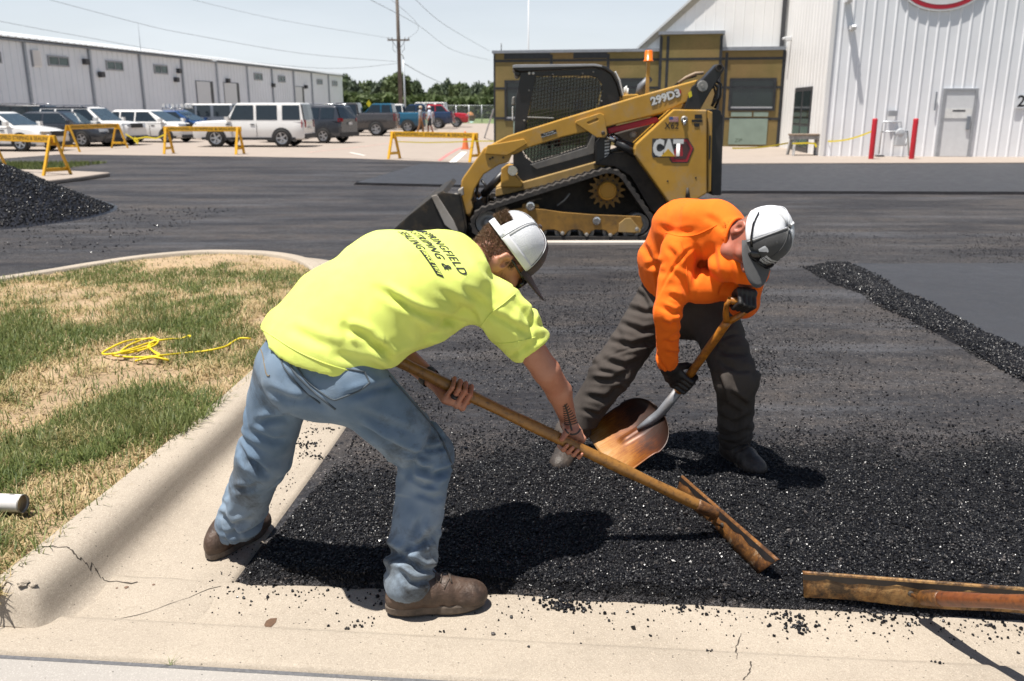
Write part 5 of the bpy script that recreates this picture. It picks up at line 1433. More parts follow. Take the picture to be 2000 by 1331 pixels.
# ---- rear towers, engine box, tail door
TOW = [(1316, 214), (1381, 215), (1381, 378), (1345, 400), (1313, 405), (1240, 303), (1239, 292), (1242, 282), (1282, 245)]
for d0, d1, k in ((0.08, 0.44, 0), (WID - .44, WID - .08, 1)):
    tw = part('rear_tower', TOW, d0, d1, M_CATY, bevel=0.016)
    part('tower_corner', [(1382, 215.5), (1392, 220), (1389, 374), (1382, 377)], d0 + .035, d1, M_CATY, tw, .01)
    if k == 0:
        part('corner_slot', [(1385, 266), (1388.5, 264), (1387, 310), (1384, 314)], d0 + .028, d0 + .036, M_INK, tw, 0)
        # CAT emblem
        hexo = [(1308, 304), (1340, 271), (1345, 271), (1354.5, 290), (1343, 317), (1313, 317)]
        part('emblem_plate', [(1274, 271), (1344, 270.5), (1355.5, 290), (1343.5, 318.5), (1312, 318.5), (1306, 308), (1275, 308), (1273, 303)], d0 - .004, d0 - .001, pm('emblem_black', (.05, .05, .05), .5), tw, 0)
        part('emblem_hexagon', [(1309, 309), (1330, 273), (1342.5, 272.5), (1353.5, 290), (1342.5, 316.5), (1313.5, 316.5)], d0 - .007, d0 - .0045, M_LREDD, tw, 0)
        part('emblem_centre', [(1332, 277), (1340, 277), (1348, 290), (1339, 311), (1318, 311), (1316, 307), (1334, 305)], d0 - .009, d0 - .0072, pm('emblem_dark', (.07, .03, .03), .5), tw, 0)
        me = text_mesh('CAT', 0.27, bold=0.018); w = max(v.co.x for v in me.vertices) - min(v.co.x for v in me.vertices); h = max(v.co.y for v in me.vertices) - min(v.co.y for v in me.vertices)
        cx_ = (max(v.co.x for v in me.vertices) + min(v.co.x for v in me.vertices)) / 2; cy_ = (max(v.co.y for v in me.vertices) + min(v.co.y for v in me.vertices)) / 2
        me.transform(frame_matrix(Lp(1305, 289, d0 - .0115), (1, 0, 0), (0, 0, 1)) @ Matrix.Diagonal((59 * s_ / w, 33 * s_ / h, 1, 1)) @ Matrix.Translation((-cx_, -cy_, 0))); me.materials.clear(); me.materials.append(M_WHT); link('lettering', me, tw)
        part('emblem_triangle', [(1305, 291), (1319, 306), (1291, 306)], d0 - .0145, d0 - .012, pm('emblem_yellow', (.6, .36, .03), .5), tw, 0)
        put_text('X62', 0.105, frame_matrix(Lp(1312, 246.5, d0 - .003), (1, 0, 0), (0, 0, 1)) @ Matrix.Diagonal((.95, 1, 1, 1)), M_INK, tw, bold=.001)
        part('flag_sticker', [(1307, 228.5), (1325, 228.5), (1325, 238.5), (1307, 238.5)], d0 - .004, d0 - .001, M_WHT, tw, 0)
        part('flag_canton', [(1307, 228.5), (1314.5, 228.5), (1314.5, 234), (1307, 234)], d0 - .0065, d0 - .0045, pm('flag_blue', (.05, .09, .25), .5), tw, 0)
        for i in range(4): y = 229 + i * 2.6; x0 = 1315 if i < 2 else 1307; part('flag_stripe', [(x0, y), (1325, y), (1325, y + 1.2), (x0, y + 1.2)], d0 - .006, d0 - .0045, pm('flag_red', (.45, .12, .12), .5), tw, 0)
        for x0, y0, x1, y1 in ((1357, 224, 1371, 232), (1351, 234, 1372, 239), (1356, 241, 1366, 248)): part('label_print', [(x0, y0), (x1, y0), (x1, y1), (x0, y1)], d0 - .005, d0 - .001, M_INK, tw, 0)
        mb = MB(); mb.lathe(Lp(1336.5, 234, d0 - .001), (0, -1, 0), [(0.012, .012), (.03, .014), (.036, .008), (.042, 0)], 20); mb.build('lock_ring', M_IRON, tw)
        mb = MB(); mb.tube([Lp(1336.5, 236, d0 - .02), Lp(1337, 245, d0 - .025)], [.018, .022], 10); mb.build('padlock', M_CHROME, tw)
        mb = MB(); mb.tube([Lp(1343, 367, d0 - .01), Lp(1343, 386, d0 - .02)], [.015, .03], 8); mb.build('tie_down', M_GUNK, tw)
        for x, y in ((1304, 354), (1359, 347.5)): mb = MB(); mb.lathe(Lp(x, y, d0 - .001), (0, -1, 0), [(0, .003), (.009, .003), (.011, 0)], 8); mb.build('bolt_hole', M_INK, tw)
part('engine_box', [(1300, 216), (1380, 218), (1380, 378), (1300, 410)], .442, WID - .442, M_BLK)
part('tail_door', [(1383, 216), (1398, 214), (1408, 217), (1410, 226), (1413, 228), (1409, 382), (1390, 382)], .20, WID - .20, M_BLK, bevel=.02)
part('engine_hood', [(1206, 202), (1211, 187), (1225, 185), (1246, 184), (1252, 192), (1330, 196), (1335, 214), (1220, 240)], .50, 1.43, M_CATY)
mb = MB(); mb.tube([Lp(1247, 190, .7), Lp(1252, 170, .7), Lp(1270, 152, .7)], [.05, .05, .045], 12); mb.build('exhaust', pm('exhaust_grey', (.14, .15, .17), .5, var=.2), ld)
mb = MB(); mb.box(*(sorted((Lp(1263, 120, .62).x, Lp(1269.5, 120, .62).x))), YN + .6, YN + .64, Lp(1266, 184, .62).z, Lp(1266, 120, .62).z); bp = mb.build('beacon_post', M_CATY, ld)
mb = MB(); c = Lp(1266.5, 120, .62); mb.smooth = True; mb.lathe(c, (0, 0, 1), [(.062, 0), (.062, .012), (.05, .014), (.048, .12), (.04, .128), (0, .128)], 20); mb.build('beacon', pm('beacon_orange', (.75, .16, .01), .3, var=.05), ld)
mb = MB(); mb.tube([Lp(1222, 190, .6), Lp(1223, 172, .6), Lp(1224, 172, .6)], .03, 8); mb.build('filler_cap', M_WHT, ld)
# ---- bucket and coupler
BK = [(748, 470), (752, 464), (800, 420), (845, 384), (864, 374), (872, 380), (850, 395), (800, 436), (790, 458), (810, 464), (880, 462), (905, 440), (893, 380), (899, 378), (912, 442), (908, 466), (885, 474), (760, 474.5)]
part('bucket_shell', BK, -.03, 1.96, M_BUCK, bevel=0)
SIDE = [(752, 470), (800, 420), (845, 385), (864, 376), (896, 380), (908, 442), (905, 464), (884, 472)]
for d0 in (-.05, 1.961): part('bucket_side', SIDE, d0, d0 + .019, M_BUCK, bevel=.004)
cp = part('coupler_plate', [(842, 384), (853, 380.5), (886, 432), (895, 453), (885, 452), (869, 440)], -.075, -.052, M_GREYP, bevel=.006)
part('coupler_plate', [(863, 375), (875, 380), (884, 408), (903, 447), (896, 450), (879, 411)], .12, .16, M_GREYP, bevel=.006)
part('coupler_lever', [(870, 386), (890, 378), (902, 384), (900, 392), (884, 392)], .05, .11, M_GREYP)
part('coupler_block', [(894, 372), (904, 366), (906, 382), (896, 384)], .0, .12, M_GREYP)
part('coupler_frame', [(898, 396), (928, 392), (948, 406), (946, 430), (900, 436)], .34, 1.58, pm('coupler_brown', (.16, .09, .035), .7, var=.4, dirt=(.05, .04, .03), dirt_amt=.6))
mb = MB(); mb.lathe(Lp(936, 405, .3), (0, 1, 0), [(0, 0), (.07, 0), (.075, .02), (.075, 1.3), (0, 1.3)], 16); mb.build('coupler_shaft', M_GUNK, ld)
# ================================================================== parked vehicles
def paint(name, col, rough=0.28, metal=0.0):
    return pm('paint_' + name, col, rough, metal, var=0.03, vs=1.5, coat=0.6)
P_WHITE = paint('white', (0.72, 0.71, 0.69)); P_BLACK = paint('black', (0.012, 0.013, 0.016)); P_DGREY = paint('dark_grey', (0.045, 0.05, 0.06), metal=.3)
P_BLUE = paint('bright_blue', (0.02, 0.06, 0.17)); P_TEAL = paint('teal_blue', (0.012, 0.09, 0.16)); P_NAVY = paint('navy', (0.012, 0.03, 0.08)); P_RED = paint('red', (0.42, 0.008, 0.018))
P_GREY = paint('steel_grey', (0.20, 0.22, 0.25), metal=.3); P_CHAR = paint('charcoal', (0.075, 0.07, 0.07), metal=.4)
M_TYRE = pm('tyre_rubber', (0.018, 0.018, 0.018), 0.85, var=0.2)
M_RIM = pm('alloy_rim', (0.42, 0.43, 0.45), 0.3, metal=0.7, var=0.05)
M_CGLASS = pm('car_glass', (0.018, 0.026, 0.032), 0.04, var=0.1, spec=0.8)
M_CGLASSL = pm('windscreen_glass', (0.05, 0.075, 0.095), 0.05, var=0.2, spec=0.8)
M_TRIMB = pm('black_plastic', (0.02, 0.02, 0.022), 0.6, var=0.1)
M_HEAD = pm('headlamp', (0.5, 0.52, 0.55), 0.1, metal=0.3, var=0.1)
M_TAIL = pm('tail_lamp', (0.30, 0.008, 0.012), 0.2, var=0.1)
M_CHRM = pm('chrome_trim', (0.6, 0.6, 0.6), 0.15, metal=1.0, var=0.05)
def wheel_meshes(r, w):
    mt = MB(); mt.smooth = True
    mt.lathe((0, 0, 0), (0, 1, 0), [(r * .62, -w / 2 + .01), (r * .68, -w / 2), (r * .93, -w / 2), (r, -w * .3), (r, w * .3), (r * .93, w / 2), (r * .68, w / 2), (r * .62, w / 2 - .01)], 24)
    mr = MB()
    mr.lathe((0, 0, 0), (0, 1, 0), [(r * .64, w * .48), (r * .58, w * .46), (r * .56, w * .2), (0, w * .2)], 24)
    for k in range(5):
        a = 2 * math.pi * k / 5; d = Vector((math.cos(a), 0, math.sin(a)))
        mr.obox(d * r * .1 + Vector((0, w * .36, 0)), d * r * .6 + Vector((0, w * .42, 0)), r * .17, w * .12, up=(0, 1, 0))
    mr.lathe((0, 0, 0), (0, 1, 0), [(r * .17, w * .2), (r * .16, w * .44), (0, w * .46)], 12)
    return mt.mesh('tyre', M_TYRE), mr.mesh('rim', M_RIM)
def car(label, px, Y, heading, spec, paint_m, group='vehicles in the car park', roof_m=None, cat='car', name='parked_car', Lx=None):
    S = dict(spec); L, W, H = S['L'], S['W'], S['H']; hw = W / 2
    if Lx: L = Lx
    base = Vector((ray(px, 280).x * Y, Y, 0.01))
    t = thing(name, label, cat, base, group, math.radians(heading), False)
    roof_m = roof_m or paint_m
    def add(mb, nm, m, par=None, sharp=True, bevel=0.0):
        me = mb.mesh(nm, m)
        bm = bmesh.new(); bm.from_mesh(me); bmesh.ops.recalc_face_normals(bm, faces=bm.faces); bm.to_mesh(me); bm.free()
        o = bpy.data.objects.new(nm, me); COL.objects.link(o); o.parent = par or t
        if sharp: me.shade_smooth(); me.set_sharp_from_angle(angle=math.radians(38))
        return o
    X = lambda f: (f - 0.5) * L
    # lower body
    rows = []
    for f, zt, wf, zb in S['body']:
        w, zt, zb = hw * wf, zt * H, zb
        h = zt - zb
        half = [(0, zb), (w * .80, zb), (w * .96, zb + .06), (w * 1.0, zb + .42 * h), (w * .992, zb + .70 * h), (w * .955, zt - .05 * h - .015), (w * .86, zt), (w * .4, zt + .012), (0, zt + .018)]
        rows.append([(X(f), -y, z) for y, z in half] + [(X(f), y, z) for y, z in half[-2:0:-1]])
    mb = MB(); mb.grid(rows, close_v=True); n = len(rows[0]); mb.add(rows[0], [tuple(range(n))]); mb.add(rows[-1], [tuple(range(n))])
    add(mb, 'body', paint_m)
    # cabin
    xr0, xr1, xf1, xf0, zb, zr, ti = S['cabin']
    xr0, xr1, xf1, xf0 = X(xr0), X(xr1), X(xf1), X(xf0); zb *= H; zr = H
    wb, wt = hw * .95, hw * ti
    def side_y(z): return wb + (wt - wb) * (z - zb) / (zr - zb)
    def xfront(z): return xf0 + (xf1 - xf0) * (z - zb) / (zr - zb)
    def xrear(z): return xr0 + (xr1 - xr0) * (z - zb) / (zr - zb)
    mb = MB(); rows = []
    for z, k in ((zb - .06, 1), (zb + .45 * (zr - zb), 1), (zr - .09, 1), (zr - .03, .975), (zr - .005, .90)):
        y = side_y(min(z, zr)) * k; a, b = xrear(z) + (1 - k) * .5, xfront(z) - (1 - k) * .5
        rows.append([(a, -y, z), (a * .98 + b * .02, -y, z), (b * .98 + a * .02, -y, z), (b, -y * .88, z), (b + .03, 0, z), (b, y * .88, z), (b * .98 + a * .02, y, z), (a * .98 + b * .02, y, z), (a, y, z), (a - .02, 0, z)])
    mb.grid(rows, close_v=True); mb.add(rows[-1], [tuple(range(10))])
    cab = add(mb, 'cabin', roof_m if S.get('two_tone') else paint_m)
    if S.get('roof_cap') or roof_m is not paint_m:
        mb = MB(); y = side_y(zr - .07) * 1.01
        mb.prism([(xrear(zr) - .04, -y, zr - .07), (xfront(zr) + .05, -y * .96, zr - .07), (xfront(zr) - .02, -y * .86, zr + .02), (xrear(zr) + .03, -y * .86, zr + .02)], (0, 2 * y * .0 + .0001, 0))
        mb = MB(); mb.grid([[(xrear(zr - .08), -y, zr - .08), (xfront(zr - .08), -y, zr - .08), (xfront(zr - .08), y, zr - .08), (xrear(zr - .08), y, zr - .08)], [(xrear(zr) + .02, -y * .94, zr), (xfront(zr) - .03, -y * .94, zr), (xfront(zr) - .03, y * .94, zr), (xrear(zr) + .02, y * .94, zr)]], close_v=True)
        k_ = [(xrear(zr) + .02, -y * .94, zr), (xfront(zr) - .03, -y * .94, zr), (xfront(zr) - .03, y * .94, zr), (xrear(zr) + .02, y * .94, zr)]; mb.add(k_, [(0, 1, 2, 3)]); add(mb, 'roof', roof_m)
    z0, z1 = zb + .03, zr - .10
    # side windows
    for s in (-1, 1):
        for a, b in S['win']:
            a, b = X(a), X(b)
            pts = []
            for x, z in ((max(a, xrear(z0) + .06), z0), (min(b, xfront(z0) - .10), z0), (min(b, xfront(z1) - .06), z1), (max(a, xrear(z1) + .05), z1)):
                pts.append((x, s * (side_y(z) + .004), z))
            mb = MB(); mb.prism(pts, (0, s * .006, 0)); add(mb, 'side_window', M_CGLASS, sharp=False)
        for dx in S['doors']:
            mb = MB(); x = X(dx); mb.box(x - .007, x + .007, s * hw * 1.003 - .004, s * hw * 1.003 + .004, S['zsill'] + .12, zb - .1); add(mb, 'door_seam', M_TRIMB, sharp=False)
            mb = MB(); mb.box(x + .08, x + .26, s * hw * .995 - .012, s * hw * .995 + .016, zb - .17, zb - .135); add(mb, 'door_handle', S.get('handle', M_TRIMB), sharp=False)
        mb = MB(); xm = xfront(z0) - .12; mb.box(xm - .07, xm + .09, s * (wb + .03) if s > 0 else s * (wb + .21), s * (wb + .21) if s > 0 else s * (wb + .03), zb + .01, zb + .16); add(mb, 'mirror', S.get('mirror', paint_m), sharp=False)
        mb = MB(); mb.box(X(.08), X(.92), s * hw * .97 - .02, s * hw * .97 + .02, S['zsill'], S['zsill'] + .10); add(mb, 'sill', M_TRIMB, sharp=False)
    # screens
    def screen(nm, fx, sgn, m):
        pts = [(fx(z0) + sgn * .035, -side_y(z0) * .86, z0 + .0), (fx(z0) + sgn * .05, 0, z0), (fx(z0) + sgn * .035, side_y(z0) * .86, z0), (fx(z1 + .03) + sgn * .035, side_y(z1) * .82, z1 + .03), (fx(z1 + .03) + sgn * .05, 0, z1 + .03), (fx(z1 + .03) + sgn * .035, -side_y(z1) * .82, z1 + .03)]
        mb = MB(); mb.add(pts, [(0, 1, 4, 5), (1, 2, 3, 4)]); mb.add([(x - sgn * .03, y, z) for x, y, z in pts], [(0, 1, 4, 5), (1, 2, 3, 4)]); add(mb, nm, m, sharp=False)
    screen('windscreen', xfront, 1, M_CGLASSL); screen('rear_window', xrear, -1, M_CGLASS)
    # wheels with dark arches
    r, ww = S['wr'], .23
    mt, mr = wheel_meshes(r, ww)
    for fx_ in S['wheels']:
        for s in (-1, 1):
            x = X(fx_)
            mb = MB(); pts = []
            for k in range(19):
                a = math.pi * (k / 18 * 1.16 - .08); pts.append((x + r * 1.16 * math.cos(a), s * hw * .90, r + r * 1.16 * math.sin(a)))
            mb.prism(pts, (0, s * (hw * .105), 0)); add(mb, 'wheel_arch', S.get('arch', M_TRIMB), sharp=False)
            wv = bpy.data.objects.new('wheel', None); COL.objects.link(wv); wv.parent = t; wv.empty_display_size = .1; wv.location = (x, s * (hw - .085), r)
            if s < 0: wv.rotation_euler = (0, 0, math.pi)
            for nm, me in (('tyre', mt), ('rim', mr)):
                o = bpy.data.objects.new(nm, me); COL.objects.link(o); o.parent = wv
    # lamps, grille, bumpers, plates
    xf, xr = X(S['body'][-1][0]), X(S['body'][0][0])
    zl = S['zl'] * H
    for s in (-1, 1):
        mb = MB(); y0, y1 = s * hw * .50, s * hw * .93
        mb.prism([(xf - .03, y0, zl - .07), (xf - .16, y1, zl - .05), (xf - .18, y1, zl + .08), (xf - .04, y0, zl + .06)], (.05, 0, 0)); add(mb, 'headlight', M_HEAD, sharp=False)
        zt_ = S['zt'] * H; th = S.get('tail_h', .16)
        mb = MB(); y0, y1 = s * hw * .68, s * hw * .985
        mb.prism([(xr - .015, y0, zt_ - th / 2), (xr + .10, y1, zt_ - th / 2), (xr + .10, y1, zt_ + th / 2), (xr - .015, y0, zt_ + th / 2)], (-.02, s * .012, 0)); add(mb, 'tail_light', M_TAIL, sharp=False)
    mb = MB(); mb.box(xf - .05, xf + .035, -hw * .46, hw * .46, zl - .12, zl + .07); add(mb, 'grille', S.get('grille', M_TRIMB), sharp=False)
    mb = MB(); mb.box(xf - .08, xf + .05, -hw * .84, hw * .84, S['zsill'] + .03, S['zsill'] + .16); add(mb, 'front_bumper', S.get('bump', M_TRIMB), sharp=False)
    mb = MB(); mb.box(xr - .06, xr + .08, -hw * .88, hw * .88, S['zsill'] + .06, S['zsill'] + .24); add(mb, 'rear_bumper', S.get('bump', M_TRIMB), sharp=False)
    mb = MB(); mb.box(xr - .075, xr - .06, -.15, .15, S['zt'] * H - .22, S['zt'] * H - .10); add(mb, 'number_plate', M_WHT, sharp=False)
    if S.get('bed'):
        a, b = S['bed']; zt_ = S['body'][1][1] * H
        mb = MB(); mb.box(X(a) + .06, X(b) - .05, -hw * .80, hw * .80, zt_ - .2, zt_ + .022); add(mb, 'load_bed', M_TRIMB, sharp=False)
    if S.get('rails'):
        for s in (-1, 1):
            mb = MB(); mb.tube([(xrear(zr) + .1, s * wt * .9, zr), (xrear(zr) + .2, s * wt * .9, zr + .06), (xfront(zr) - .3, s * wt * .9, zr + .06), (xfront(zr) - .15, s * wt * .9, zr)], .018, 6); add(mb, 'roof_rail', M_CHRM, sharp=False)
    return t
SEDAN = dict(L=4.85, W=1.84, H=1.47, zsill=.18, wr=.33, zl=.46, zt=.58, wheels=(.195, .80), doors=(.40, .62), win=((.10, .41), (.43, .70)), cabin=(.06, .27, .56, .74, .64, 1, .72),
    body=[(0.0, .60, .74, .30), (.03, .69, .90, .24), (.12, .72, .97, .19), (.3, .69, 1.0, .18), (.6, .67, 1.0, .18), (.74, .645, .995, .18), (.88, .58, .97, .18), (.96, .51, .90, .19), (1.0, .43, .72, .22)])
SUV = dict(L=4.42, W=1.82, H=1.66, zsill=.25, wr=.35, zl=.53, zt=.62, wheels=(.19, .80), doors=(.38, .61), win=((.07, .22), (.24, .41), (.43, .70)), cabin=(.01, .07, .56, .74, .63, 1, .76), rails=True,
    body=[(0.0, .64, .84, .34), (.02, .66, .95, .28), (.10, .66, 1.0, .25), (.4, .65, 1.0, .25), (.7, .645, 1.0, .25), (.84, .62, .99, .25), (.95, .585, .95, .25), (.985, .54, .88, .27), (1.0, .46, .80, .30)])
HATCH = dict(SUV, L=4.3, W=1.77, H=1.53, zsill=.2, wr=.32, cabin=(.02, .15, .55, .80, .63, 1, .74), rails=False,
    body=[(0.0, .60, .84, .3), (.03, .66, .95, .24), (.12, .66, 1.0, .2), (.5, .65, 1.0, .2), (.74, .63, 1.0, .2), (.86, .585, .98, .2), (.95, .52, .92, .2), (.985, .47, .84, .22), (1.0, .40, .74, .25)])
BOXY = dict(L=4.79, W=1.9, H=1.82, zsill=.30, wr=.375, zl=.50, zt=.53, tail_h=.3, wheels=(.20, .79), doors=(.42, .64), win=((.03, .19), (.235, .42), (.445, .66)), cabin=(.005, .03, .60, .70, .60, 1, .84), rails=False,
    body=[(0.0, .58, .92, .36), (.015, .605, .98, .30), (.1, .61, 1.0, .29), (.5, .61, 1.0, .29), (.7, .605, 1.0, .29), (.9, .585, .99, .29), (.975, .565, .96, .30), (1.0, .50, .93, .33)])
JEEP4 = dict(BOXY, L=4.3, W=1.85, H=1.86, win=((.08, .30), (.34, .52), (.55, .70)), cabin=(.03, .05, .68, .72, .60, 1, .88), doors=(.33, .54), body=[(0.0, .56, .92, .4), (.02, .60, .97, .38), (.5, .60, 1.0, .38), (.72, .59, .98, .38), (.74, .58, .80, .4), (.97, .565, .76, .42), (1.0, .5, .74, .45)])
TRUCK = dict(L=5.85, W=2.0, H=1.92, zsill=.36, wr=.41, zl=.50, zt=.57, tail_h=.42, wheels=(.20, .82), doors=(.475, .64), win=((.39, .50), (.515, .70)), cabin=(.375, .395, .60, .72, .62, 1, .80), bed=(.0, .37), bump=M_CHRM, grille=M_CHRM,
    body=[(0.0, .68, .94, .48), (.01, .69, .98, .42), (.1, .69, 1.0, .38), (.36, .69, 1.0, .36), (.37, .66, 1.0, .36), (.7, .65, 1.0, .36), (.72, .645, 1.0, .36), (.93, .61, .98, .37), (.985, .57, .94, .40), (1.0, .50, .90, .44)])
car('white sedan with a dark grille, cut by the left edge of the picture', 4, 34.6, -7, SEDAN, P_WHITE)
car('low dark grey sedan parked between two white cars', 128, 38.8, -9, SEDAN, P_DGREY)
car('black sport utility car standing close to the warehouse wall', 92, 47.5, -4, dict(SUV, H=1.78, L=4.7), P_BLACK)
car('white compact sport utility car with a black roof and dark glass', 184, 40.0, -10, SUV, P_WHITE, roof_m=P_BLACK)
car('white rounded hatchback parked right of the black roofed white car', 300, 43.6, -12, HATCH, P_WHITE)
bl = car('small blue car carrying white bicycle racks on its roof', 352, 49.0, -12, dict(HATCH, H=1.5), P_BLUE)
for x in (-.5, .05, .6):
    mb = MB(); mb.tube([(x, -.6, 1.5), (x, -.62, 1.62), (x, .62, 1.62), (x, .6, 1.5)], .03, 6); o = mb.build('roof_rack', M_CHRM, None); o.parent = bl
    for y in (-.4, 0, .4):
        mb = MB(); mb.box(x - .08, x + .08, y - .05, y + .05, 1.62, 1.82); o = mb.build('rack_clamp', M_WHT, None); o.parent = bl
car('grey upright four wheel drive with a white roof, behind the white wagon', 402, 52.5, 182, JEEP4, P_GREY, roof_m=P_WHITE)
car('large white boxy wagon seen from its side, facing left', 500, 38.4, 178, BOXY, P_WHITE)
car('dark grey sport utility car behind the white boxy wagon', 600, 43.0, 162, dict(SUV, H=1.72, L=4.7, W=1.9), P_DGREY)
car('charcoal crew cab pickup truck with chrome rear bumper', 684, 53.5, 180, TRUCK, P_CHAR, cat='pickup truck', name='pickup_truck')
car('small red car mostly hidden behind the dark grey sport utility', 640, 66, 180, dict(SEDAN, H=1.5), P_RED)
car('teal blue pickup truck beyond the charcoal pickup', 752, 60.5, 178, TRUCK, P_TEAL, cat='pickup truck', name='pickup_truck')
car('white pickup truck behind the teal pickup bed', 774, 68.5, 180, TRUCK, P_WHITE, cat='pickup truck', name='pickup_truck')
car('dark blue pickup truck behind the two people', 818, 73.0, 178, TRUCK, P_NAVY, cat='pickup truck', name='pickup_truck')
car('bright red pickup truck facing right at the end of the row', 852, 78.5, 0, TRUCK, P_RED, cat='pickup truck', name='pickup_truck')
car('white van whose roof shows above the red pickup', 826, 92, 175, dict(BOXY, H=2.2, L=5.2), P_WHITE, cat='van', name='parked_van')
# ================================================================== organic surfaces: distance fields meshed to one skin
V3 = lambda *a: np.array(a, float)
def nrm(v): v = np.asarray(v, float); return v / np.linalg.norm(v)
class Cap:                                            # tapered round limb
    def __init__(s, a, b, ra, rb, k=None): s.a, s.b, s.ra, s.rb, s.k = np.asarray(a, float), np.asarray(b, float), ra, rb, k
    def d(s, P):
        ab = s.b - s.a; t = np.clip((P - s.a) @ ab / (ab @ ab + 1e-12), 0, 1)
        return np.linalg.norm(P - s.a - t[:, None] * ab, axis=1) - (s.ra + (s.rb - s.ra) * t)
class ECap:                                           # limb with an elliptic section, wide along w
    def __init__(s, a, b, w, A, B, k=None):
        s.a, s.b = np.asarray(a, float), np.asarray(b, float); s.k = k
        ax = nrm(s.b - s.a); w = np.asarray(w, float); s.ax = ax; s.w = nrm(w - ax * (w @ ax)); s.n = np.cross(ax, s.w); s.A, s.B = A, B
    def d(s, P):
        ab = s.b - s.a; t = np.clip((P - s.a) @ ab / (ab @ ab), 0, 1)
        q = P - s.a - t[:, None] * ab
        rw = s.A[0] + (s.B[0] - s.A[0]) * t; rd = s.A[1] + (s.B[1] - s.A[1]) * t
        ra = np.minimum(rw, rd)
        k = np.sqrt((q @ s.w / rw) ** 2 + (q @ s.n / rd) ** 2 + (q @ s.ax / ra) ** 2) + 1e-9
        L = np.linalg.norm(q, axis=1)
        return np.maximum(L * (1 - 1 / k), -ra)
class Ell:                                            # ellipsoid in a frame (columns of R)
    def __init__(s, c, R, r, k=None): s.c, s.R, s.r, s.k = np.asarray(c, float), np.asarray(R, float), np.asarray(r, float), k
    def d(s, P):
        q = (P - s.c) @ s.R; k0 = np.linalg.norm(q / s.r, axis=1); k1 = np.linalg.norm(q / (s.r ** 2), axis=1) + 1e-9
        return k0 * (k0 - 1) / k1
def smin(a, b, k):
    h = np.clip(0.5 + 0.5 * (b - a) / k, 0, 1)
    return b + (a - b) * h - k * h * (1 - h)
class Field:
    """Smooth union of prims, then cuts: functions P -> distance whose positive side is removed."""
    def __init__(s, prims, k=0.03, cuts=(), subs=(), off=0.0): s.prims, s.k, s.cuts, s.subs, s.off = prims, k, list(cuts), list(subs), off
    def ev(s, P, prims=None):
        d = None
        for p in (s.prims if prims is None else prims):
            e = p.d(P)
            d = e if d is None else smin(d, e, p.k or s.k)
        d = d - s.off
        for c in s.cuts: d = np.maximum(d, c(P))
        for q, k in s.subs: d = -smin(-d, q(P), k) if k > 0 else np.maximum(d, -q(P))
        return d
def plane_cut(p, n):
    p, n = np.asarray(p, float), nrm(n); return lambda P: (P - p) @ n
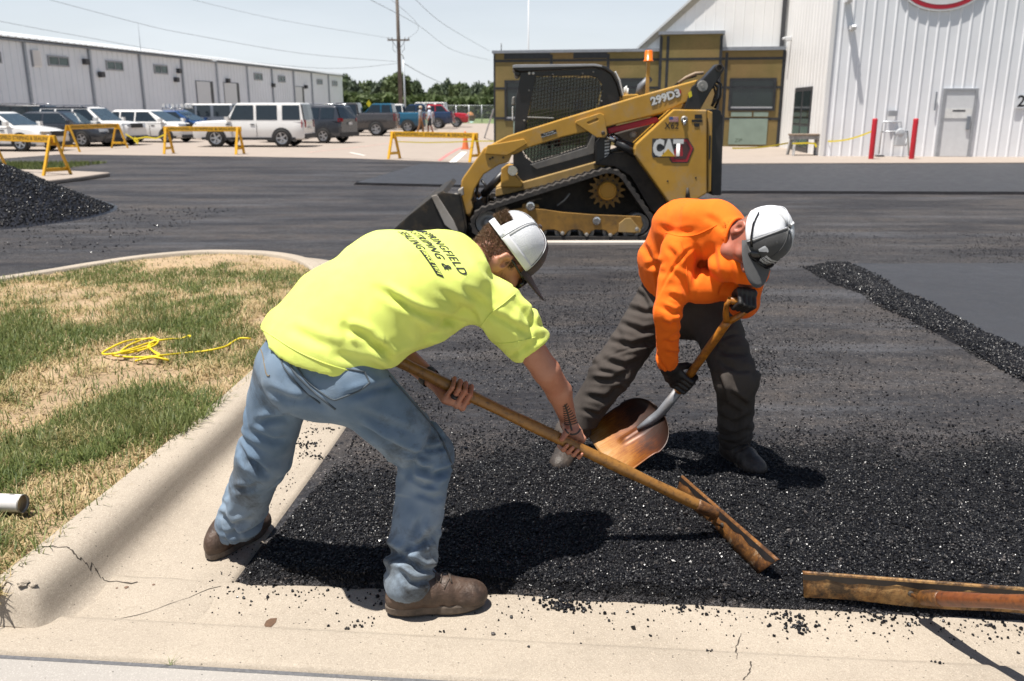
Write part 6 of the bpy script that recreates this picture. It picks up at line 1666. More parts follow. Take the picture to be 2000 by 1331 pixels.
def mesh_field(F, lo, hi, h, smooth=2, B=12):
    lo, hi = np.asarray(lo, float), np.asarray(hi, float)
    nb = np.ceil((hi - lo) / (h * B)).astype(int)
    N = nb * B + 1
    D = np.full(N, 1.0, np.float32)
    hb = h * B; diag = hb * 0.87
    g = np.stack(np.meshgrid(*[np.arange(B + 1)] * 3, indexing='ij'), -1).reshape(-1, 3) * h
    bi = np.stack(np.meshgrid(*[np.arange(k) for k in nb], indexing='ij'), -1).reshape(-1, 3)
    C = lo + (bi + 0.5) * hb
    pd = np.stack([p.d(C) for p in F.prims], 1)
    dmin = pd.min(1) - F.off
    full = F.ev(C)
    act = (np.abs(dmin) < diag * 1.35 + F.k) | (np.abs(full) < diag * 1.35)
    for i in np.nonzero(act)[0]:
        P = lo + bi[i] * hb + g
        lim = pd[i].min() + 2 * diag + 2 * F.k
        pr = [p for p, dd in zip(F.prims, pd[i]) if dd < lim]
        b = bi[i] * B
        D[b[0]:b[0] + B + 1, b[1]:b[1] + B + 1, b[2]:b[2] + B + 1] = F.ev(P, pr).reshape(B + 1, B + 1, B + 1)
    ins = np.nonzero(~act & (dmin < 0))[0]
    for i in ins:
        b = bi[i] * B
        if full[i] < 0: D[b[0] + 1:b[0] + B, b[1] + 1:b[1] + B, b[2] + 1:b[2] + B] = -1
    # blocks inside but not active also need their shared faces: fill by neighbours
    for i in ins:
        if full[i] < 0:
            b = bi[i] * B; blk = D[b[0]:b[0] + B + 1, b[1]:b[1] + B + 1, b[2]:b[2] + B + 1]; blk[blk == 1.0] = -1
    s = D < 0
    nx, ny, nz = (n - 1 for n in N)
    cnt = np.zeros((nx, ny, nz), np.int8); c8 = []
    for dx in (0, 1):
        for dy in (0, 1):
            for dz in (0, 1): cnt += s[dx:dx + nx, dy:dy + ny, dz:dz + nz]
    cells = np.nonzero((cnt > 0) & (cnt < 8))
    I, J, K = cells; n = len(I)
    vid = np.full((nx, ny, nz), -1, np.int32); vid[cells] = np.arange(n)
    acc = np.zeros((n, 3)); w = np.zeros(n)
    corners = [(0, 0, 0), (1, 0, 0), (0, 1, 0), (1, 1, 0), (0, 0, 1), (1, 0, 1), (0, 1, 1), (1, 1, 1)]
    vals = [D[I + a, J + b, K + c] for a, b, c in corners]
    for e0, e1_ in ((0, 1), (2, 3), (4, 5), (6, 7), (0, 2), (1, 3), (4, 6), (5, 7), (0, 4), (1, 5), (2, 6), (3, 7)):
        d0, d1 = vals[e0], vals[e1_]; m = (d0 < 0) != (d1 < 0)
        t = np.where(m, d0 / np.where(m, d0 - d1, 1), 0)
        p = np.array(corners[e0])[None] + t[:, None] * (np.array(corners[e1_]) - np.array(corners[e0]))[None]
        acc += p * m[:, None]; w += m
    V = lo + (np.stack([I, J, K], 1) + acc / w[:, None]) * h
    quads = []
    for ax in range(3):
        sl0 = [slice(None)] * 3; sl1 = [slice(None)] * 3; sl0[ax] = slice(0, -1); sl1[ax] = slice(1, None)
        e = s[tuple(sl0)] != s[tuple(sl1)]
        i, j, k = np.nonzero(e); o1, o2 = [(1, 2), (2, 0), (0, 1)][ax]
        idx = np.stack([i, j, k], 1); ok = (idx[:, o1] > 0) & (idx[:, o2] > 0) & (idx[:, o1] < (nx, ny, nz)[o1]) & (idx[:, o2] < (nx, ny, nz)[o2])
        idx = idx[ok]; pos = s[tuple(sl0)][e][ok]
        def off(a, b): q = idx.copy(); q[:, o1] -= a; q[:, o2] -= b; return vid[q[:, 0], q[:, 1], q[:, 2]]
        Q = np.stack([off(1, 1), off(0, 1), off(0, 0), off(1, 0)], 1)
        Q[~pos] = Q[~pos][:, ::-1]
        quads.append(Q)
    Fq = np.concatenate(quads); Fq = Fq[(Fq >= 0).all(1)]
    for _ in range(smooth): V = laplace(V, Fq, 0.5)
    return V, Fq
def laplace(V, Fq, f):
    A = np.zeros_like(V); c = np.zeros(len(V))
    k = Fq.shape[1]
    for i in range(k):
        a, b = Fq[:, i], Fq[:, (i + 1) % k]
        np.add.at(A, a, V[b]); np.add.at(A, b, V[a]); np.add.at(c, a, 1); np.add.at(c, b, 1)
    c = np.maximum(c, 1)
    return V * (1 - f) + f * A / c[:, None]
def normals(V, Fq):
    n = np.cross(V[Fq[:, 2]] - V[Fq[:, 0]], V[Fq[:, 3]] - V[Fq[:, 1]])
    N = np.zeros_like(V)
    for i in range(4): np.add.at(N, Fq[:, i], n)
    return N / (np.linalg.norm(N, axis=1)[:, None] + 1e-12)
def n3(P, s, seed=0):
    """cheap smooth 3-D noise in 0..1"""
    x, y, z = (P * s).T
    return (vnoise(x + 0.37 * z, y + 0.71 * z, seed) + vnoise(y - 0.29 * x + 5, z + 0.53 * x, seed + 1) + vnoise(z + 0.41 * y + 9, x - 0.61 * y, seed + 2)) / 3
def seg_t(P, a, b):
    a, b = np.asarray(a, float), np.asarray(b, float); ab = b - a; L = np.linalg.norm(ab); t = (P - a) @ ab / L ** 2
    q = P - a - np.clip(t, 0, 1)[:, None] * ab
    return t, np.linalg.norm(q, axis=1), q, L
def frame_from(f, u):
    """columns: right, forward, up"""
    f = nrm(f); u = np.asarray(u, float); u = nrm(u - f * (u @ f)); r = np.cross(f, u)
    return np.stack([r, f, u], 1)
def ring_fold(P, a, b, t0, t1, amp, freq, seed=0, reach=0.14, around=0.0, ref=(0, 0, 1)):
    """soft folds running round a limb between t0 and t1 of segment ab"""
    t, dist, q, L = seg_t(P, a, b)
    env = np.clip((t - t0) / (0.3 * (t1 - t0)), 0, 1) * np.clip((t1 - t) / (0.3 * (t1 - t0)), 0, 1) * (dist < reach)
    ax = nrm(np.asarray(b, float) - np.asarray(a, float)); e = np.asarray(ref, float); e = e - ax * (e @ ax); e = nrm(e); e2 = np.cross(ax, e)
    th = np.arctan2(q @ e2, q @ e)
    w = 1.2 * np.sin(th + seed) + 0.8 * np.sin(2 * th + 1.7 * seed) + 2.2 * n3(P, 9, seed)
    s = np.sin(freq * t * L + w + around * th)
    s = np.sign(s) * np.abs(s) ** 0.8
    return amp * env * s * (0.35 + 0.65 * n3(P, 11, seed + 4))
def drape_fold(P, ax, along, freq, amp, seed, warp=1.6):
    """long folds running along a direction, spaced along ax, warped so that none is straight"""
    ax, along = nrm(ax), nrm(along)
    ph = freq * (P @ ax) + warp * np.sin(4.0 * (P @ along) + seed) + 2.4 * n3(P, 5, seed)
    r = 1 - np.abs(np.sin(ph)) ; r = r ** 2.2
    return amp * r * np.clip((n3(P, 4.2, seed + 7) - 0.38) * 4, 0, 1)

def local_cut(p, n, r):
    """Plane cut that acts only near p (a cuff, a sleeve end)."""
    p, n = np.asarray(p, float), nrm(n)
    return lambda P: np.where(np.linalg.norm(P - p, axis=1) < r, (P - p) @ n, -1.0)
def creases(P, a, b, n, seed, t0=0.0, t1=1.0, amp=0.010, wid=0.011, reach=0.15, ref=(0.1, -1, 0.2), focus=None):
    """Irregular short creases scattered over a limb, each with its own slant, length and depth."""
    r = np.random.default_rng(seed); t, dist, q, L = seg_t(P, a, b)
    ax = nrm(np.asarray(b, float) - np.asarray(a, float)); e = np.asarray(ref, float); e = nrm(e - ax * (e @ ax)); e2 = np.cross(ax, e)
    th = np.arctan2(q @ e2, q @ e); d = np.zeros(len(P)); ok = (dist < reach) & (t > t0 - .15) & (t < t1 + .15)
    for _ in range(n):
        tc = r.uniform(t0, t1) if focus is None else np.clip(r.normal(focus, .16), t0, t1)
        c, hw, sl, am, w = r.uniform(-3.1, 3.1), r.uniform(.5, 1.3), r.normal(0, .55), amp * r.uniform(.4, 1.1), wid * r.uniform(.8, 1.7)
        dt = (th - c + math.pi) % (2 * math.pi) - math.pi
        x = ((t - tc) * L - sl * dt * .09 - .02 * dt * dt) / w
        d += am * np.exp(-(dt / hw) ** 2) * (-np.exp(-x * x) + .55 * np.exp(-((x - 1.7) / 1.2) ** 2) + .45 * np.exp(-((x + 1.7) / 1.2) ** 2))
    return d * ok
def to_px(P):
    P = np.asarray(P); y = P[:, 1]; z = CAM_H - P[:, 2]
    f = y * _CT + z * _ST; dn = z * _CT - y * _ST
    return np.stack([1000 + FPX * P[:, 0] / f, 665.5 + FPX * dn / f], 1)
def drawn_folds(P, N, lines, ref=np.array([0, 0, CAM_H])):
    """Folds whose course is copied from the cloth: (points, depth, half width)."""
    uv = to_px(P); vis = np.einsum('ij,ij->i', N, ref[None] - P) / np.linalg.norm(ref[None] - P, axis=1)
    out = np.zeros(len(P)); vis = np.clip(vis * 3 + .3, 0, 1)
    for pts, amp, w in lines:
        pts = np.asarray(pts, float); best = np.full(len(P), 1e9); tb = np.zeros(len(P)); acc = 0.0; seg = np.linalg.norm(np.diff(pts, axis=0), axis=1); tot = seg.sum(); sgn = np.ones(len(P))
        for i in range(len(pts) - 1):
            a, b = pts[i], pts[i + 1]; ab = b - a; t = np.clip((uv - a) @ ab / (ab @ ab), 0, 1); q = uv - a - t[:, None] * ab; dd = np.linalg.norm(q, axis=1); m = dd < best
            best = np.where(m, dd, best); tb = np.where(m, (acc + t * seg[i]) / tot, tb); sgn = np.where(m, np.sign(ab[0] * q[:, 1] - ab[1] * q[:, 0]), sgn); acc += seg[i]
        x = best * sgn / w; tap = np.clip(np.minimum(tb, 1 - tb) * 4 + .15, 0, 1)
        out += amp * tap * (-np.exp(-x * x) + .75 * np.exp(-((x + 1.6) / 1.1) ** 2) + .35 * np.exp(-((x - 1.6) / 1.1) ** 2))
    return out * vis
# ================================================================== the two workers
def mat_skin(name, a, b, red):
    t = NT(name)
    n1 = t.noise(14, 5, 0.6); n2 = t.noise(120, 4, 0.7)
    c = t.mix(t.ramp(n1, 0.3, 0.7), a, b); c = t.mix(t.ramp(t.noise(5, 3), 0.45, 0.75, 0, 0.6), c, red)
    t.set(Base_Color=c, Roughness=t.ramp(n2, 0.3, 0.7, 0.42, 0.6), Normal=t.bump(n2, 0.18, 0.002))
    t.b.inputs['Subsurface Weight'].default_value = 0.08
    t.b.inputs['Subsurface Radius'].default_value = (0.8, 0.3, 0.15); t.b.inputs['Subsurface Scale'].default_value = 0.01
    return t.mat
M_SKIN = mat_skin('sunburnt_skin', (0.36, 0.150, 0.088), (0.45, 0.21, 0.135), (0.36, 0.105, 0.062))
M_SKIN2 = mat_skin('ruddy_skin', (0.34, 0.12, 0.075), (0.42, 0.17, 0.11), (0.33, 0.07, 0.045))
def mat_cloth(name, a, b, dirt=None, dirt_amt=0.0, weave=900, rough=0.85, sheen=0.2, dirt_s=3.5, fade=None, vs=4):
    t = NT(name)
    c = t.mix(t.ramp(t.noise(vs, 5, 0.6), 0.3, 0.7), a, b)
    if fade is not None: c = t.mix(t.ramp(t.noise(2.6, 4, 0.6), 0.45, 0.7, 0, 0.8), c, fade)
    if dirt is not None: c = t.mix(t.ramp(t.noise(dirt_s, 7, 0.75, dist=0.4), 0.50, 0.68, 0, dirt_amt), c, dirt)
    wv = t.math('ADD', t.noise(weave, 2, 0.5), t.math('MULTIPLY', t.noise(60, 4, 0.6), 0.6))
    t.set(Base_Color=c, Roughness=rough, Normal=t.bump(wv, 0.5, 0.003))
    t.b.inputs['Sheen Weight'].default_value = sheen; t.b.inputs['Sheen Roughness'].default_value = 0.5
    t.b.inputs['Specular IOR Level'].default_value = 0.2
    return t
_y = mat_cloth('neon_yellow_cotton', (0.66, 0.74, 0.13), (0.70, 0.78, 0.20), (0.50, 0.50, 0.12), 0.12, sheen=0.1); M_YSHIRT = _y.mat
_y = mat_cloth('neon_orange_cotton', (0.93, 0.148, 0.007), (0.95, 0.180, 0.014), (0.60, 0.10, 0.01), 0.15, sheen=0.04); M_OSHIRT = _y.mat
_j = mat_cloth('washed_denim', (0.095, 0.145, 0.21), (0.15, 0.21, 0.285), (0.040, 0.036, 0.030), 0.95, weave=520, fade=(0.29, 0.345, 0.40), dirt_s=2.8, vs=6, sheen=0.05); M_DENIM = _j.mat
_j = mat_cloth('brown_grey_work_cotton', (0.050, 0.042, 0.037), (0.072, 0.061, 0.054), (0.026, 0.023, 0.021), 0.5, weave=800, vs=5, sheen=0.0); M_WPANTS = _j.mat
M_BOOT = pm('worn_brown_leather', (0.060, 0.036, 0.024), 0.5, var=0.5, vs=22, dirt=(0.14, 0.105, 0.082), dirt_amt=0.65, dirt_s=16, bump=0.8, bs=90)
M_BOOT2 = pm('dusty_dark_leather', (0.035, 0.027, 0.022), 0.5, var=0.5, vs=20, dirt=(0.15, 0.12, 0.095), dirt_amt=0.5, dirt_s=13, bump=0.8, bs=90)
M_SOLE = pm('boot_sole', (0.10, 0.078, 0.060), 0.85, var=0.45, vs=30, dirt=(0.24, 0.20, 0.17), dirt_amt=0.6, dirt_s=12)
M_GLOVE = pm('black_work_glove', (0.014, 0.012, 0.012), 0.55, var=0.3, vs=20, bump=0.3, bs=200)
M_LACE = pm('boot_lace', (0.06, 0.045, 0.035), 0.9)
M_HAIR = NT('brown_hair'); M_HAIR.set(Base_Color=M_HAIR.mix(M_HAIR.n('NewGeometry').outputs['Random Per Island'], (0.055, 0.030, 0.016), (0.20, 0.115, 0.060)), Roughness=0.45); M_HAIR = M_HAIR.mat
M_HAIR2 = pm('grey_hair', (0.20, 0.17, 0.15), 0.6, var=0.3, vs=60)
M_LEATHER = pm('belt_leather', (0.035, 0.026, 0.022), 0.5, var=0.2)
def tup(v): return np.array([v[0], v[1], v[2]], float)
def skin_obj(name, F, lo, hi, h, mat, parent=None, smooth=2, disp=None, attr=None, final=1):
    V, Q = mesh_field(F, lo, hi, h, smooth)
    if disp is not None:
        N = normals(V, Q); V = V + N * disp(V, N)[:, None]
        for _ in range(final): V = laplace(V, Q, 0.35)
    me = np_mesh(name, V, Q, mat)
    o = link(name, me)
    if parent is not None: o.parent = parent
    o['_'] = 1; del o['_']
    return o, V, Q
def bvh_of(V, Q): return BVHTree.FromPolygons([tuple(v) for v in V], [tuple(int(i) for i in q) for q in Q])
def grip_hand(c, h, e0, sg, rc, wrist, idx, big=1.0, thumb=(-75, -135), fat=1.0, curl=(78, 150, 205)):
    """Four fingers closed round a rod at c with direction h; knuckles towards e0, index finger on the idx side."""
    c, h, wrist = np.asarray(c, float), nrm(h), np.asarray(wrist, float)
    e0 = np.asarray(e0, float); e0 = nrm(e0 - h * (e0 @ h)); e1 = np.cross(h, e0) * sg
    def pt(a, r, ax): a = math.radians(a); return c + h * ax + (e0 * math.cos(a) + e1 * math.sin(a)) * r
    out = []; Ks = []
    for i in range(4):
        ax = idx * (0.034 - 0.0225 * i) * big; r = (0.0090, 0.0093, 0.0088, 0.0079)[i] * fat
        K = pt(-4, rc + 0.031, ax); A = pt(curl[0] - 4 * abs(i - 1), rc + 0.025, ax * 0.98); B_ = pt(curl[1], rc + 0.013, ax * 0.96); T = pt(curl[2] - (12 if i == 3 else 0), rc + 0.0105, ax * 0.96)
        Ks.append(K)
        out += [Cap(K, A, r * 1.12, r, 0.003), Cap(A, B_, r * 1.05, r * 0.94, 0.003), Cap(B_, T, r * 0.94, r * 0.82, 0.003)]
        out.append(Cap(wrist + h * ax * 0.55, K, 0.0135 * fat, 0.0115 * fat, 0.010))
    mid = (Ks[1] + Ks[2]) / 2
    out.append(ECap(wrist, mid * 0.8 + wrist * 0.2, h, (0.027 * fat, 0.017 * fat), (0.040 * fat, 0.016 * fat), 0.012))
    b = wrist * 0.62 + Ks[0] * 0.38 + h * idx * 0.012
    T1 = pt(thumb[0], rc + 0.019, idx * 0.052 * big); T2 = pt(thumb[1], rc + 0.0125, idx * 0.062 * big)
    out += [Cap(wrist, b, 0.018 * fat, 0.0165 * fat, 0.012), Cap(b, T1, 0.0155 * fat, 0.0125 * fat, 0.008), Cap(T1, T2, 0.0118 * fat, 0.0098 * fat, 0.005)]
    return out, pt
def head_prims(C, R, s=1.0):
    r, f, u = R[:, 0], R[:, 1], R[:, 2]
    L = lambda x, y, z: C + (r * x + f * y + u * z) * s
    E = lambda x, y, z, q, k=None: Ell(L(x, y, z), R, np.array(q) * s, k)
    P = [E(0, -.006, .022, (.076, .098, .100)), E(0, .030, -.045, (.060, .068, .075), .03), E(0, .074, -.103, (.027, .024, .020), .025),
         Cap(L(-.045, .045, -.088), L(.045, .045, -.088), .026 * s, .026 * s, .03), Cap(L(0, .096, .006), L(0, .120, -.032), .009 * s, .0125 * s, .010), E(.011, .107, -.036, (.009, .010, .008), .006), E(-.011, .107, -.036, (.009, .010, .008), .006),
         Cap(L(-.034, .083, .024), L(.034, .083, .024), .013 * s, .013 * s, .015), E(.040, .070, -.026, (.022, .024, .018), .02), E(-.040, .070, -.026, (.022, .024, .018), .02),
         Cap(L(-.019, .093, -.064), L(.019, .093, -.064), .007 * s, .007 * s, .006), Cap(L(-.017, .092, -.074), L(.017, .092, -.074), .008 * s, .008 * s, .006)]
    for q in (-1, 1):
        P += [E(q * .080, -.012, -.012, (.011, .023, .037), .005), Cap(L(q * .084, -.026, .012), L(q * .088, -.030, -.008), .006 * s, .006 * s, .006), Cap(L(q * .082, -.008, .020), L(q * .084, -.024, .014), .006 * s, .006 * s, .006), E(q * .078, .000, -.040, (.007, .009, .010), .006)]
    subs = [(Ell(L(q * .088, -.006, -.006), R, np.array((.009, .010, .017)) * s).d, .004) for q in (-1, 1)]
    return P, subs, L
def strands(V, N, mask, n, L, w, mat, name, parent, down, seed=3, jit=0.5):
    r = np.random.default_rng(seed); idx = np.nonzero(mask)[0]
    if len(idx) == 0: return None
    i = r.choice(idx, n); p = V[i] + r.normal(0, 0.002, (n, 3)); d = N[i] * 0.55 + np.asarray(down)[None] * 0.8 + r.normal(0, jit, (n, 3)); d /= np.linalg.norm(d, axis=1)[:, None]
    sd = np.cross(d, N[i] + r.normal(0, .3, (n, 3))); sd /= np.linalg.norm(sd, axis=1)[:, None] + 1e-9
    ln = L * r.uniform(0.6, 1.2, n)[:, None]
    p = p - N[i] * 0.001
    Vs = np.stack([p - sd * w, p + sd * w, p + d * ln + N[i] * ln * 0.1], 1).reshape(-1, 3)
    o = link(name, np_mesh(name, Vs, np.arange(3 * n).reshape(n, 3), mat, False)); o.parent = parent
    return o
def boot(heel, toe, mat, parent, ankle, size=1.0, lift=0.0):
    """Work boot with sole, built in a frame where x runs heel to toe."""
    heel, toe = tup(heel), tup(toe); f = nrm(toe - heel); up = V3(0, 0, 1); r = np.cross(f, up); L = np.linalg.norm(toe - heel)
    o0 = heel; W = lambda x, y, z: o0 + f * x * L + r * y + up * z
    an = tup(ankle)
    R = np.stack([r, f, up], 1)
    pr = [Ell(W(.80, 0, .045), R, (.050, .075, .048)), Ell(W(.50, 0, .055), R, (.047, .10, .058)), Ell(W(.16, 0, .05), R, (.040, .06, .06)),
          Cap(W(.24, 0, .07), an + up * 0.04, .047, .050), Cap(W(.30, 0, .09), W(.62, 0, .07), .042, .040), Ell(W(.88, 0, .035), R, (.044, .048, .036))]
    F = Field(pr, .03, [plane_cut(W(0, 0, .022), -up), plane_cut(an + up * .10, up)])
    lo = np.min([heel, toe, an], 0) - .09; hi = np.max([heel, toe, an], 0) + .12
    cr = lambda P, N: 0.003 * np.sin(130 * ((P - o0) @ f) + 3 * n3(P, 30, 3)) * np.exp(-((((P - o0) @ f) / L - .62) / .12) ** 2) + .0025 * (n3(P, 60, 8) - .5)
    o, V, Q = skin_obj('boot', F, lo, hi, .006, mat, parent, 2, cr)
    # sole: outline offset, stepped heel
    n = 40; ol = []
    for k in range(n):
        a = 2 * math.pi * k / n; x = .5 + .53 * math.cos(a); y = math.sin(a)
        wv = .048 + .008 * math.exp(-((x - .78) / .2) ** 2) - .010 * math.exp(-((x - .42) / .14) ** 2)
        ol.append((x, math.copysign(abs(y) ** .75, y) * wv))
    mb = MB(); rows = []
    for z, k in ((.002, .95), (.008, 1.0), (.026, 1.01), (.032, .97)): rows.append([W(.5 + (x - .5) * k, y * k, z) for x, y in ol])
    mb.grid(rows, close_v=True); mb.add(rows[0], [tuple(range(n))]); mb.add(rows[-1], [tuple(range(n))]); so = mb.build('sole', M_SOLE, None); so.parent = o
    bv = bvh_of(V, Q)
    for xs_, hw_ in ((.66, .05), (.34, .045)):         # stitched seams over the upper
        pts = []
        for y in np.linspace(-hw_, hw_, 15):
            q = W(xs_ - .10 * (abs(y) / hw_) ** 2, y, .3); h_ = bv.ray_cast(Vector(q), Vector((0, 0, -1)))
            if h_[0] is not None and h_[0].z < an[2] + .05: pts.append(h_[0] + Vector((0, 0, .001)))
        if len(pts) > 4: mb = MB(); mb.tube(pts, .0024, 6); se = mb.build('seam', M_LACE, None); se.parent = o
    for k in range(4):                                # laces across the instep
        x = .42 + .075 * k; pts = []
        for y in np.linspace(-.03, .03, 7):
            q = W(x + .02 * (1 if k % 2 else -1) * y / .03, y, .3); h_ = bv.ray_cast(Vector(q), Vector((0, 0, -1)))
            if h_[0] is not None: pts.append(h_[0] + Vector((0, 0, .003)))
        if len(pts) > 3: mb = MB(); mb.tube(pts, .0028, 6); la = mb.build('lace', M_LACE, None); la.parent = o
    return o
def project_mesh(me, bvhs, M, direction, off, maxlen=0.012):
    """Lays a flat mesh (lettering) on to a surface: transform by M, cut into short edges, cast along direction."""
    bm = bmesh.new(); bm.from_mesh(me); bm.transform(M)
    bmesh.ops.triangulate(bm, faces=bm.faces)
    for _ in range(4):
        lg = [e for e in bm.edges if e.calc_length() > maxlen]
        if not lg: break
        bmesh.ops.subdivide_edges(bm, edges=lg, cuts=1); bmesh.ops.triangulate(bm, faces=[f for f in bm.faces if len(f.verts) > 3])
    dead = []
    for v in bm.verts:
        best = None
        d = direction(v.co) if callable(direction) else Vector(direction)
        o = v.co - d * 0.35 if not callable(direction) else Vector((0, 0, CAM_H))
        for b in bvhs:
            h_ = b.ray_cast(o, d)
            if h_[0] is not None and (best is None or h_[3] < best[3]): best = h_
        if best is None: dead.append(v)
        else:
            nn = best[1] if best[1].dot(d) < 0 else -best[1]
            v.co = best[0] + nn * off
    bmesh.ops.delete(bm, geom=dead, context='VERTS')
    out = bpy.data.meshes.new('lettering'); bm.to_mesh(out); bm.free(); return out
def px_poly(pts, bvhs, off, mat, name, parent, maxlen=0.01):
    """A flat patch (pocket, tattoo stroke) given by its outline as seen, laid on to the surface it lies on."""
    mb = MB(); mb.add([at(x, y, 2.0) for x, y in pts], [tuple(range(len(pts)))])
    me = mb.mesh(name, mat)
    out = project_mesh(me, bvhs, Matrix(), lambda co: (co - Vector((0, 0, CAM_H))).normalized(), off, maxlen)
    out.materials.append(mat); out.name = name
    out.shade_smooth()
    o = link(name, out); o.parent = parent
    return o
def px_line(pts, w, bvhs, off, mat, name, parent):
    L, R_ = [], []
    P = [Vector(p) for p in pts]
    for i, p in enumerate(P):
        d = (P[min(i + 1, len(P) - 1)] - P[max(i - 1, 0)]).normalized(); n = Vector((-d.y, d.x)) * w / 2
        L.append(p + n); R_.append(p - n)
    return px_poly([tuple(p) for p in L] + [tuple(p) for p in R_[::-1]], bvhs, off, mat, name, parent)
def px_smooth(pts, n=6):
    out = []; P = [Vector(p) for p in pts]
    for i in range(len(P) - 1):
        p0, p1, p2, p3 = P[max(i - 1, 0)], P[i], P[i + 1], P[min(i + 2, len(P) - 1)]
        for k in range(n):
            t = k / n; out.append(tuple(0.5 * ((2 * p1) + (p2 - p0) * t + (2 * p0 - 5 * p1 + 4 * p2 - p3) * t * t + (3 * p1 - p0 - 3 * p2 + p3) * t ** 3)))
    return out + [tuple(P[-1])]
def seam_tube(pxs, bvhs, r, mat, name, parent, off=0.001):
    """A raised stitched seam following the cloth."""
    P = []
    for x, y in px_smooth(pxs, 8):
        d = ray(x, y).normalized(); best = None
        for b in bvhs:
            h_ = b.ray_cast(Vector((0, 0, CAM_H)), d)
            if h_[0] is not None and (best is None or h_[3] < best[3]): best = h_
        if best is not None: P.append(best[0] - d * off)
    if len(P) < 3: return None
    mb = MB(); mb.tube(P, r, 6); o = mb.build(name, mat, None); o.parent = parent; return o
def make_cap(C, R, s, parent, crown_col, front_m, mesh_m, visor_m, back_open=True, button=True):
    """Six-panel cap: dome in the head frame, dark front panels, pale back, curved visor."""
    r, f, u = R[:, 0], R[:, 1], R[:, 2]
    W = lambda x, y, z: C + (r * x + f * y + u * z) * s
    rx, ry, rz, z0 = .090, .112, .118, .030
    def dome(a, t):
        q = 1 + .022 * math.sin(3 * a + 1.3) * math.cos(t) * math.sin(2 * t) + .018 * math.sin(5 * a + 4 * t)* math.sin(2 * t) + (.035 * math.sin(a) * math.sin(2 * t) if math.sin(a) > 0 else 0)
        return W(q * rx * math.cos(a) * math.cos(t) ** .66, q * ry * math.sin(a) * math.cos(t) ** .66 - .004, z0 + rz * .97 * math.sin(t) ** .95)
    def patch(a0, a1, t0, t1, nm, m, na=14, nt=10, par=None, grow=1.0):
        mb = MB(); mb.smooth = True; c0 = W(0, 0, z0)
        mb.grid([[c0 + grow * (dome(a0 + (a1 - a0) * i / na, t0 + (t1 - t0) * j / nt) - c0) for j in range(nt + 1)] for i in range(na + 1)])
        o = mb.build(nm, m, None, fix=False); o.parent = par or cap
        sd = o.modifiers.new('thick', 'SOLIDIFY'); sd.thickness = 0.003; sd.offset = 1
        return o
    cap = bpy.data.objects.new('cap', None); COL.objects.link(cap); cap.parent = parent; cap.empty_display_size = .05
    T = math.pi / 2
    patch(math.radians(34), math.radians(146), 0, T * .995, 'front_panel', front_m)
    patch(math.radians(-38), math.radians(34), .0, T * .995, 'side_panel', mesh_m); patch(math.radians(146), math.radians(218), .0, T * .995, 'side_panel', mesh_m)
    if back_open:
        patch(math.radians(218), math.radians(322), .56, T * .995, 'back_panel', mesh_m); patch(math.radians(218), math.radians(322), .0, .17, 'strap', mesh_m)
        patch(math.radians(218), math.radians(238), .16, .57, 'back_panel', mesh_m); patch(math.radians(302), math.radians(322), .16, .57, 'back_panel', mesh_m)
    else: patch(math.radians(218), math.radians(322), .0, T * .995, 'back_panel', mesh_m)
    for a in (34, 90, 146, 218, 270, 322):            # panel seams
        if a == 270 and back_open: rng_ = np.linspace(.6, T * .99, 10)
        else: rng_ = np.linspace(.02, T * .99, 14)
        mb = MB(); mb.tube([Vector(dome(math.radians(a), t)) + Vector(nrm(dome(math.radians(a), t) - W(0, 0, z0))) * .003 for t in rng_], .0014, 5); o = mb.build('seam', front_m if a in (90,) else mesh_m, None); o.parent = cap
    for a0, a1 in ((146, 218), (-38, 34)):            # plain white tape along the lower edge and up the panel seams
        patch(math.radians(a0), math.radians(a1), .0, .20, 'cap_tape', WTAPE, 14, 4, grow=1.022)
    for a in (-38, 218): patch(math.radians(a - 5), math.radians(a + 5), .1, T * .97, 'cap_tape', WTAPE, 4, 14, grow=1.018)
    if button: mb = MB(); mb.lathe(W(0, -.004, z0 + rz + .003), Vector(u), [(0, .006 * s), (.006 * s, .005 * s), (.009 * s, 0)], 12); o = mb.build('button', front_m, None); o.parent = cap
    # visor
    mb = MB(); mb.smooth = True; rows = []
    for i in range(17):
        a = math.radians(30 + 120 * i / 16); row = []
        for j in range(7):
            q = j / 6; bx, by = rx * math.cos(a), ry * math.sin(a) - .004
            ext = .098 * q * max(0.0, math.sin((i / 16) * math.pi)) ** .55
            row.append(W(bx * (1 + .08 * q), by + ext, z0 + .004 - .012 * q - .30 * abs(bx) ** 1.6 * (1 + .6 * q)))
        rows.append(row)
    mb.grid(rows); vs = mb.build('visor', visor_m, None, fix=False); vs.parent = cap
    sd = vs.modifiers.new('thick', 'SOLIDIFY'); sd.thickness = 0.004; sd.offset = 0
    return cap, W, dome

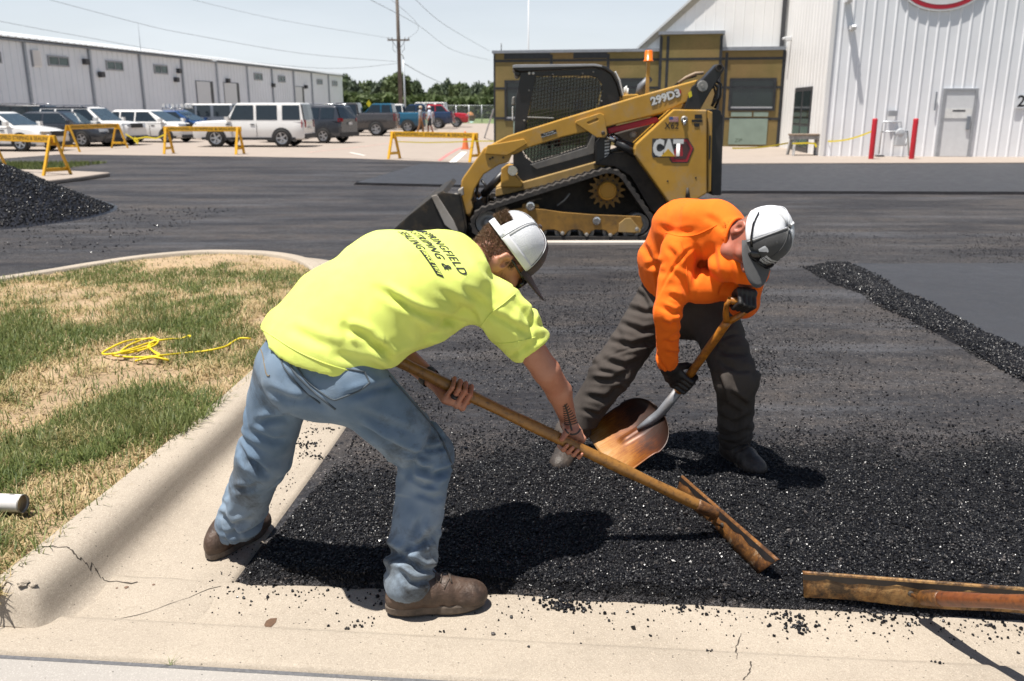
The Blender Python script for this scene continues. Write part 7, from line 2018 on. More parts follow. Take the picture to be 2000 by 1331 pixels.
# ------------------------------------------------------------------ worker in the yellow shirt
A = lambda x, y, Y: tup(at(x, y, Y))
def yellow_worker():
    hipL, hipR = V3(-.715, 2.62, .80), V3(-.49, 2.50, .79)
    kneeL, kneeR = V3(-.845, 2.72, .455), V3(-.285, 2.66, .485)
    ankL, ankR = V3(-1.005, 2.875, .10), V3(-.335, 2.495, .10)
    pel = (hipL + hipR) / 2 + V3(0, 0, .04)
    s1, s2, s3, nb = V3(-.52, 2.585, .975), V3(-.365, 2.66, 1.075), V3(-.20, 2.76, 1.105), V3(-.12, 2.815, 1.115)
    shL, shR = V3(-.235, 2.99, 1.075), V3(-.045, 2.735, .985)
    elL, wrL = V3(-.43, 2.93, .80), V3(-.262, 2.80, .695)
    elR, wrR = V3(.115, 2.775, .745), V3(.205, 2.905, .512)
    axS = nrm(shR - shL); axH = nrm(hipR - hipL)
    Cn = V3(-.032, 2.885, 1.118); R = frame_from((.56, .20, -.80), (.80, .10, .56)); hs = 1.06
    hp, hsub, HL = head_prims(Cn, R, hs)
    # the rake handle he holds
    h0, h1 = RAKE_TOP, RAKE_SOCKET; hd = nrm(h1 - h0)
    gR = h0 + hd * np.dot(wrR - h0, hd) + hd * 0.03; gL = h0 + hd * np.dot(wrL - h0, hd) + hd * 0.075
    handR, ptR = grip_hand(gR, hd, (0.0, .85, .45), -1, .0185, wrR, -1, 1.0)
    handL, ptL = grip_hand(gL, hd, (-.1, -.55, -.8), -1, .0185, wrL, 1, 1.0)
    # check the wrap of the fingers: towards below for the right hand, up over the near side for the left
    prims = hp + [Cap(HL(0, -.03, -.06), nb, .055, .062, .03),
        ECap(pel, s1, axH, (.15, .105), (.14, .10)), ECap(s1, s2, axS, (.14, .10), (.16, .105)), ECap(s2, s3, axS, (.16, .105), (.15, .085)),
        Cap(s3, shL, .07, .06), Cap(s3, shR, .07, .06), Cap(shL, elL, .052, .043, .02), Cap(elL, wrL, .044, .028, .015), Cap(shR, elR, .056, .045, .02), Cap(elR, (elR + wrR) / 2 + V3(.004, 0, .02), .046, .043, .015), Cap((elR + wrR) / 2 + V3(.004, 0, .02), wrR, .043, .0285, .015),
        Cap(hipL, kneeL, .07, .05), Cap(kneeL, ankL, .05, .035), Cap(hipR, kneeR, .07, .05), Cap(kneeR, ankR, .05, .035)] + handR + handL
    F = Field(prims, .02, (), hsub)
    body, BV, BQ = skin_obj('person', F, (-1.1, 2.38, .04), (.36, 3.13, 1.36), .0042, M_SKIN, None, 1, lambda P, N: .0008 * (n3(P, 160, 3) - .5), None, 0)
    tag(body, 'bent over worker in a bright yellow t-shirt, jeans and white cap, pulling a rake', 'person')
    bvB = bvh_of(BV, BQ); BN = normals(BV, BQ)
    # jeans
    jp = [ECap(pel + V3(.01, 0, .05), pel - V3(0, 0, .05), axH, (.178, .125), (.185, .135)), Ell(pel + V3(-.06, -.085, -.02), frame_from((.41, .91, 0), (0, 0, 1)), (.10, .07, .10), .05), Ell(pel + V3(.09, -.10, -.03), frame_from((.41, .91, 0), (0, 0, 1)), (.105, .075, .10), .05),
          Cap(hipL, kneeL, .104, .084), Cap(kneeL, ankL + V3(.0, -.01, .03), .083, .079), Cap(hipR, kneeR, .108, .085), Cap(kneeR, ankR + V3(.0, 0, .02), .084, .080)]
    waist_n = nrm(s2 - pel)
    FJ = Field(jp, .045, [plane_cut(pel + waist_n * .145, waist_n), local_cut(ankL + V3(0, 0, -.035), (-.15, .1, -1), .2), local_cut(ankR + V3(0, 0, -.035), (0, .02, -1), .2)], [(Cap(ankL + V3(0, 0, -.09), ankL + V3(.01, -.01, .035), .064, .062).d, 0), (Cap(ankR + V3(0, 0, -.09), ankR + V3(0, 0, .035), .066, .064).d, 0)])
    JF = [([(720, 843), (785, 881), (836, 895)], .010, 7), ([(790, 899), (846, 927), (883, 918)], .012, 8), ([(799, 920), (827, 948), (850, 950)], .008, 7), ([(827, 881), (874, 874)], .009, 6), ([(506, 825), (525, 820), (566, 816)], .011, 7), ([(490, 843), (534, 862), (560, 860)], .009, 7),
          ([(475, 899), (496, 904), (520, 927)], .010, 7), ([(457, 955), (487, 956), (505, 946)], .008, 6), ([(425, 1000), (455, 1026), (495, 1016)], .012, 7), ([(431, 974), (446, 1007)], .008, 6), ([(440, 1020), (473, 1053)], .009, 6), ([(827, 1007), (800, 1062), (788, 1088)], .010, 8), ([(790, 1090), (827, 1114), (858, 1112)], .012, 7), ([(776, 1104), (800, 1138), (848, 1132)], .010, 7),
          ([(846, 1039), (866, 1086)], .008, 7), ([(678, 776), (734, 760), (776, 752)], .007, 8), ([(560, 730), (600, 775), (640, 800)], .008, 8), ([(690, 800), (760, 830), (820, 850)], .006, 9), ([(520, 760), (560, 780), (610, 785)], .006, 8), ([(700, 830), (760, 868)], .008, 7), ([(812, 960), (850, 975), (872, 965)], .007, 8)]
    def jd(P, N):
        d = drawn_folds(P, N, JF)
        d += creases(P, kneeL, ankL, 12, 1, .1, 1.1, .009, .011, .13, focus=.85) + creases(P, kneeR, ankR, 12, 2, .05, 1.1, .009, .011, .13, focus=.8) + creases(P, hipL, kneeL, 9, 3, .3, 1.1, .007, .013, .15, focus=.9) + creases(P, hipR, kneeR, 9, 4, .3, 1.05, .008, .013, .16, focus=.9)
        return 1.5 * d + .004 * (n3(P, 24, 5) - .5) + .006 * (n3(P, 9, 15) - .5)
    jeans, JV, JQ = skin_obj('jeans', FJ, (-1.14, 2.33, .02), (-.10, 3.05, 1.02), .005, M_DENIM, body, 2, jd)
    bvJ = bvh_of(JV, JQ)
    # shirt: loose tube of cloth round the trunk, hanging at the belly, with short sleeves
    slR = shR * .40 + elR * .60; slL = shL * .4 + elL * .6
    back = nrm(np.cross(axS, nrm(s3 - s1))); spineS = nrm(s3 - s1)
    sp = [ECap(pel + V3(.005, -.01, .055), s1, axH * .8 + axS * .2, (.205, .150), (.195, .140)), ECap(s1, s2, axS * .7 + axH * .3, (.195, .140), (.205, .138)), ECap(s2, s3, axS, (.205, .138), (.178, .105)), Cap(s3 + back * .005, (nb * .55 + s3 * .45) - back * .012, .086, .066, .04),
          Cap(s3, shL, .085, .070), Cap(s3 - spineS * .035, shR - V3(.012, 0, .012), .074, .066), Cap(shR, slR + V3(0.01, 0, -.01), .077, .078), Cap(shL, slL, .075, .08),
          Ell(A(700, 690, 2.47) + V3(.03, .09, .03), np.eye(3), (.13, .10, .085), .06), Ell(A(800, 650, 2.62) + V3(0, .05, .0), np.eye(3), (.12, .10, .06), .05), Ell(A(880, 615, 2.7) + V3(0, .05, 0), np.eye(3), (.09, .08, .06), .05)]
    H1, H2, H3 = A(486, 636, 2.58), A(768, 742, 2.44), A(630, 722, 2.41)
    hv = nrm(H2 - H1); hn = nrm(np.cross(H3 - H1, H2 - H1)); hn = -hn if hn[2] > 0 else hn
    armd = nrm(elR - shR); armdl = nrm(elL - shL)
    FS = Field(sp, .05, [plane_cut(H1, hn), local_cut(slR + armd * .02, armd + V3(.12, -.1, -.1), .17), local_cut(slL + armdl * .02, armdl, .17)],
               [(Cap(slR - armd * .02, elR, .064, .066).d, .004), (Cap(slL - armdl * .02, elL, .06, .065).d, .004), (Cap(nb - V3(.01, 0, .0), Cn, .060, .06).d, .006)])
    spine = nrm(s3 - pel)
    SF = [([(736, 564), (768, 585), (832, 614), (922, 636)], .011, 8), ([(746, 562), (800, 600), (840, 622)], .008, 7), ([(672, 640), (717, 658), (745, 681), (762, 674)], .014, 9), ([(715, 668), (752, 688), (766, 704)], .012, 8), ([(938, 604), (979, 623), (1045, 660)], .010, 7), ([(1003, 585), (1035, 630), (1052, 664)], .008, 6), ([(762, 700), (850, 676), (928, 650)], .010, 8),
          ([(672, 625), (680, 672)], .007, 8), ([(900, 560), (940, 590), (960, 605)], .007, 8), ([(850, 560), (900, 600), (940, 625)], .006, 8), ([(560, 640), (620, 668), (690, 690)], .007, 11), ([(820, 640), (860, 655), (900, 650)], .008, 8), ([(640, 690), (700, 705), (750, 715)], .008, 9), ([(930, 500), (950, 530), (985, 560)], .006, 8), ([(780, 590), (820, 640), (830, 665)], .007, 9)]
    def sd(P, N):
        near = np.clip(1 - (N @ back - .2) * 1.4, .10, 1)           # the stretched back is smoother than the flanks
        d = drawn_folds(P, N, SF) + drape_fold(P, nrm(np.cross(spine, back) * .8 + spine * .5), spine, 30, .012, 21, 1.4) * near
        d += creases(P, shR, slR, 7, 27, .0, 1.1, .008, .012, .12)
        bl = np.clip(1 - np.abs((P - H1) @ hn + .05) / .10, 0, 1)
        d += .008 * bl * np.sin(26 * (P @ hv) + 5 * n3(P, 6, 30)) * near
        return d + .003 * (n3(P, 25, 31) - .5) + .010 * (n3(P, 8, 33) - .5)
    shirt, SV, SQ = skin_obj('shirt', FS, (-.92, 2.25, .66), (.22, 3.2, 1.38), .0062, M_YSHIRT, body, 2, sd)
    bvS = bvh_of(SV, SQ)
    def rim(V, Q, sel, r, name, mat, par):            # hem roll: follow the cut edge
        pass
    # lettering on the back
    O = (s2 * .35 + s3 * .65) + back * .0
    ex = nrm(axS - back * (axS @ back)); ey = nrm(np.cross(back, ex)); ey = ey if ey @ spine > 0 else -ey
    M = frame_matrix(Vector(O + ex * LET[0] + ey * LET[1] + back * .02), Vector(ex), Vector(ey))
    for txt, x, y, sz, w in (('SPRINGFIELD', .0, .036, .036, .215), ('STRIPING &', -.008, -.003, .036, .195), ('SEALING', -.046, -.042, .036, .125)):
        me = text_mesh(txt, sz, bold=.0006, shear=0.22, space=1.16)
        ww = max(v.co.x for v in me.vertices) - min(v.co.x for v in me.vertices); me.transform(Matrix.Diagonal((w / ww, 1, 1, 1)))
        out = project_mesh(me, [bvS], M @ Matrix.Translation((x, y, 0)), Vector(-back), .0018); out.materials.clear(); out.materials.append(M_PRINT); o = link('lettering', out, None); o.parent = shirt
    mb = MB(); mb.add([(.027, -.033, 0), (.112, -.033, 0), (.106, -.052, 0), (.021, -.052, 0)], [(0, 1, 2, 3)])
    out = project_mesh(mb.mesh('bar', M_PRINT), [bvS], M, Vector(-back), .0016); out.materials.clear(); out.materials.append(M_PRINT); o = link('print_bar', out, None); o.parent = shirt
    me = text_mesh('SINCE 1971', .0155, bold=.0006, shear=.2); out = project_mesh(me, [bvS], M @ Matrix.Translation((.067, -.0425, 0)), Vector(-back), .0032); out.materials.clear(); out.materials.append(M_YSHIRT); o = link('lettering', out, None); o.parent = shirt
    for pts in ([(-.142, .040), (-.128, .052), (-.113, .047), (-.111, .030), (-.121, .020), (-.136, .020)], [(-.16, -.010), (-.138, .004), (-.119, .006), (-.124, -.010), (-.141, -.020), (-.158, -.020)]):
        mb = MB(); mb.add([(x, y, 0) for x, y in px_smooth(pts + [pts[0]], 5)[:-1]], [tuple(range(len(pts) * 5))]); out = project_mesh(mb.mesh('emblem', M_PRINT), [bvS], M, Vector(-back), .0017); out.materials.clear(); out.materials.append(M_PRINT); o = link('emblem', out, None); o.parent = shirt
    # seams of the shirt: armhole, sleeve hem, shoulder
    M_SEAMY = M_YSHIRT
    seam_tube([(1006, 574), (985, 592), (960, 612), (938, 640)], [bvS], .0022, M_SEAMY, 'seam', shirt)
    for hem in ([(497, 634), (530, 655), (580, 686), (640, 712), (700, 727), (756, 726)], [(958, 672), (1000, 670), (1046, 659)]): seam_tube(hem, [bvS], .0018, M_YSHIRT, 'hem', shirt)
    # jeans details: pockets, seams, belt, phone pocket
    both = [bvJ, bvS]
    def jpoly(pts, off, nm, m=M_DENIM): return px_poly(pts, [bvJ], off, m, nm, jeans)
    pk = [(566, 682), (640, 712), (712, 726), (722, 748), (660, 782), (640, 778), (590, 735), (572, 705)]
    M_STITCH = pm('denim_stitch', (0.06, 0.075, 0.09), .9, var=.2); M_STITCH2 = pm('tan_stitch', (0.16, 0.13, 0.09), .9)
    for a_ in ([(566, 684), (600, 698), (640, 713), (712, 727)], [(572, 705), (600, 745), (640, 776), (655, 782)], [(655, 782), (700, 764), (722, 748)], [(722, 748), (712, 727)]):
        seam_tube(a_, [bvJ], .0032, M_STITCH, 'pocket_seam', jeans)
    seam_tube([(556, 668), (570, 720), (612, 765), (655, 800)], [bvJ], .0038, M_STITCH, 'seam', jeans)
    seam_tube([(760, 735), (800, 780), (850, 840), (872, 880), (885, 930), (872, 1000), (866, 1100)], [bvJ], .0038, M_STITCH, 'seam', jeans)
    seam_tube([(540, 660), (546, 690), (556, 720), (590, 760), (625, 788)], [bvJ], .0028, M_STITCH, 'seam', jeans)
    seam_tube([(500, 668), (512, 690), (520, 730), (527, 734)], [bvJ], .0024, M_STITCH2, 'pocket_seam', jeans)
    # belt
    bw = pel + waist_n * .10
    mb = MB(); ring = []
    for k in range(48):
        a = 2 * math.pi * k / 48; dirv = axH * math.cos(a) + np.cross(waist_n, axH) * math.sin(a)
        h_ = bvJ.ray_cast(Vector(bw + dirv * .5), Vector(-dirv)); ring.append((h_[0] if h_[0] is not None else Vector(bw + dirv * .15)))
    rows = [[p + Vector(waist_n) * o_ + (p - Vector(bw)).normalized() * q for p in ring] for o_, q in ((-.02, .002), (-.02, .006), (.02, .006), (.02, .002))]
    mb.grid(rows, close_u=True, close_v=True); o = mb.build('belt', M_LEATHER, None); o.parent = body
    boot(V3(-1.10, 2.815, .012), V3(-.972, 3.07, .012), M_BOOT, body, ankL); boot(V3(-.402, 2.475, .016), V3(-.098, 2.522, .016), M_BOOT, body, ankR)
    # collar
    # hair: nape and sides below the cap, a tuft through the opening
    rel = (BV - Cn) @ R / hs
    hm = (rel[:, 1] < -.005 + .25 * rel[:, 2]) & (rel[:, 2] > -.075 - .25 * rel[:, 1]) & (rel[:, 2] < .075) & (np.linalg.norm(rel, axis=1) < .125) & ~((np.abs(rel[:, 0]) > .074) & (rel[:, 1] > -.045) & (rel[:, 1] < .02) & (rel[:, 2] < .03))
    hm |= (np.abs(rel[:, 0]) > .055) & (rel[:, 1] > .0) & (rel[:, 1] < .03) & (rel[:, 2] > -.005) & (rel[:, 2] < .06) & (np.linalg.norm(rel, axis=1) < .125)
    strands(BV, BN, hm, 16000, .012, .0007, M_HAIR, 'hair', body, -R[:, 2] * .6 - R[:, 1] * .5)
    bm_ = (rel[:, 2] < -.030) & (rel[:, 1] > .005) & (rel[:, 2] > -.135) & (np.linalg.norm(rel, axis=1) < .15) & (rel[:, 1] < .11) & ~((np.abs(rel[:, 0]) > .06) & (rel[:, 1] < .02)) & ((rel[:, 1] < .075) | (rel[:, 2] < -.05))
    strands(BV, BN, bm_, 7000, .0055, .0005, M_HAIR, 'beard', body, -R[:, 2])
    M_WMESH = MESHW; cap, CW, dome = make_cap(Cn, R, hs, body, None, M_CAPD, M_WMESH, M_CAPD)
    tp = np.array([dome(math.radians(a), t) for a in np.linspace(242, 298, 40) for t in np.linspace(.2, .55, 14)]); tn = np.array([nrm(p - CW(0, 0, .03)) for p in tp])
    strands(tp, tn, np.ones(len(tp), bool), 2200, .013, .0008, M_HAIR, 'hair', body, R[:, 2] * .3 - R[:, 1] * .2, 8, .35)
    # sunglasses
    gl = bpy.data.objects.new('sunglasses', None); COL.objects.link(gl); gl.parent = body; gl.empty_display_size = .03
    for q in (-1, 1):
        mb = MB(); mb.tube([HL(q * .082, -.022, .014), HL(q * .083, .01, .016), HL(q * .078, .06, .012), HL(q * .064, .096, .006)], [.003, .0035, .004, .005], 8); o = mb.build('temple', M_SHADES, None); o.parent = gl
        mb = MB(); mb.smooth = True; mb.lathe(Vector(HL(q * .036, .104, -.004)), Vector(R[:, 1] + R[:, 0] * q * .35), [(0, .008), (.014, .007), (.024, .003), (.029, -.003), (.027, -.006)], 20); o = mb.build('lens', M_SHADES, None); o.parent = gl
    mb = MB(); mb.tube([HL(-.012, .112, .004), HL(.012, .112, .004)], .004, 8); o = mb.build('bridge', M_SHADES, None); o.parent = gl
    # watch and ring
    fa = nrm(wrL - elL); wp_ = wrL - fa * .035
    mb = MB(); ax = Vector(fa).orthogonal().normalized(); ay = Vector(fa).cross(ax); rows = []
    for z, k in ((-.014, 1.0), (-.012, 1.07), (.012, 1.07), (.014, 1.0)): rows.append([Vector(wp_) + Vector(fa) * z + (ax * math.cos(2 * math.pi * i / 24) + ay * math.sin(2 * math.pi * i / 24)) * .0335 * k for i in range(24)])
    mb.grid(rows, close_v=True); o = mb.build('watch_strap', M_TRIMB, None); o.parent = body
    ra, rb = ptL(10, .0185 + .031, -.0115), ptL(60, .0185 + .027, -.0113)
    mb = MB(); mb.tube([Vector(ra * .62 + rb * .38), Vector(ra * .40 + rb * .60)], .0118, 14); o = mb.build('ring', M_TRIMB, None); o.parent = body
    # tattoo: a pine tree on the right forearm
    M_TAT = pm('tattoo_ink', (0.045, 0.032, 0.026), .6, var=.2)
    tat = lambda pts, w: px_line(px_smooth(pts, 3), w, [bvB], .0012, M_TAT, 'tattoo', body)
    tat([(1103, 790), (1108, 806), (1112, 822), (1117, 842)], 3.4)
    for k in range(9):
        t = k / 8; x, y = 1103 + 12 * t, 793 + 36 * t; w = 4 + 9 * t
        tat([(x, y), (x - w * .5, y + 1.5), (x - w, y + 1 - 2 * t)], 2.0); tat([(x, y), (x + w * .6, y - 1.5), (x + w * 1.15, y - 5)], 2.0)
    tat([(1104, 838), (1108, 845), (1118, 849), (1128, 846), (1134, 838)], 3.2)
    return body
# ------------------------------------------------------------------ worker in the orange shirt
SHOVEL_TIP, SHOVEL_BACK, SHOVEL_GRIP = V3(.405, 3.65, .075), V3(.665, 3.70, .225), V3(.905, 3.41, .80)
def orange_worker():
    hipR, hipL = V3(.68, 3.88, .735), V3(.905, 3.82, .725)
    ankR, ankL = V3(.268, 3.77, .10), V3(1.035, 3.735, .10)
    kneeR, kneeL = V3(.465, 3.80, .425), V3(.965, 3.53, .475)
    pel = (hipL + hipR) / 2 + V3(0, 0, .035)
    s1, s2, s3, nb = V3(.752, 3.79, .935), V3(.785, 3.68, 1.085), V3(.84, 3.54, 1.125), V3(.875, 3.45, 1.11)
    shR, shL = V3(.69, 3.53, 1.03), V3(.95, 3.40, .985)
    elR, wrR = V3(.643, 3.47, .785), V3(.672, 3.545, .535)
    elL, wrL = V3(.985, 3.58, .80), V3(.93, 3.425, .865)
    axS, axH = nrm(shL - shR), nrm(hipL - hipR)
    Cn = V3(.955, 3.365, 1.105); R = frame_from((-.20, -.58, -.78), (.58, -.66, .42)); hs = 1.06
    hp, hsub, HL = head_prims(Cn, R, hs)
    prims = hp + [Cap(HL(0, -.03, -.06), nb, .056, .064, .03), ECap(pel, s1, axH, (.16, .12), (.16, .12)), ECap(s1, s2, axS, (.16, .12), (.165, .115)), ECap(s2, s3, axS, (.165, .115), (.15, .09)), Cap(s3, shL, .07, .06), Cap(s3, shR, .07, .06),
        Cap(shR, elR, .05, .04), Cap(elR, wrR, .04, .028), Cap(shL, elL, .05, .04), Cap(elL, wrL, .04, .028), Cap(hipL, kneeL, .07, .05), Cap(kneeL, ankL, .05, .035), Cap(hipR, kneeR, .07, .05), Cap(kneeR, ankR, .05, .035)]
    F = Field(prims, .02, (), hsub)
    body, BV, BQ = skin_obj('person', F, (.16, 3.14, .04), (1.22, 4.06, 1.34), .0048, M_SKIN2, None, 1, lambda P, N: .0008 * (n3(P, 160, 3) - .5), None, 0)
    tag(body, 'bent over worker in an orange long sleeved shirt and dark trousers, holding a shovel', 'person')
    BN = normals(BV, BQ)
    # trousers
    tp_ = [ECap(pel + V3(0, 0, .06), pel - V3(0, 0, .05), axH, (.185, .145), (.19, .145)), Cap(hipL, kneeL, .112, .088), Cap(kneeL, ankL + V3(0, 0, .02), .086, .074), Cap(hipR, kneeR, .112, .090), Cap(kneeR, ankR + V3(0, 0, .02), .088, .074)]
    wn_ = nrm(s1 - pel)
    FT = Field(tp_, .045, [plane_cut(pel + wn_ * .15, wn_), local_cut(ankL + V3(0, 0, -.04), (0, 0, -1), .2), local_cut(ankR + V3(0, 0, -.04), (.2, 0, -1), .2)], [(Cap(ankL + V3(0, 0, -.09), ankL + V3(0, 0, .03), .062, .06).d, 0), (Cap(ankR + V3(0, 0, -.09), ankR + V3(0, 0, .03), .062, .06).d, 0)])
    TF = [([(1207, 630), (1256, 648), (1292, 639)], .010, 6), ([(1189, 666), (1234, 676), (1283, 662)], .011, 6), ([(1175, 702), (1220, 716), (1256, 702)], .011, 6), ([(1153, 743), (1198, 744), (1234, 720)], .011, 6), ([(1141, 774), (1184, 780), (1211, 756)], .010, 6), ([(1135, 801), (1171, 812), (1195, 790)], .008, 5), ([(1218, 600), (1262, 612), (1300, 606)], .008, 6), ([(1165, 725), (1205, 732)], .007, 5), ([(1225, 560), (1255, 580), (1270, 610)], .007, 6),
          ([(1400, 729), (1418, 792), (1446, 811)], .010, 6), ([(1405, 811), (1432, 829), (1466, 811)], .013, 6), ([(1423, 766), (1459, 793)], .009, 6), ([(1408, 840), (1440, 850), (1468, 838)], .009, 5), ([(1380, 660), (1420, 690), (1465, 690)], .008, 7), ([(1400, 700), (1440, 725), (1470, 722)], .008, 6)]
    def td(P, N):
        d = drawn_folds(P, N, TF)
        d += creases(P, hipR, kneeR, 10, 41, .2, 1.1, .007, .012, .16) + creases(P, kneeR, ankR, 10, 42, .0, 1.05, .008, .011, .14) + creases(P, hipL, kneeL, 9, 43, .3, 1.1, .007, .012, .16) + creases(P, kneeL, ankL, 12, 44, .0, 1.1, .009, .011, .13, focus=.85)
        return 1.4 * d + .004 * (n3(P, 24, 5) - .5) + .006 * (n3(P, 9, 15) - .5)
    tr, TV, TQ = skin_obj('trousers', FT, (.12, 3.30, .02), (1.20, 4.12, 1.0), .0062, M_WPANTS, body, 2, td); bvT = bvh_of(TV, TQ)
    # long sleeved shirt
    back = nrm(np.cross(axS, nrm(s3 - s1))); back = back if back[2] > 0 else -back
    fa = nrm(wrR - elR)
    sp = [ECap(pel + V3(-.022, -.005, .07), s1, axH, (.190, .148), (.180, .132)), ECap(s1, s2, axS * .6 + axH * .4, (.180, .132), (.185, .126)), ECap(s2, s3, axS, (.185, .126), (.165, .10)), Cap(s3, nb, .10, .072, .04), Cap(s3, shL, .085, .068), Cap(s3, shR, .085, .070),
          Cap(shR, elR, .069, .053, .03), Cap(elR, wrR - fa * .03, .054, .041, .025), Cap(wrR - fa * .03, wrR + fa * .012, .042, .040, .01), Cap(shL, elL, .074, .06, .03), Cap(elL, wrL, .058, .042, .03),
          Ell(A(1375, 560, 3.52), np.eye(3), (.11, .08, .07), .06), Ell(A(1430, 520, 3.42), np.eye(3), (.09, .08, .06), .05)]
    H1, H2, H3 = A(1236, 522, 3.90), A(1300, 605, 3.72), A(1415, 608, 3.66)
    hn = nrm(np.cross(H2 - H1, H3 - H1)); hn = -hn if hn[2] > 0 else hn; hv = nrm(H3 - H1)
    FS = Field(sp, .045, [plane_cut(H1, hn), local_cut(wrR + fa * .012, fa, .12), local_cut(wrL, nrm(wrL - elL), .09)], [(Cap(nb, Cn, .063, .06).d, .006)])
    spine = nrm(s3 - pel)
    SF = [([(1252, 473), (1274, 509), (1292, 530)], .010, 7), ([(1261, 522), (1301, 513)], .008, 6), ([(1310, 527), (1333, 549), (1347, 588)], .012, 7), ([(1306, 576), (1329, 585)], .009, 5), ([(1356, 473), (1366, 509), (1356, 558)], .011, 7), ([(1392, 482), (1401, 540)], .008, 7), ([(1292, 630), (1310, 636), (1330, 626)], .010, 5), ([(1295, 667), (1316, 672), (1333, 662)], .010, 5), ([(1299, 688), (1335, 694)], .008, 4),
          ([(1294, 600), (1318, 612), (1338, 604)], .009, 5), ([(1420, 500), (1430, 540), (1420, 570)], .008, 7), ([(1280, 440), (1320, 455), (1360, 450)], .006, 7), ([(1375, 420), (1400, 435), (1420, 455)], .006, 7), ([(1300, 480), (1318, 500), (1325, 530)], .008, 6)]
    def sd(P, N):
        near = np.clip(1 - (N @ back - .15) * 1.3, .12, 1)
        d = drawn_folds(P, N, SF) + drape_fold(P, nrm(axS * .9 + spine * .3), spine, 30, .010, 61, 1.4) * near
        d += creases(P, shR, elR, 8, 65, .1, 1.1, .008, .011, .11) + creases(P, elR, wrR, 9, 66, -.1, .9, .009, .010, .10)
        return d + .003 * (n3(P, 25, 31) - .5) + .008 * (n3(P, 8, 33) - .5)
    shirt, SV, SQ = skin_obj('shirt', FS, (.42, 3.08, .46), (1.26, 4.12, 1.36), .0062, M_OSHIRT, body, 2, sd); bvS = bvh_of(SV, SQ)
    seam_tube([(1330, 470), (1338, 500), (1342, 540), (1345, 575)], [bvS], .0022, M_OSHIRT, 'seam', shirt); seam_tube([(1300, 455), (1330, 462), (1362, 458), (1400, 440)], [bvS], .0022, M_OSHIRT, 'seam', shirt)
    # collar band
    ca = nrm(Cn - nb); mb = MB(); ring = []
    for k in range(32):
        a = 2 * math.pi * k / 32; e = nrm(np.cross(ca, V3(0, 0, 1))); e2 = np.cross(ca, e); ring.append(Vector(nb + ca * .028 + (e * math.cos(a) + e2 * math.sin(a)) * .069))
    mb.tube(ring + [ring[0]], .0075, 8, cap=False); o = mb.build('collar', M_OSHIRT, None); o.parent = shirt
    # belt
    bw = pel + wn_ * .075; ring = []
    for k in range(48):
        a = 2 * math.pi * k / 48; dv = axH * math.cos(a) + np.cross(wn_, axH) * math.sin(a); h_ = bvT.ray_cast(Vector(bw + dv * .5), Vector(-dv)); ring.append(h_[0] if h_[0] is not None else Vector(bw + dv * .16))
    mb = MB(); mb.grid([[p + Vector(wn_) * o_ + (p - Vector(bw)).normalized() * q for p in ring] for o_, q in ((-.018, .002), (-.018, .007), (.018, .007), (.018, .002))], close_u=True, close_v=True); o = mb.build('belt', M_LEATHER, None); o.parent = body
    # gloved hands closed on the shovel
    sdv = nrm(SHOVEL_GRIP - SHOVEL_BACK); gR = SHOVEL_BACK + sdv * (np.dot(wrR - SHOVEL_BACK, sdv) - .055)
    hR, _ = grip_hand(gR, sdv, (-.9, -.35, .0), GSIGN[0], .0185, wrR + fa * .01, 1, 1.05, fat=1.22)
    gF = Field(hR + [Cap(wrR - fa * .02, wrR + fa * .02, .036, .034, .012)], .012)
    glv, GV, GQ = skin_obj('glove', gF, np.minimum(gR, wrR) - .12, np.maximum(gR, wrR) + .12, .004, M_GLOVE, body, 1)
    gx = nrm(np.cross(sdv, V3(.3, -.9, 0))); gc = SHOVEL_GRIP + sdv * .055
    hL, _ = grip_hand(gc, gx, (.1, -.3, .9), GSIGN[1], .017, wrL, 1, 1.0, fat=1.22)
    gF = Field(hL + [Cap(wrL + nrm(elL - wrL) * .03, wrL, .038, .034, .012)], .012)
    skin_obj('glove', gF, np.minimum(gc, wrL) - .12, np.maximum(gc, wrL) + .12, .004, M_GLOVE, body, 1)
    boot(V3(.315, 3.845, .006), V3(.205, 3.58, .006), M_BOOT2, body, ankR); boot(V3(1.0, 3.80, .008), V3(1.10, 3.535, .008), M_BOOT2, body, ankL)
    rel = (BV - Cn) @ R / hs
    hm = (rel[:, 1] < -.01 + .2 * rel[:, 2]) & (rel[:, 2] > -.07) & (rel[:, 2] < .06) & (np.linalg.norm(rel, axis=1) < .125) & ~((np.abs(rel[:, 0]) > .074) & (rel[:, 1] > -.045) & (rel[:, 1] < .02) & (rel[:, 2] < .03))
    strands(BV, BN, hm, 5000, .006, .0006, M_HAIR2, 'hair', body, -R[:, 2])
    cap, CW, dome = make_cap(Cn, R, hs, body, None, M_CAPG, MESHW, M_CAPG, back_open=False)
    dg = bpy.context.evaluated_depsgraph_get(); dg.update(); bvC = []
    for ch in cap.children:
        if ch.name.startswith(('front_panel', 'visor')): bvC.append(BVHTree.FromPolygons([v.co for v in ch.data.vertices], [list(p.vertices) for p in ch.data.polygons]))
    # cap emblem and lettering, laid on the front panels
    fc = dome(math.radians(90), .30); fn = nrm(fc - CW(0, 0, .06)); ex = -R[:, 0]; ey = nrm(np.cross(fn, ex)); ey = ey if ey @ R[:, 2] > 0 else -ey
    M = frame_matrix(Vector(fc + fn * .02), Vector(ex), Vector(ey))
    M_CWT = pm('white_thread', (0.62, 0.64, 0.68), .7)
    for txt, x, y, sz in (('SPRINGFIELD', .014, .010, .0125), ('STRIPING &', .010, -.003, .0125), ('SEALING', .002, -.016, .0125)):
        out = project_mesh(text_mesh(txt, sz, bold=.0005), bvC, M @ Matrix.Translation((x, y, 0)), Vector(-fn), .005, .006); out.materials.clear(); out.materials.append(M_CWT); o = link('lettering', out, None); o.parent = cap
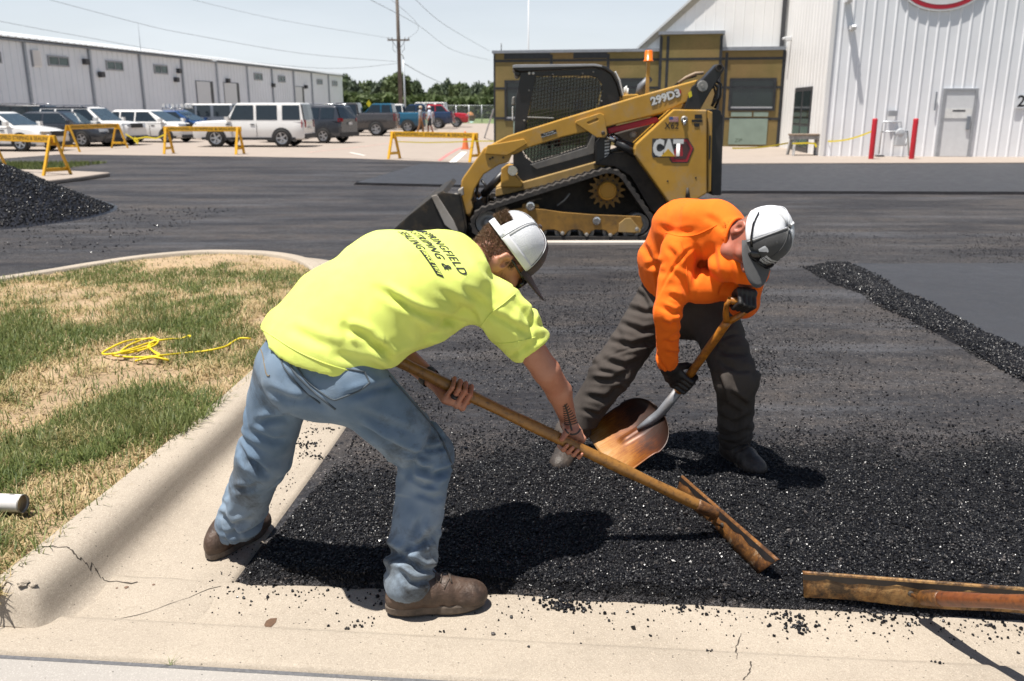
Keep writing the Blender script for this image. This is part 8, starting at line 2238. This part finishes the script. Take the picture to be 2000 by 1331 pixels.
    em = [(-.052, .018), (-.050, .026), (-.040, .030), (-.030, .026), (-.028, .020), (-.034, .019), (-.040, .023), (-.045, .019), (-.045, -.004), (-.052, -.002)]
    mb = MB(); mb.add([(x, y + .004, 0) for x, y in em], [tuple(range(len(em)))]); out = project_mesh(mb.mesh('emblem', M_CWT), bvC, M, Vector(-fn), .005, .006); out.materials.clear(); out.materials.append(M_CWT); o = link('emblem', out, None); o.parent = cap
    for q in (-1, 1):
        mb = MB(); c_ = Vector(dome(math.radians(90 + 26 * q), .95)); nn = (c_ - Vector(CW(0, 0, .03))).normalized(); mb.lathe(c_ + nn * .0035, nn, [(0, .001), (.003, .0015), (.004, 0)], 10); o = mb.build('eyelet', M_CAPG, None); o.parent = cap
    # sunglasses pushed up on the cap
    gl = bpy.data.objects.new('sunglasses', None); COL.objects.link(gl); gl.parent = body; gl.empty_display_size = .03
    for q in (-1, 1):
        path = [Vector(dome(math.radians(90 + q * a), t)) + Vector(nrm(dome(math.radians(90 + q * a), t) - CW(0, 0, .03))) * .007 for a, t in ((44, .12), (62, .2), (85, .30), (110, .40))]
        mb = MB(); mb.tube(path, [.0045, .004, .0035, .003], 8); o = mb.build('temple', M_SHADES, None); o.parent = gl
        c_ = Vector(dome(math.radians(90 + q * 24), .06)) + Vector(nrm(dome(math.radians(90 + q * 24), .06) - CW(0, 0, .03))) * .012; nn = Vector(nrm(dome(math.radians(90 + q * 24), .06) - CW(0, 0, .02)))
        mb = MB(); mb.smooth = True; mb.lathe(c_, nn, [(0, .006), (.014, .005), (.022, .001), (.026, -.004)], 18); o = mb.build('lens', M_SHADES, None); o.parent = gl
    mb = MB(); mb.tube([Vector(dome(math.radians(90 + a), .10)) + Vector(nrm(dome(math.radians(90 + a), .1) - CW(0, 0, .03))) * .014 for a in (-14, 0, 14)], .004, 6); o = mb.build('bridge', M_SHADES, None); o.parent = gl
    return body
GSIGN = (1, 1)
M_PRINT = pm('black_shirt_print', (0.022, 0.026, 0.022), .7, var=.15)
M_CAPD = mat_cloth('dark_maroon_cap_cloth', (0.045, 0.030, 0.030), (0.06, 0.04, 0.038)).mat
M_CAPG = mat_cloth('charcoal_cap_cloth', (0.060, 0.060, 0.062), (0.075, 0.075, 0.077)).mat
M_SHADES = pm('black_glossy_plastic', (0.008, 0.008, 0.009), .12, var=.1)
_w = NT('white_cap_mesh'); _wv = _w.n('TexVoronoi', Scale=300, Vector=_w.co())
_w.set(Base_Color=_w.mix(_w.ramp(_wv.outputs['Distance'], .15, .45), (0.44, 0.455, 0.49), (0.60, 0.61, 0.63)), Roughness=.8, Normal=_w.bump(_wv.outputs['Distance'], .4, .002)); MESHW = _w.mat
LET = (0.052, -0.005)
WTAPE = pm('white_cap_tape', (0.62, 0.62, 0.63), .8, var=.03)
RB = [gp(1331, 930, .135), gp(1518, 1094, .13), gp(1320, 962, .055), gp(1481, 1122, .05)]
_n = (RB[1] - RB[0]).cross(RB[2] - RB[0]).normalized(); _n = _n if _n.y < 0 else -_n
RAKE_SOCKET = tup(on_plane(1398, 1004, (RB[0] + RB[3]) / 2 + _n * .045, _n)); RAKE_TOP = A(745, 690, 2.735)
yellow_worker()
orange_worker()
# ================================================================== two people far off in the car park
def far_person(x, y, label, shirt_m, leg_m, skin_m, hat_m, face=1, arm_up=False):
    b = gp(x, y, .008); o = tup(b); H = 1.74
    L = lambda a, c, z: o + V3(a * face, c, z)
    pr = [Ell(L(.02, 0, 1.62), np.eye(3), (.08, .085, .115)), Cap(L(0, 0, 1.40), L(.01, 0, 1.52), .06, .055), ECap(L(0, 0, .95), L(0, 0, 1.38), V3(0, 1, 0), (.15, .11), (.18, .11)), Cap(L(0, .19, 1.38), L(.05, .24, 1.1), .05, .04), Cap(L(.05, .24, 1.1), L(.2, .2, .95 if not arm_up else 1.15), .04, .03), Cap(L(0, -.19, 1.38), L(-.03, -.24, 1.1), .05, .04), Cap(L(-.03, -.24, 1.1), L(.08, -.24, .88), .04, .03),
          Ell(L(.24, .19, .92 if not arm_up else 1.15), np.eye(3), (.05, .035, .06)), Ell(L(.1, -.24, .82), np.eye(3), (.04, .035, .06)), Cap(L(0, .09, .92), L(.12, .1, .5), .085, .06), Cap(L(.12, .1, .5), L(.14, .1, .07), .06, .045), Cap(L(0, -.09, .92), L(-.06, -.1, .5), .085, .06), Cap(L(-.06, -.1, .5), L(-.2, -.1, .08), .06, .045), Cap(L(.1, .1, .05), L(.27, .1, .035), .045, .04), Cap(L(-.22, -.1, .05), L(-.06, -.1, .035), .045, .04)]
    body, V, Q = skin_obj('person', Field(pr, .03), o + V3(-.45, -.4, 0), o + V3(.45, .4, 1.8), .02, skin_m, None, 1); tag(body, label, 'person', 'people standing in the car park')
    skin_obj('shirt', Field([ECap(L(0, 0, .93), L(0, 0, 1.39), V3(0, 1, 0), (.17, .13), (.20, .13)), Cap(L(0, .19, 1.38), L(.04, .23, 1.15), .065, .06), Cap(L(0, -.19, 1.38), L(-.02, -.23, 1.15), .065, .06)], .03), o + V3(-.45, -.4, .7), o + V3(.45, .4, 1.6), .02, shirt_m, body, 1)
    lo = .1 if leg_m is not P_SHORT else .5
    skin_obj('trousers', Field([ECap(L(0, 0, .88), L(0, 0, .98), V3(0, 1, 0), (.17, .13), (.165, .125)), Cap(L(0, .09, .92), L(.12, .1, .5), .10, .075), Cap(L(0, -.09, .92), L(-.06, -.1, .5), .10, .075)] + ([Cap(L(.12, .1, .5), L(.14, .1, .12), .075, .065), Cap(L(-.06, -.1, .5), L(-.2, -.1, .12), .075, .065)] if lo < .3 else []), .03), o + V3(-.45, -.4, 0), o + V3(.45, .4, 1.15), .02, leg_m, body, 1)
    mb = MB(); mb.smooth = True; mb.lathe(Vector(L(.02, 0, 1.66)), (0, 0, 1), [(.14, 0), (.10, .015), (.095, .05), (.07, .10), (0, .115)], 16); hat = mb.build('hat', hat_m, None); hat.parent = body
    return body
P_SHORT = pm('dark_shorts', (.03, .03, .035), .8)
far_person(822, 260.5, 'person in brown overalls and a pale hat before the blue pickup', pm('grey_shirt', (.30, .30, .31), .8), pm('tan_overalls', (.26, .13, .06), .85), M_SKIN, pm('straw_hat', (.5, .42, .3), .8))
far_person(840, 260.0, 'person in a white and blue shirt right beside the one in overalls', pm('white_blue_shirt', (.52, .56, .66), .8), P_SHORT, M_SKIN2, pm('white_hat', (.6, .6, .6), .8), -1, True)
# ================================================================== rakes, shovel and small things
def mat_wood(name, a, b, c3):
    t = NT(name); v = t.co()
    g = t.noise(7, 6, .7, t.co((1, 1, 1)), 1.2)
    w = t.n('TexNoise', Scale=55, Detail=5, Roughness=.7, Vector=v).outputs['Fac']
    c = t.mix(t.ramp(g, .35, .65), a, b); c = t.mix(t.ramp(w, .5, .7, 0, .75), c, c3)
    t.set(Base_Color=c, Roughness=.42, Normal=t.bump(w, .2, .003)); t.b.inputs['Coat Weight'].default_value = .15
    return t.mat
M_ASH = mat_wood('oiled_ash_handle', (0.19, 0.085, 0.016), (0.30, 0.14, 0.028), (0.055, 0.026, 0.010))
M_REDW = mat_wood('red_brown_handle', (0.13, 0.035, 0.012), (0.22, 0.07, 0.018), (0.03, 0.015, 0.010))
M_ORNGW = mat_wood('orange_painted_handle', (0.24, 0.085, 0.012), (0.48, 0.18, 0.014), (0.05, 0.022, 0.010))
def mat_rust(name, a, b, c3, metal=.35):
    t = NT(name)
    g1 = t.noise(6, 6, .7, dist=.5); g2 = t.noise(70, 5, .75); st = t.noise(16, 6, .75, dist=.6)
    c = t.mix(t.ramp(g1, .35, .65), a, b); c = t.mix(t.ramp(g2, .5, .68, 0, .85), c, c3); c = t.mix(t.ramp(st, .45, .62, 0, .85), c, (0.030, 0.014, 0.008)); c = t.mix(t.ramp(t.noise(3.2, 6, .75), .54, .62, 0, .85), c, (0.016, 0.011, 0.008)); c = t.mix(t.ramp(t.noise(11, 6, .8), .60, .68, 0, .6), c, (0.42, 0.33, 0.22))
    t.set(Base_Color=c, Roughness=t.ramp(g2, .3, .7, .32, .62), Metallic=metal, Normal=t.bump(g2, .5, .004)); return t.mat
M_RUST = mat_rust('tar_stained_steel', (0.24, 0.105, 0.028), (0.11, 0.045, 0.018), (0.30, 0.115, 0.014), .2)
M_RUST2 = mat_rust('oiled_pale_steel', (0.40, 0.25, 0.10), (0.26, 0.12, 0.035), (0.16, 0.06, 0.014), .2)
def stained_scoop():
    t = NT('tar_stained_aluminium')
    at_ = t.n('Attribute', attribute_name='along').outputs['Fac']; ac = t.n('Attribute', attribute_name='across').outputs['Fac']
    cmb = t.n('CombineXYZ', X=t.math('MULTIPLY', at_, 2.2), Y=t.math('MULTIPLY', ac, 34)); gr = t.n('TexNoise', Scale=1.6, Detail=6, Roughness=.7, Vector=cmb).outputs['Fac']
    bl = t.n('TexNoise', Scale=1.3, Detail=4, Roughness=.6, Vector=t.n('CombineXYZ', X=t.math('MULTIPLY', at_, 3.0), Y=t.math('MULTIPLY', ac, 2.0)).outputs[0]).outputs['Fac']
    f = t.math('ADD', t.math('MULTIPLY', at_, .80), t.math('ADD', t.math('MULTIPLY', gr, .85), t.math('MULTIPLY', bl, .5)))
    rp = t.n('ValToRGB', Fac=t.ramp(f, .58, 1.40)); el = rp.color_ramp.elements
    el[0].position = 0; el[0].color = (.34, .25, .165, 1); el[1].position = 1; el[1].color = (.022, .010, .006, 1)
    for p_, c_ in ((.22, (.36, .17, .04, 1)), (.42, (.24, .078, .008, 1)), (.60, (.12, .034, .008, 1)), (.78, (.04, .014, .008, 1))): e = el.new(p_); e.color = c_
    t.set(Base_Color=rp.outputs['Color'], Metallic=.2, Roughness=t.ramp(gr, .3, .7, .28, .5), Normal=t.bump(gr, .15, .002)); return t.mat
M_SCOOP = stained_scoop()
M_DARKBAND = pm('dark_band', (0.012, 0.009, 0.008), .5, var=.4, vs=40)
def lute(T0, T1, B0, B1, sock, top, wood, plate_m, name, label, r=.019, lip=.022, ferr=.09):
    """Asphalt rake: long folded plate, bracket, ferrule, wooden handle."""
    T0, T1, B0, B1, sock, top = (Vector(tuple(p)) for p in (T0, T1, B0, B1, sock, top))
    t = thing(name, label, 'rake', (B0 + B1) / 2)
    n = (T1 - T0).cross(B0 - T0).normalized()
    if n.dot(Vector((0, 0, CAM_H)) - (T0 + B1) / 2) < 0: n = -n
    rows = []
    N_ = 24
    for i in range(N_ + 1):
        f = i / N_; a, b = T0.lerp(T1, f), B0.lerp(B1, f) + Vector((0, 0, .004 * math.sin(9 * f)))
        c = a.lerp(b, .5) - n * .001
        rows.append([a - n * lip * .5 + Vector((0, 0, -.001)), a - n * .003 + (a - b).normalized() * .003, a, c, b])
    mb = MB(); mb.smooth = True; mb.grid(rows); pl = mb.build('blade', plate_m, t, fix=False); sd = pl.modifiers.new('thick', 'SOLIDIFY'); sd.thickness = .003; sd.offset = 0
    mb = MB(); mb.grid([[T0.lerp(T1, i / 20).lerp(B0.lerp(B1, i / 20), .04) + n * .0045 for i in range(21)], [T0.lerp(T1, i / 20).lerp(B0.lerp(B1, i / 20), .26 + .05 * math.sin(i * 2.1) + .03 * math.sin(i * 5.3)) + n * .0035 for i in range(21)]]); mb.build('dark_band', M_DARKBAND, t)  # dark band with a wavy lower edge along the top of the blade face
    hd = (top - sock).normalized()
    mb = MB(); pts = [sock + hd * d for d in np.linspace(ferr * .6, (top - sock).length, 30)]
    ra = [r * (1 + .06 * math.sin(i * .9)) for i in range(30)]; mb.tube(pts, ra, 14); mb.build('handle', wood, t)
    mb = MB(); mb.tube([sock - hd * .005, sock + hd * .004, sock + hd * ferr * .9, sock + hd * ferr], [r * .9, r * 1.12, r * 1.16, r * 1.05], 16); mb.build('ferrule', M_RUST, t)
    ctr = (T0 + T1 + B0 + B1) / 4; ln = (T1 - T0).normalized()
    for k in (-1, 1):
        mb = MB(); mb.tube([sock - hd * .002 + ln * k * .008, ctr + ln * k * .018 + n * .03, ctr + ln * k * .03 + n * .004], .006, 8); mb.build('bracket', M_RUST, t)
        mb = MB(); mb.lathe(ctr + ln * k * .03 + n * .002, n, [(0, .009), (.008, .008), (.010, 0)], 8); mb.build('bolt', M_GUNK, t)
    return t
S_ = Vector(tuple(RAKE_SOCKET)); T_ = Vector(tuple(RAKE_TOP))
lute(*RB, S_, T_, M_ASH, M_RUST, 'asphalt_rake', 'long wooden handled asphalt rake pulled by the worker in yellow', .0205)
hs_, hd_ = Vector((1.30, 2.415, .105)), Vector((.085, -.37, .215)).normalized()
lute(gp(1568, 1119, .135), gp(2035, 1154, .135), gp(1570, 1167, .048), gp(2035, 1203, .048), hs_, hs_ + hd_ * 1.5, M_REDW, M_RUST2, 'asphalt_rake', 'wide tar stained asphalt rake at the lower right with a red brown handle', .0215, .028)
# shovel
sh = thing('scoop_shovel', 'tar stained metal scoop shovel with an orange handle held by the worker in orange', 'shovel', Vector(tuple(SHOVEL_TIP)))
lat = nrm(V3(.24, -.86, -.36)); ln = nrm(SHOVEL_BACK - SHOVEL_TIP); lat = nrm(lat - ln * (lat @ ln)); upn = np.cross(lat, ln); upn = upn if upn[2] > 0 else -upn
LEN = np.linalg.norm(SHOVEL_BACK - SHOVEL_TIP) + .03
Vs, al, acr = [], [], []; nu, nv = 34, 31
for i in range(nu):
    u = i / (nu - 1); w = .182 * (1 - .04 * u) if u < .62 else .178 * max(0.0, 1 - ((u - .62) / .385) ** 2.2) ** .5 + .006
    for j in range(nv):
        v = -1 + 2 * j / (nv - 1)
        z = .026 * abs(v) ** 3.0 * (.25 + .75 * min(1, u / .5)) + .05 * max(0, u - .6) ** 1.6 * 1.8
        rib = max(0, 1 - abs(v * w) / .022) * np.clip((u - .30) / .08, 0, 1) * (.006 + .016 * u)
        p = SHOVEL_TIP + ln * (u * LEN) + lat * v * w + upn * (z + rib); Vs.append(p); al.append(u); acr.append(v)
idx = np.arange(nu * nv).reshape(nu, nv); Fq = np.stack([idx[:-1, :-1], idx[1:, :-1], idx[1:, 1:], idx[:-1, 1:]], -1).reshape(-1, 4)
me = np_mesh('scoop', Vs, Fq, M_SCOOP)
for nm, d in (('along', al), ('across', acr)): a = me.attributes.new(nm, 'FLOAT', 'POINT'); a.data.foreach_set('value', np.array(d, np.float32))
bl_ = link('scoop', me, sh); sd = bl_.modifiers.new('thick', 'SOLIDIFY'); sd.thickness = .003; sd.offset = 0
sv = nrm(SHOVEL_GRIP - SHOVEL_BACK); b0 = SHOVEL_BACK - ln * .10 + upn * .022
mb = MB(); mb.tube([b0, SHOVEL_BACK - ln * .03 + upn * .022, SHOVEL_BACK + sv * .04 + upn * .012, SHOVEL_BACK + sv * .20], [.008, .020, .022, .021], 14); mb.build('socket', pm('grey_socket', (0.26, 0.27, 0.29), .45, metal=.5, var=.2, dirt=(.10, .06, .03), dirt_amt=.6, dirt_s=9), sh)
mb = MB(); P = [SHOVEL_BACK + sv * d for d in np.linspace(.19, np.linalg.norm(SHOVEL_GRIP - SHOVEL_BACK) - .05, 16)]; mb.tube(P, .0185, 14); mb.build('handle', M_ORNGW, sh)
gxx = nrm(np.cross(sv, V3(.3, -.9, 0))); y0 = SHOVEL_GRIP - sv * .06
for k in (-1, 1):
    mb = MB(); mb.tube([y0, SHOVEL_GRIP - sv * .02 + gxx * k * .03, SHOVEL_GRIP + sv * .03 + gxx * k * .055, SHOVEL_GRIP + sv * .06 + gxx * k * .058], [.016, .013, .011, .011], 10); mb.build('grip_arm', M_ORNGW, sh)
mb = MB(); mb.tube([SHOVEL_GRIP + sv * .055 - gxx * .06, SHOVEL_GRIP + sv * .055 + gxx * .06], .015, 12); mb.build('grip_bar', M_ORNGW, sh)

# empty can on the lawn
can = thing('can', 'white paint can lying on the grass at the left edge', 'can', gp(20, 985, .15))
c1 = gp(45, 984, .185); ax = Vector((-.99, .10, 0)).normalized(); L = .115; rr = .0335
mb = MB(); mb.smooth = True; mb.lathe(c1 + ax * .003, ax, [(rr, 0), (rr, L - .006), (rr * .97, L - .003), (rr, L)], 28); mb.build('can_body', pm('white_can_paint', (.62, .60, .58), .35, var=.05, vs=20, dirt=(.4, .36, .3), dirt_amt=.4), can)
mb = MB(); mb.lathe(c1 + ax * .004, -ax, [(rr * .97, -.004), (rr * .95, -.012), (0, -.012)], 28); mb.build('can_bottom', pm('tin', (.42, .34, .25), .35, metal=.6, var=.2), can)
mb = MB(); mb.lathe(c1, ax, [(rr * .96, -.002), (rr * 1.03, -.002), (rr * 1.04, .002), (rr * 1.0, .004)], 28); mb.build('can_rim', M_IRON, can)
M_CANP = pm('can_print', (.18, .17, .17), .6)
for a, (x0, x1) in ((1.2, (.03, .06)), (1.35, (.03, .05)), (1.5, (.03, .055)), (.85, (.012, .018)), (.95, (.012, .018))):
    e0 = Vector((0, 0, 1)); e1_ = ax.cross(e0); pts = [[c1 + ax * x + (e0 * math.sin(b) + e1_ * math.cos(b)) * (rr + .0006) for b in np.linspace(a, a + .07, 3)] for x in (x0, x1)]
    mb = MB(); mb.grid(pts); mb.build('can_print', M_CANP, can)
# yellow rope on the lawn
rope_px = [(489, 662), (470, 661), (455, 668), (438, 678), (400, 686), (360, 690), (320, 694), (270, 698), (222, 695), (232, 690), (270, 682), (300, 672), (310, 664), (290, 662), (255, 665), (228, 674), (200, 690), (215, 692), (250, 684), (285, 672), (308, 666), (300, 676), (262, 688), (235, 690), (250, 676), (280, 664), (302, 660), (300, 668), (292, 678), (304, 690), (320, 700), (328, 704), (300, 698), (265, 705), (290, 700), (312, 694), (290, 680), (298, 668), (330, 663), (352, 662), (370, 656), (371, 660)]
P = []
for i, (x, y) in enumerate(px_smooth(rope_px, 6)):
    q = gp(x, y, .17); z = float(soil_h(np.array([q.x]), np.array([q.y]))[0]); P.append(gp(x, y, z + .035 + .012 * math.sin(i * .37)))
mb = MB(); mb.tube(P, .0062, 7)
tag(mb.build('rope', pm('yellow_rope', (.72, .55, .01), .5, var=.12, vs=120, bump=.5, bs=300)), 'tangled yellow rope lying on the lawn', 'rope')
# weeds in the joint, a dark stain, concrete chips
mb = MB()
for k in range(11):
    a = random.uniform(0, 6.28); b = gp(332 + random.uniform(-4, 4), 1300, .05); l = random.uniform(.03, .075)
    tip = b + Vector((math.cos(a) * l, math.sin(a) * l * .6, l * .35)); mb.add([b + Vector((.0012, 0, 0)), b - Vector((.0012, 0, 0)), tip], [(0, 1, 2)])
tag(mb.build('weed', M_GREEN), 'small weed growing out of the concrete joint', 'weed')
for x, y, s in ((58, 1216, .018), (75, 1215, .012), (247, 1147, .007), (300, 1142, .005), (228, 1148, .004)):
    bm = bmesh.new(); bmesh.ops.create_icosphere(bm, subdivisions=2, radius=s)
    for v in bm.verts: v.co *= random.uniform(.75, 1.2); v.co.z *= .45
    me = bpy.data.meshes.new('concrete_chip'); bm.to_mesh(me); bm.free(); me.materials.append(M_CURB if s > .01 else pm('brown_chip', (.16, .10, .07), .9))
    o = link('concrete_chip', me); q = gp(x, y, .015); o.location = (q.x, q.y, surf_z(q.x, q.y) + s * .25)
    tag(o, {58: 'largest flat concrete chip where the lawn curb meets the gutter', 75: 'flat concrete chip beside the largest one at the curb foot', 247: 'brown chip by the crack in the gutter', 300: 'tiny dark chip right of the crack end', 228: 'pale chip just below the crack'}[x], 'chip', 'loose chips on the gutter')
st = [(520, 1213), (528, 1208), (541, 1207), (539, 1216), (530, 1226), (520, 1230), (516, 1222)]
mb = MB(); mb.add([(lambda q: (q.x, q.y, surf_z(q.x, q.y) + .0012))(gp(x, y, .012)) for x, y in st], [tuple(range(len(st)))])
o = mb.build('oil_stain', pm('oil_stain', (.10, .055, .03), .8, var=.3, vs=40)); o.parent = fg
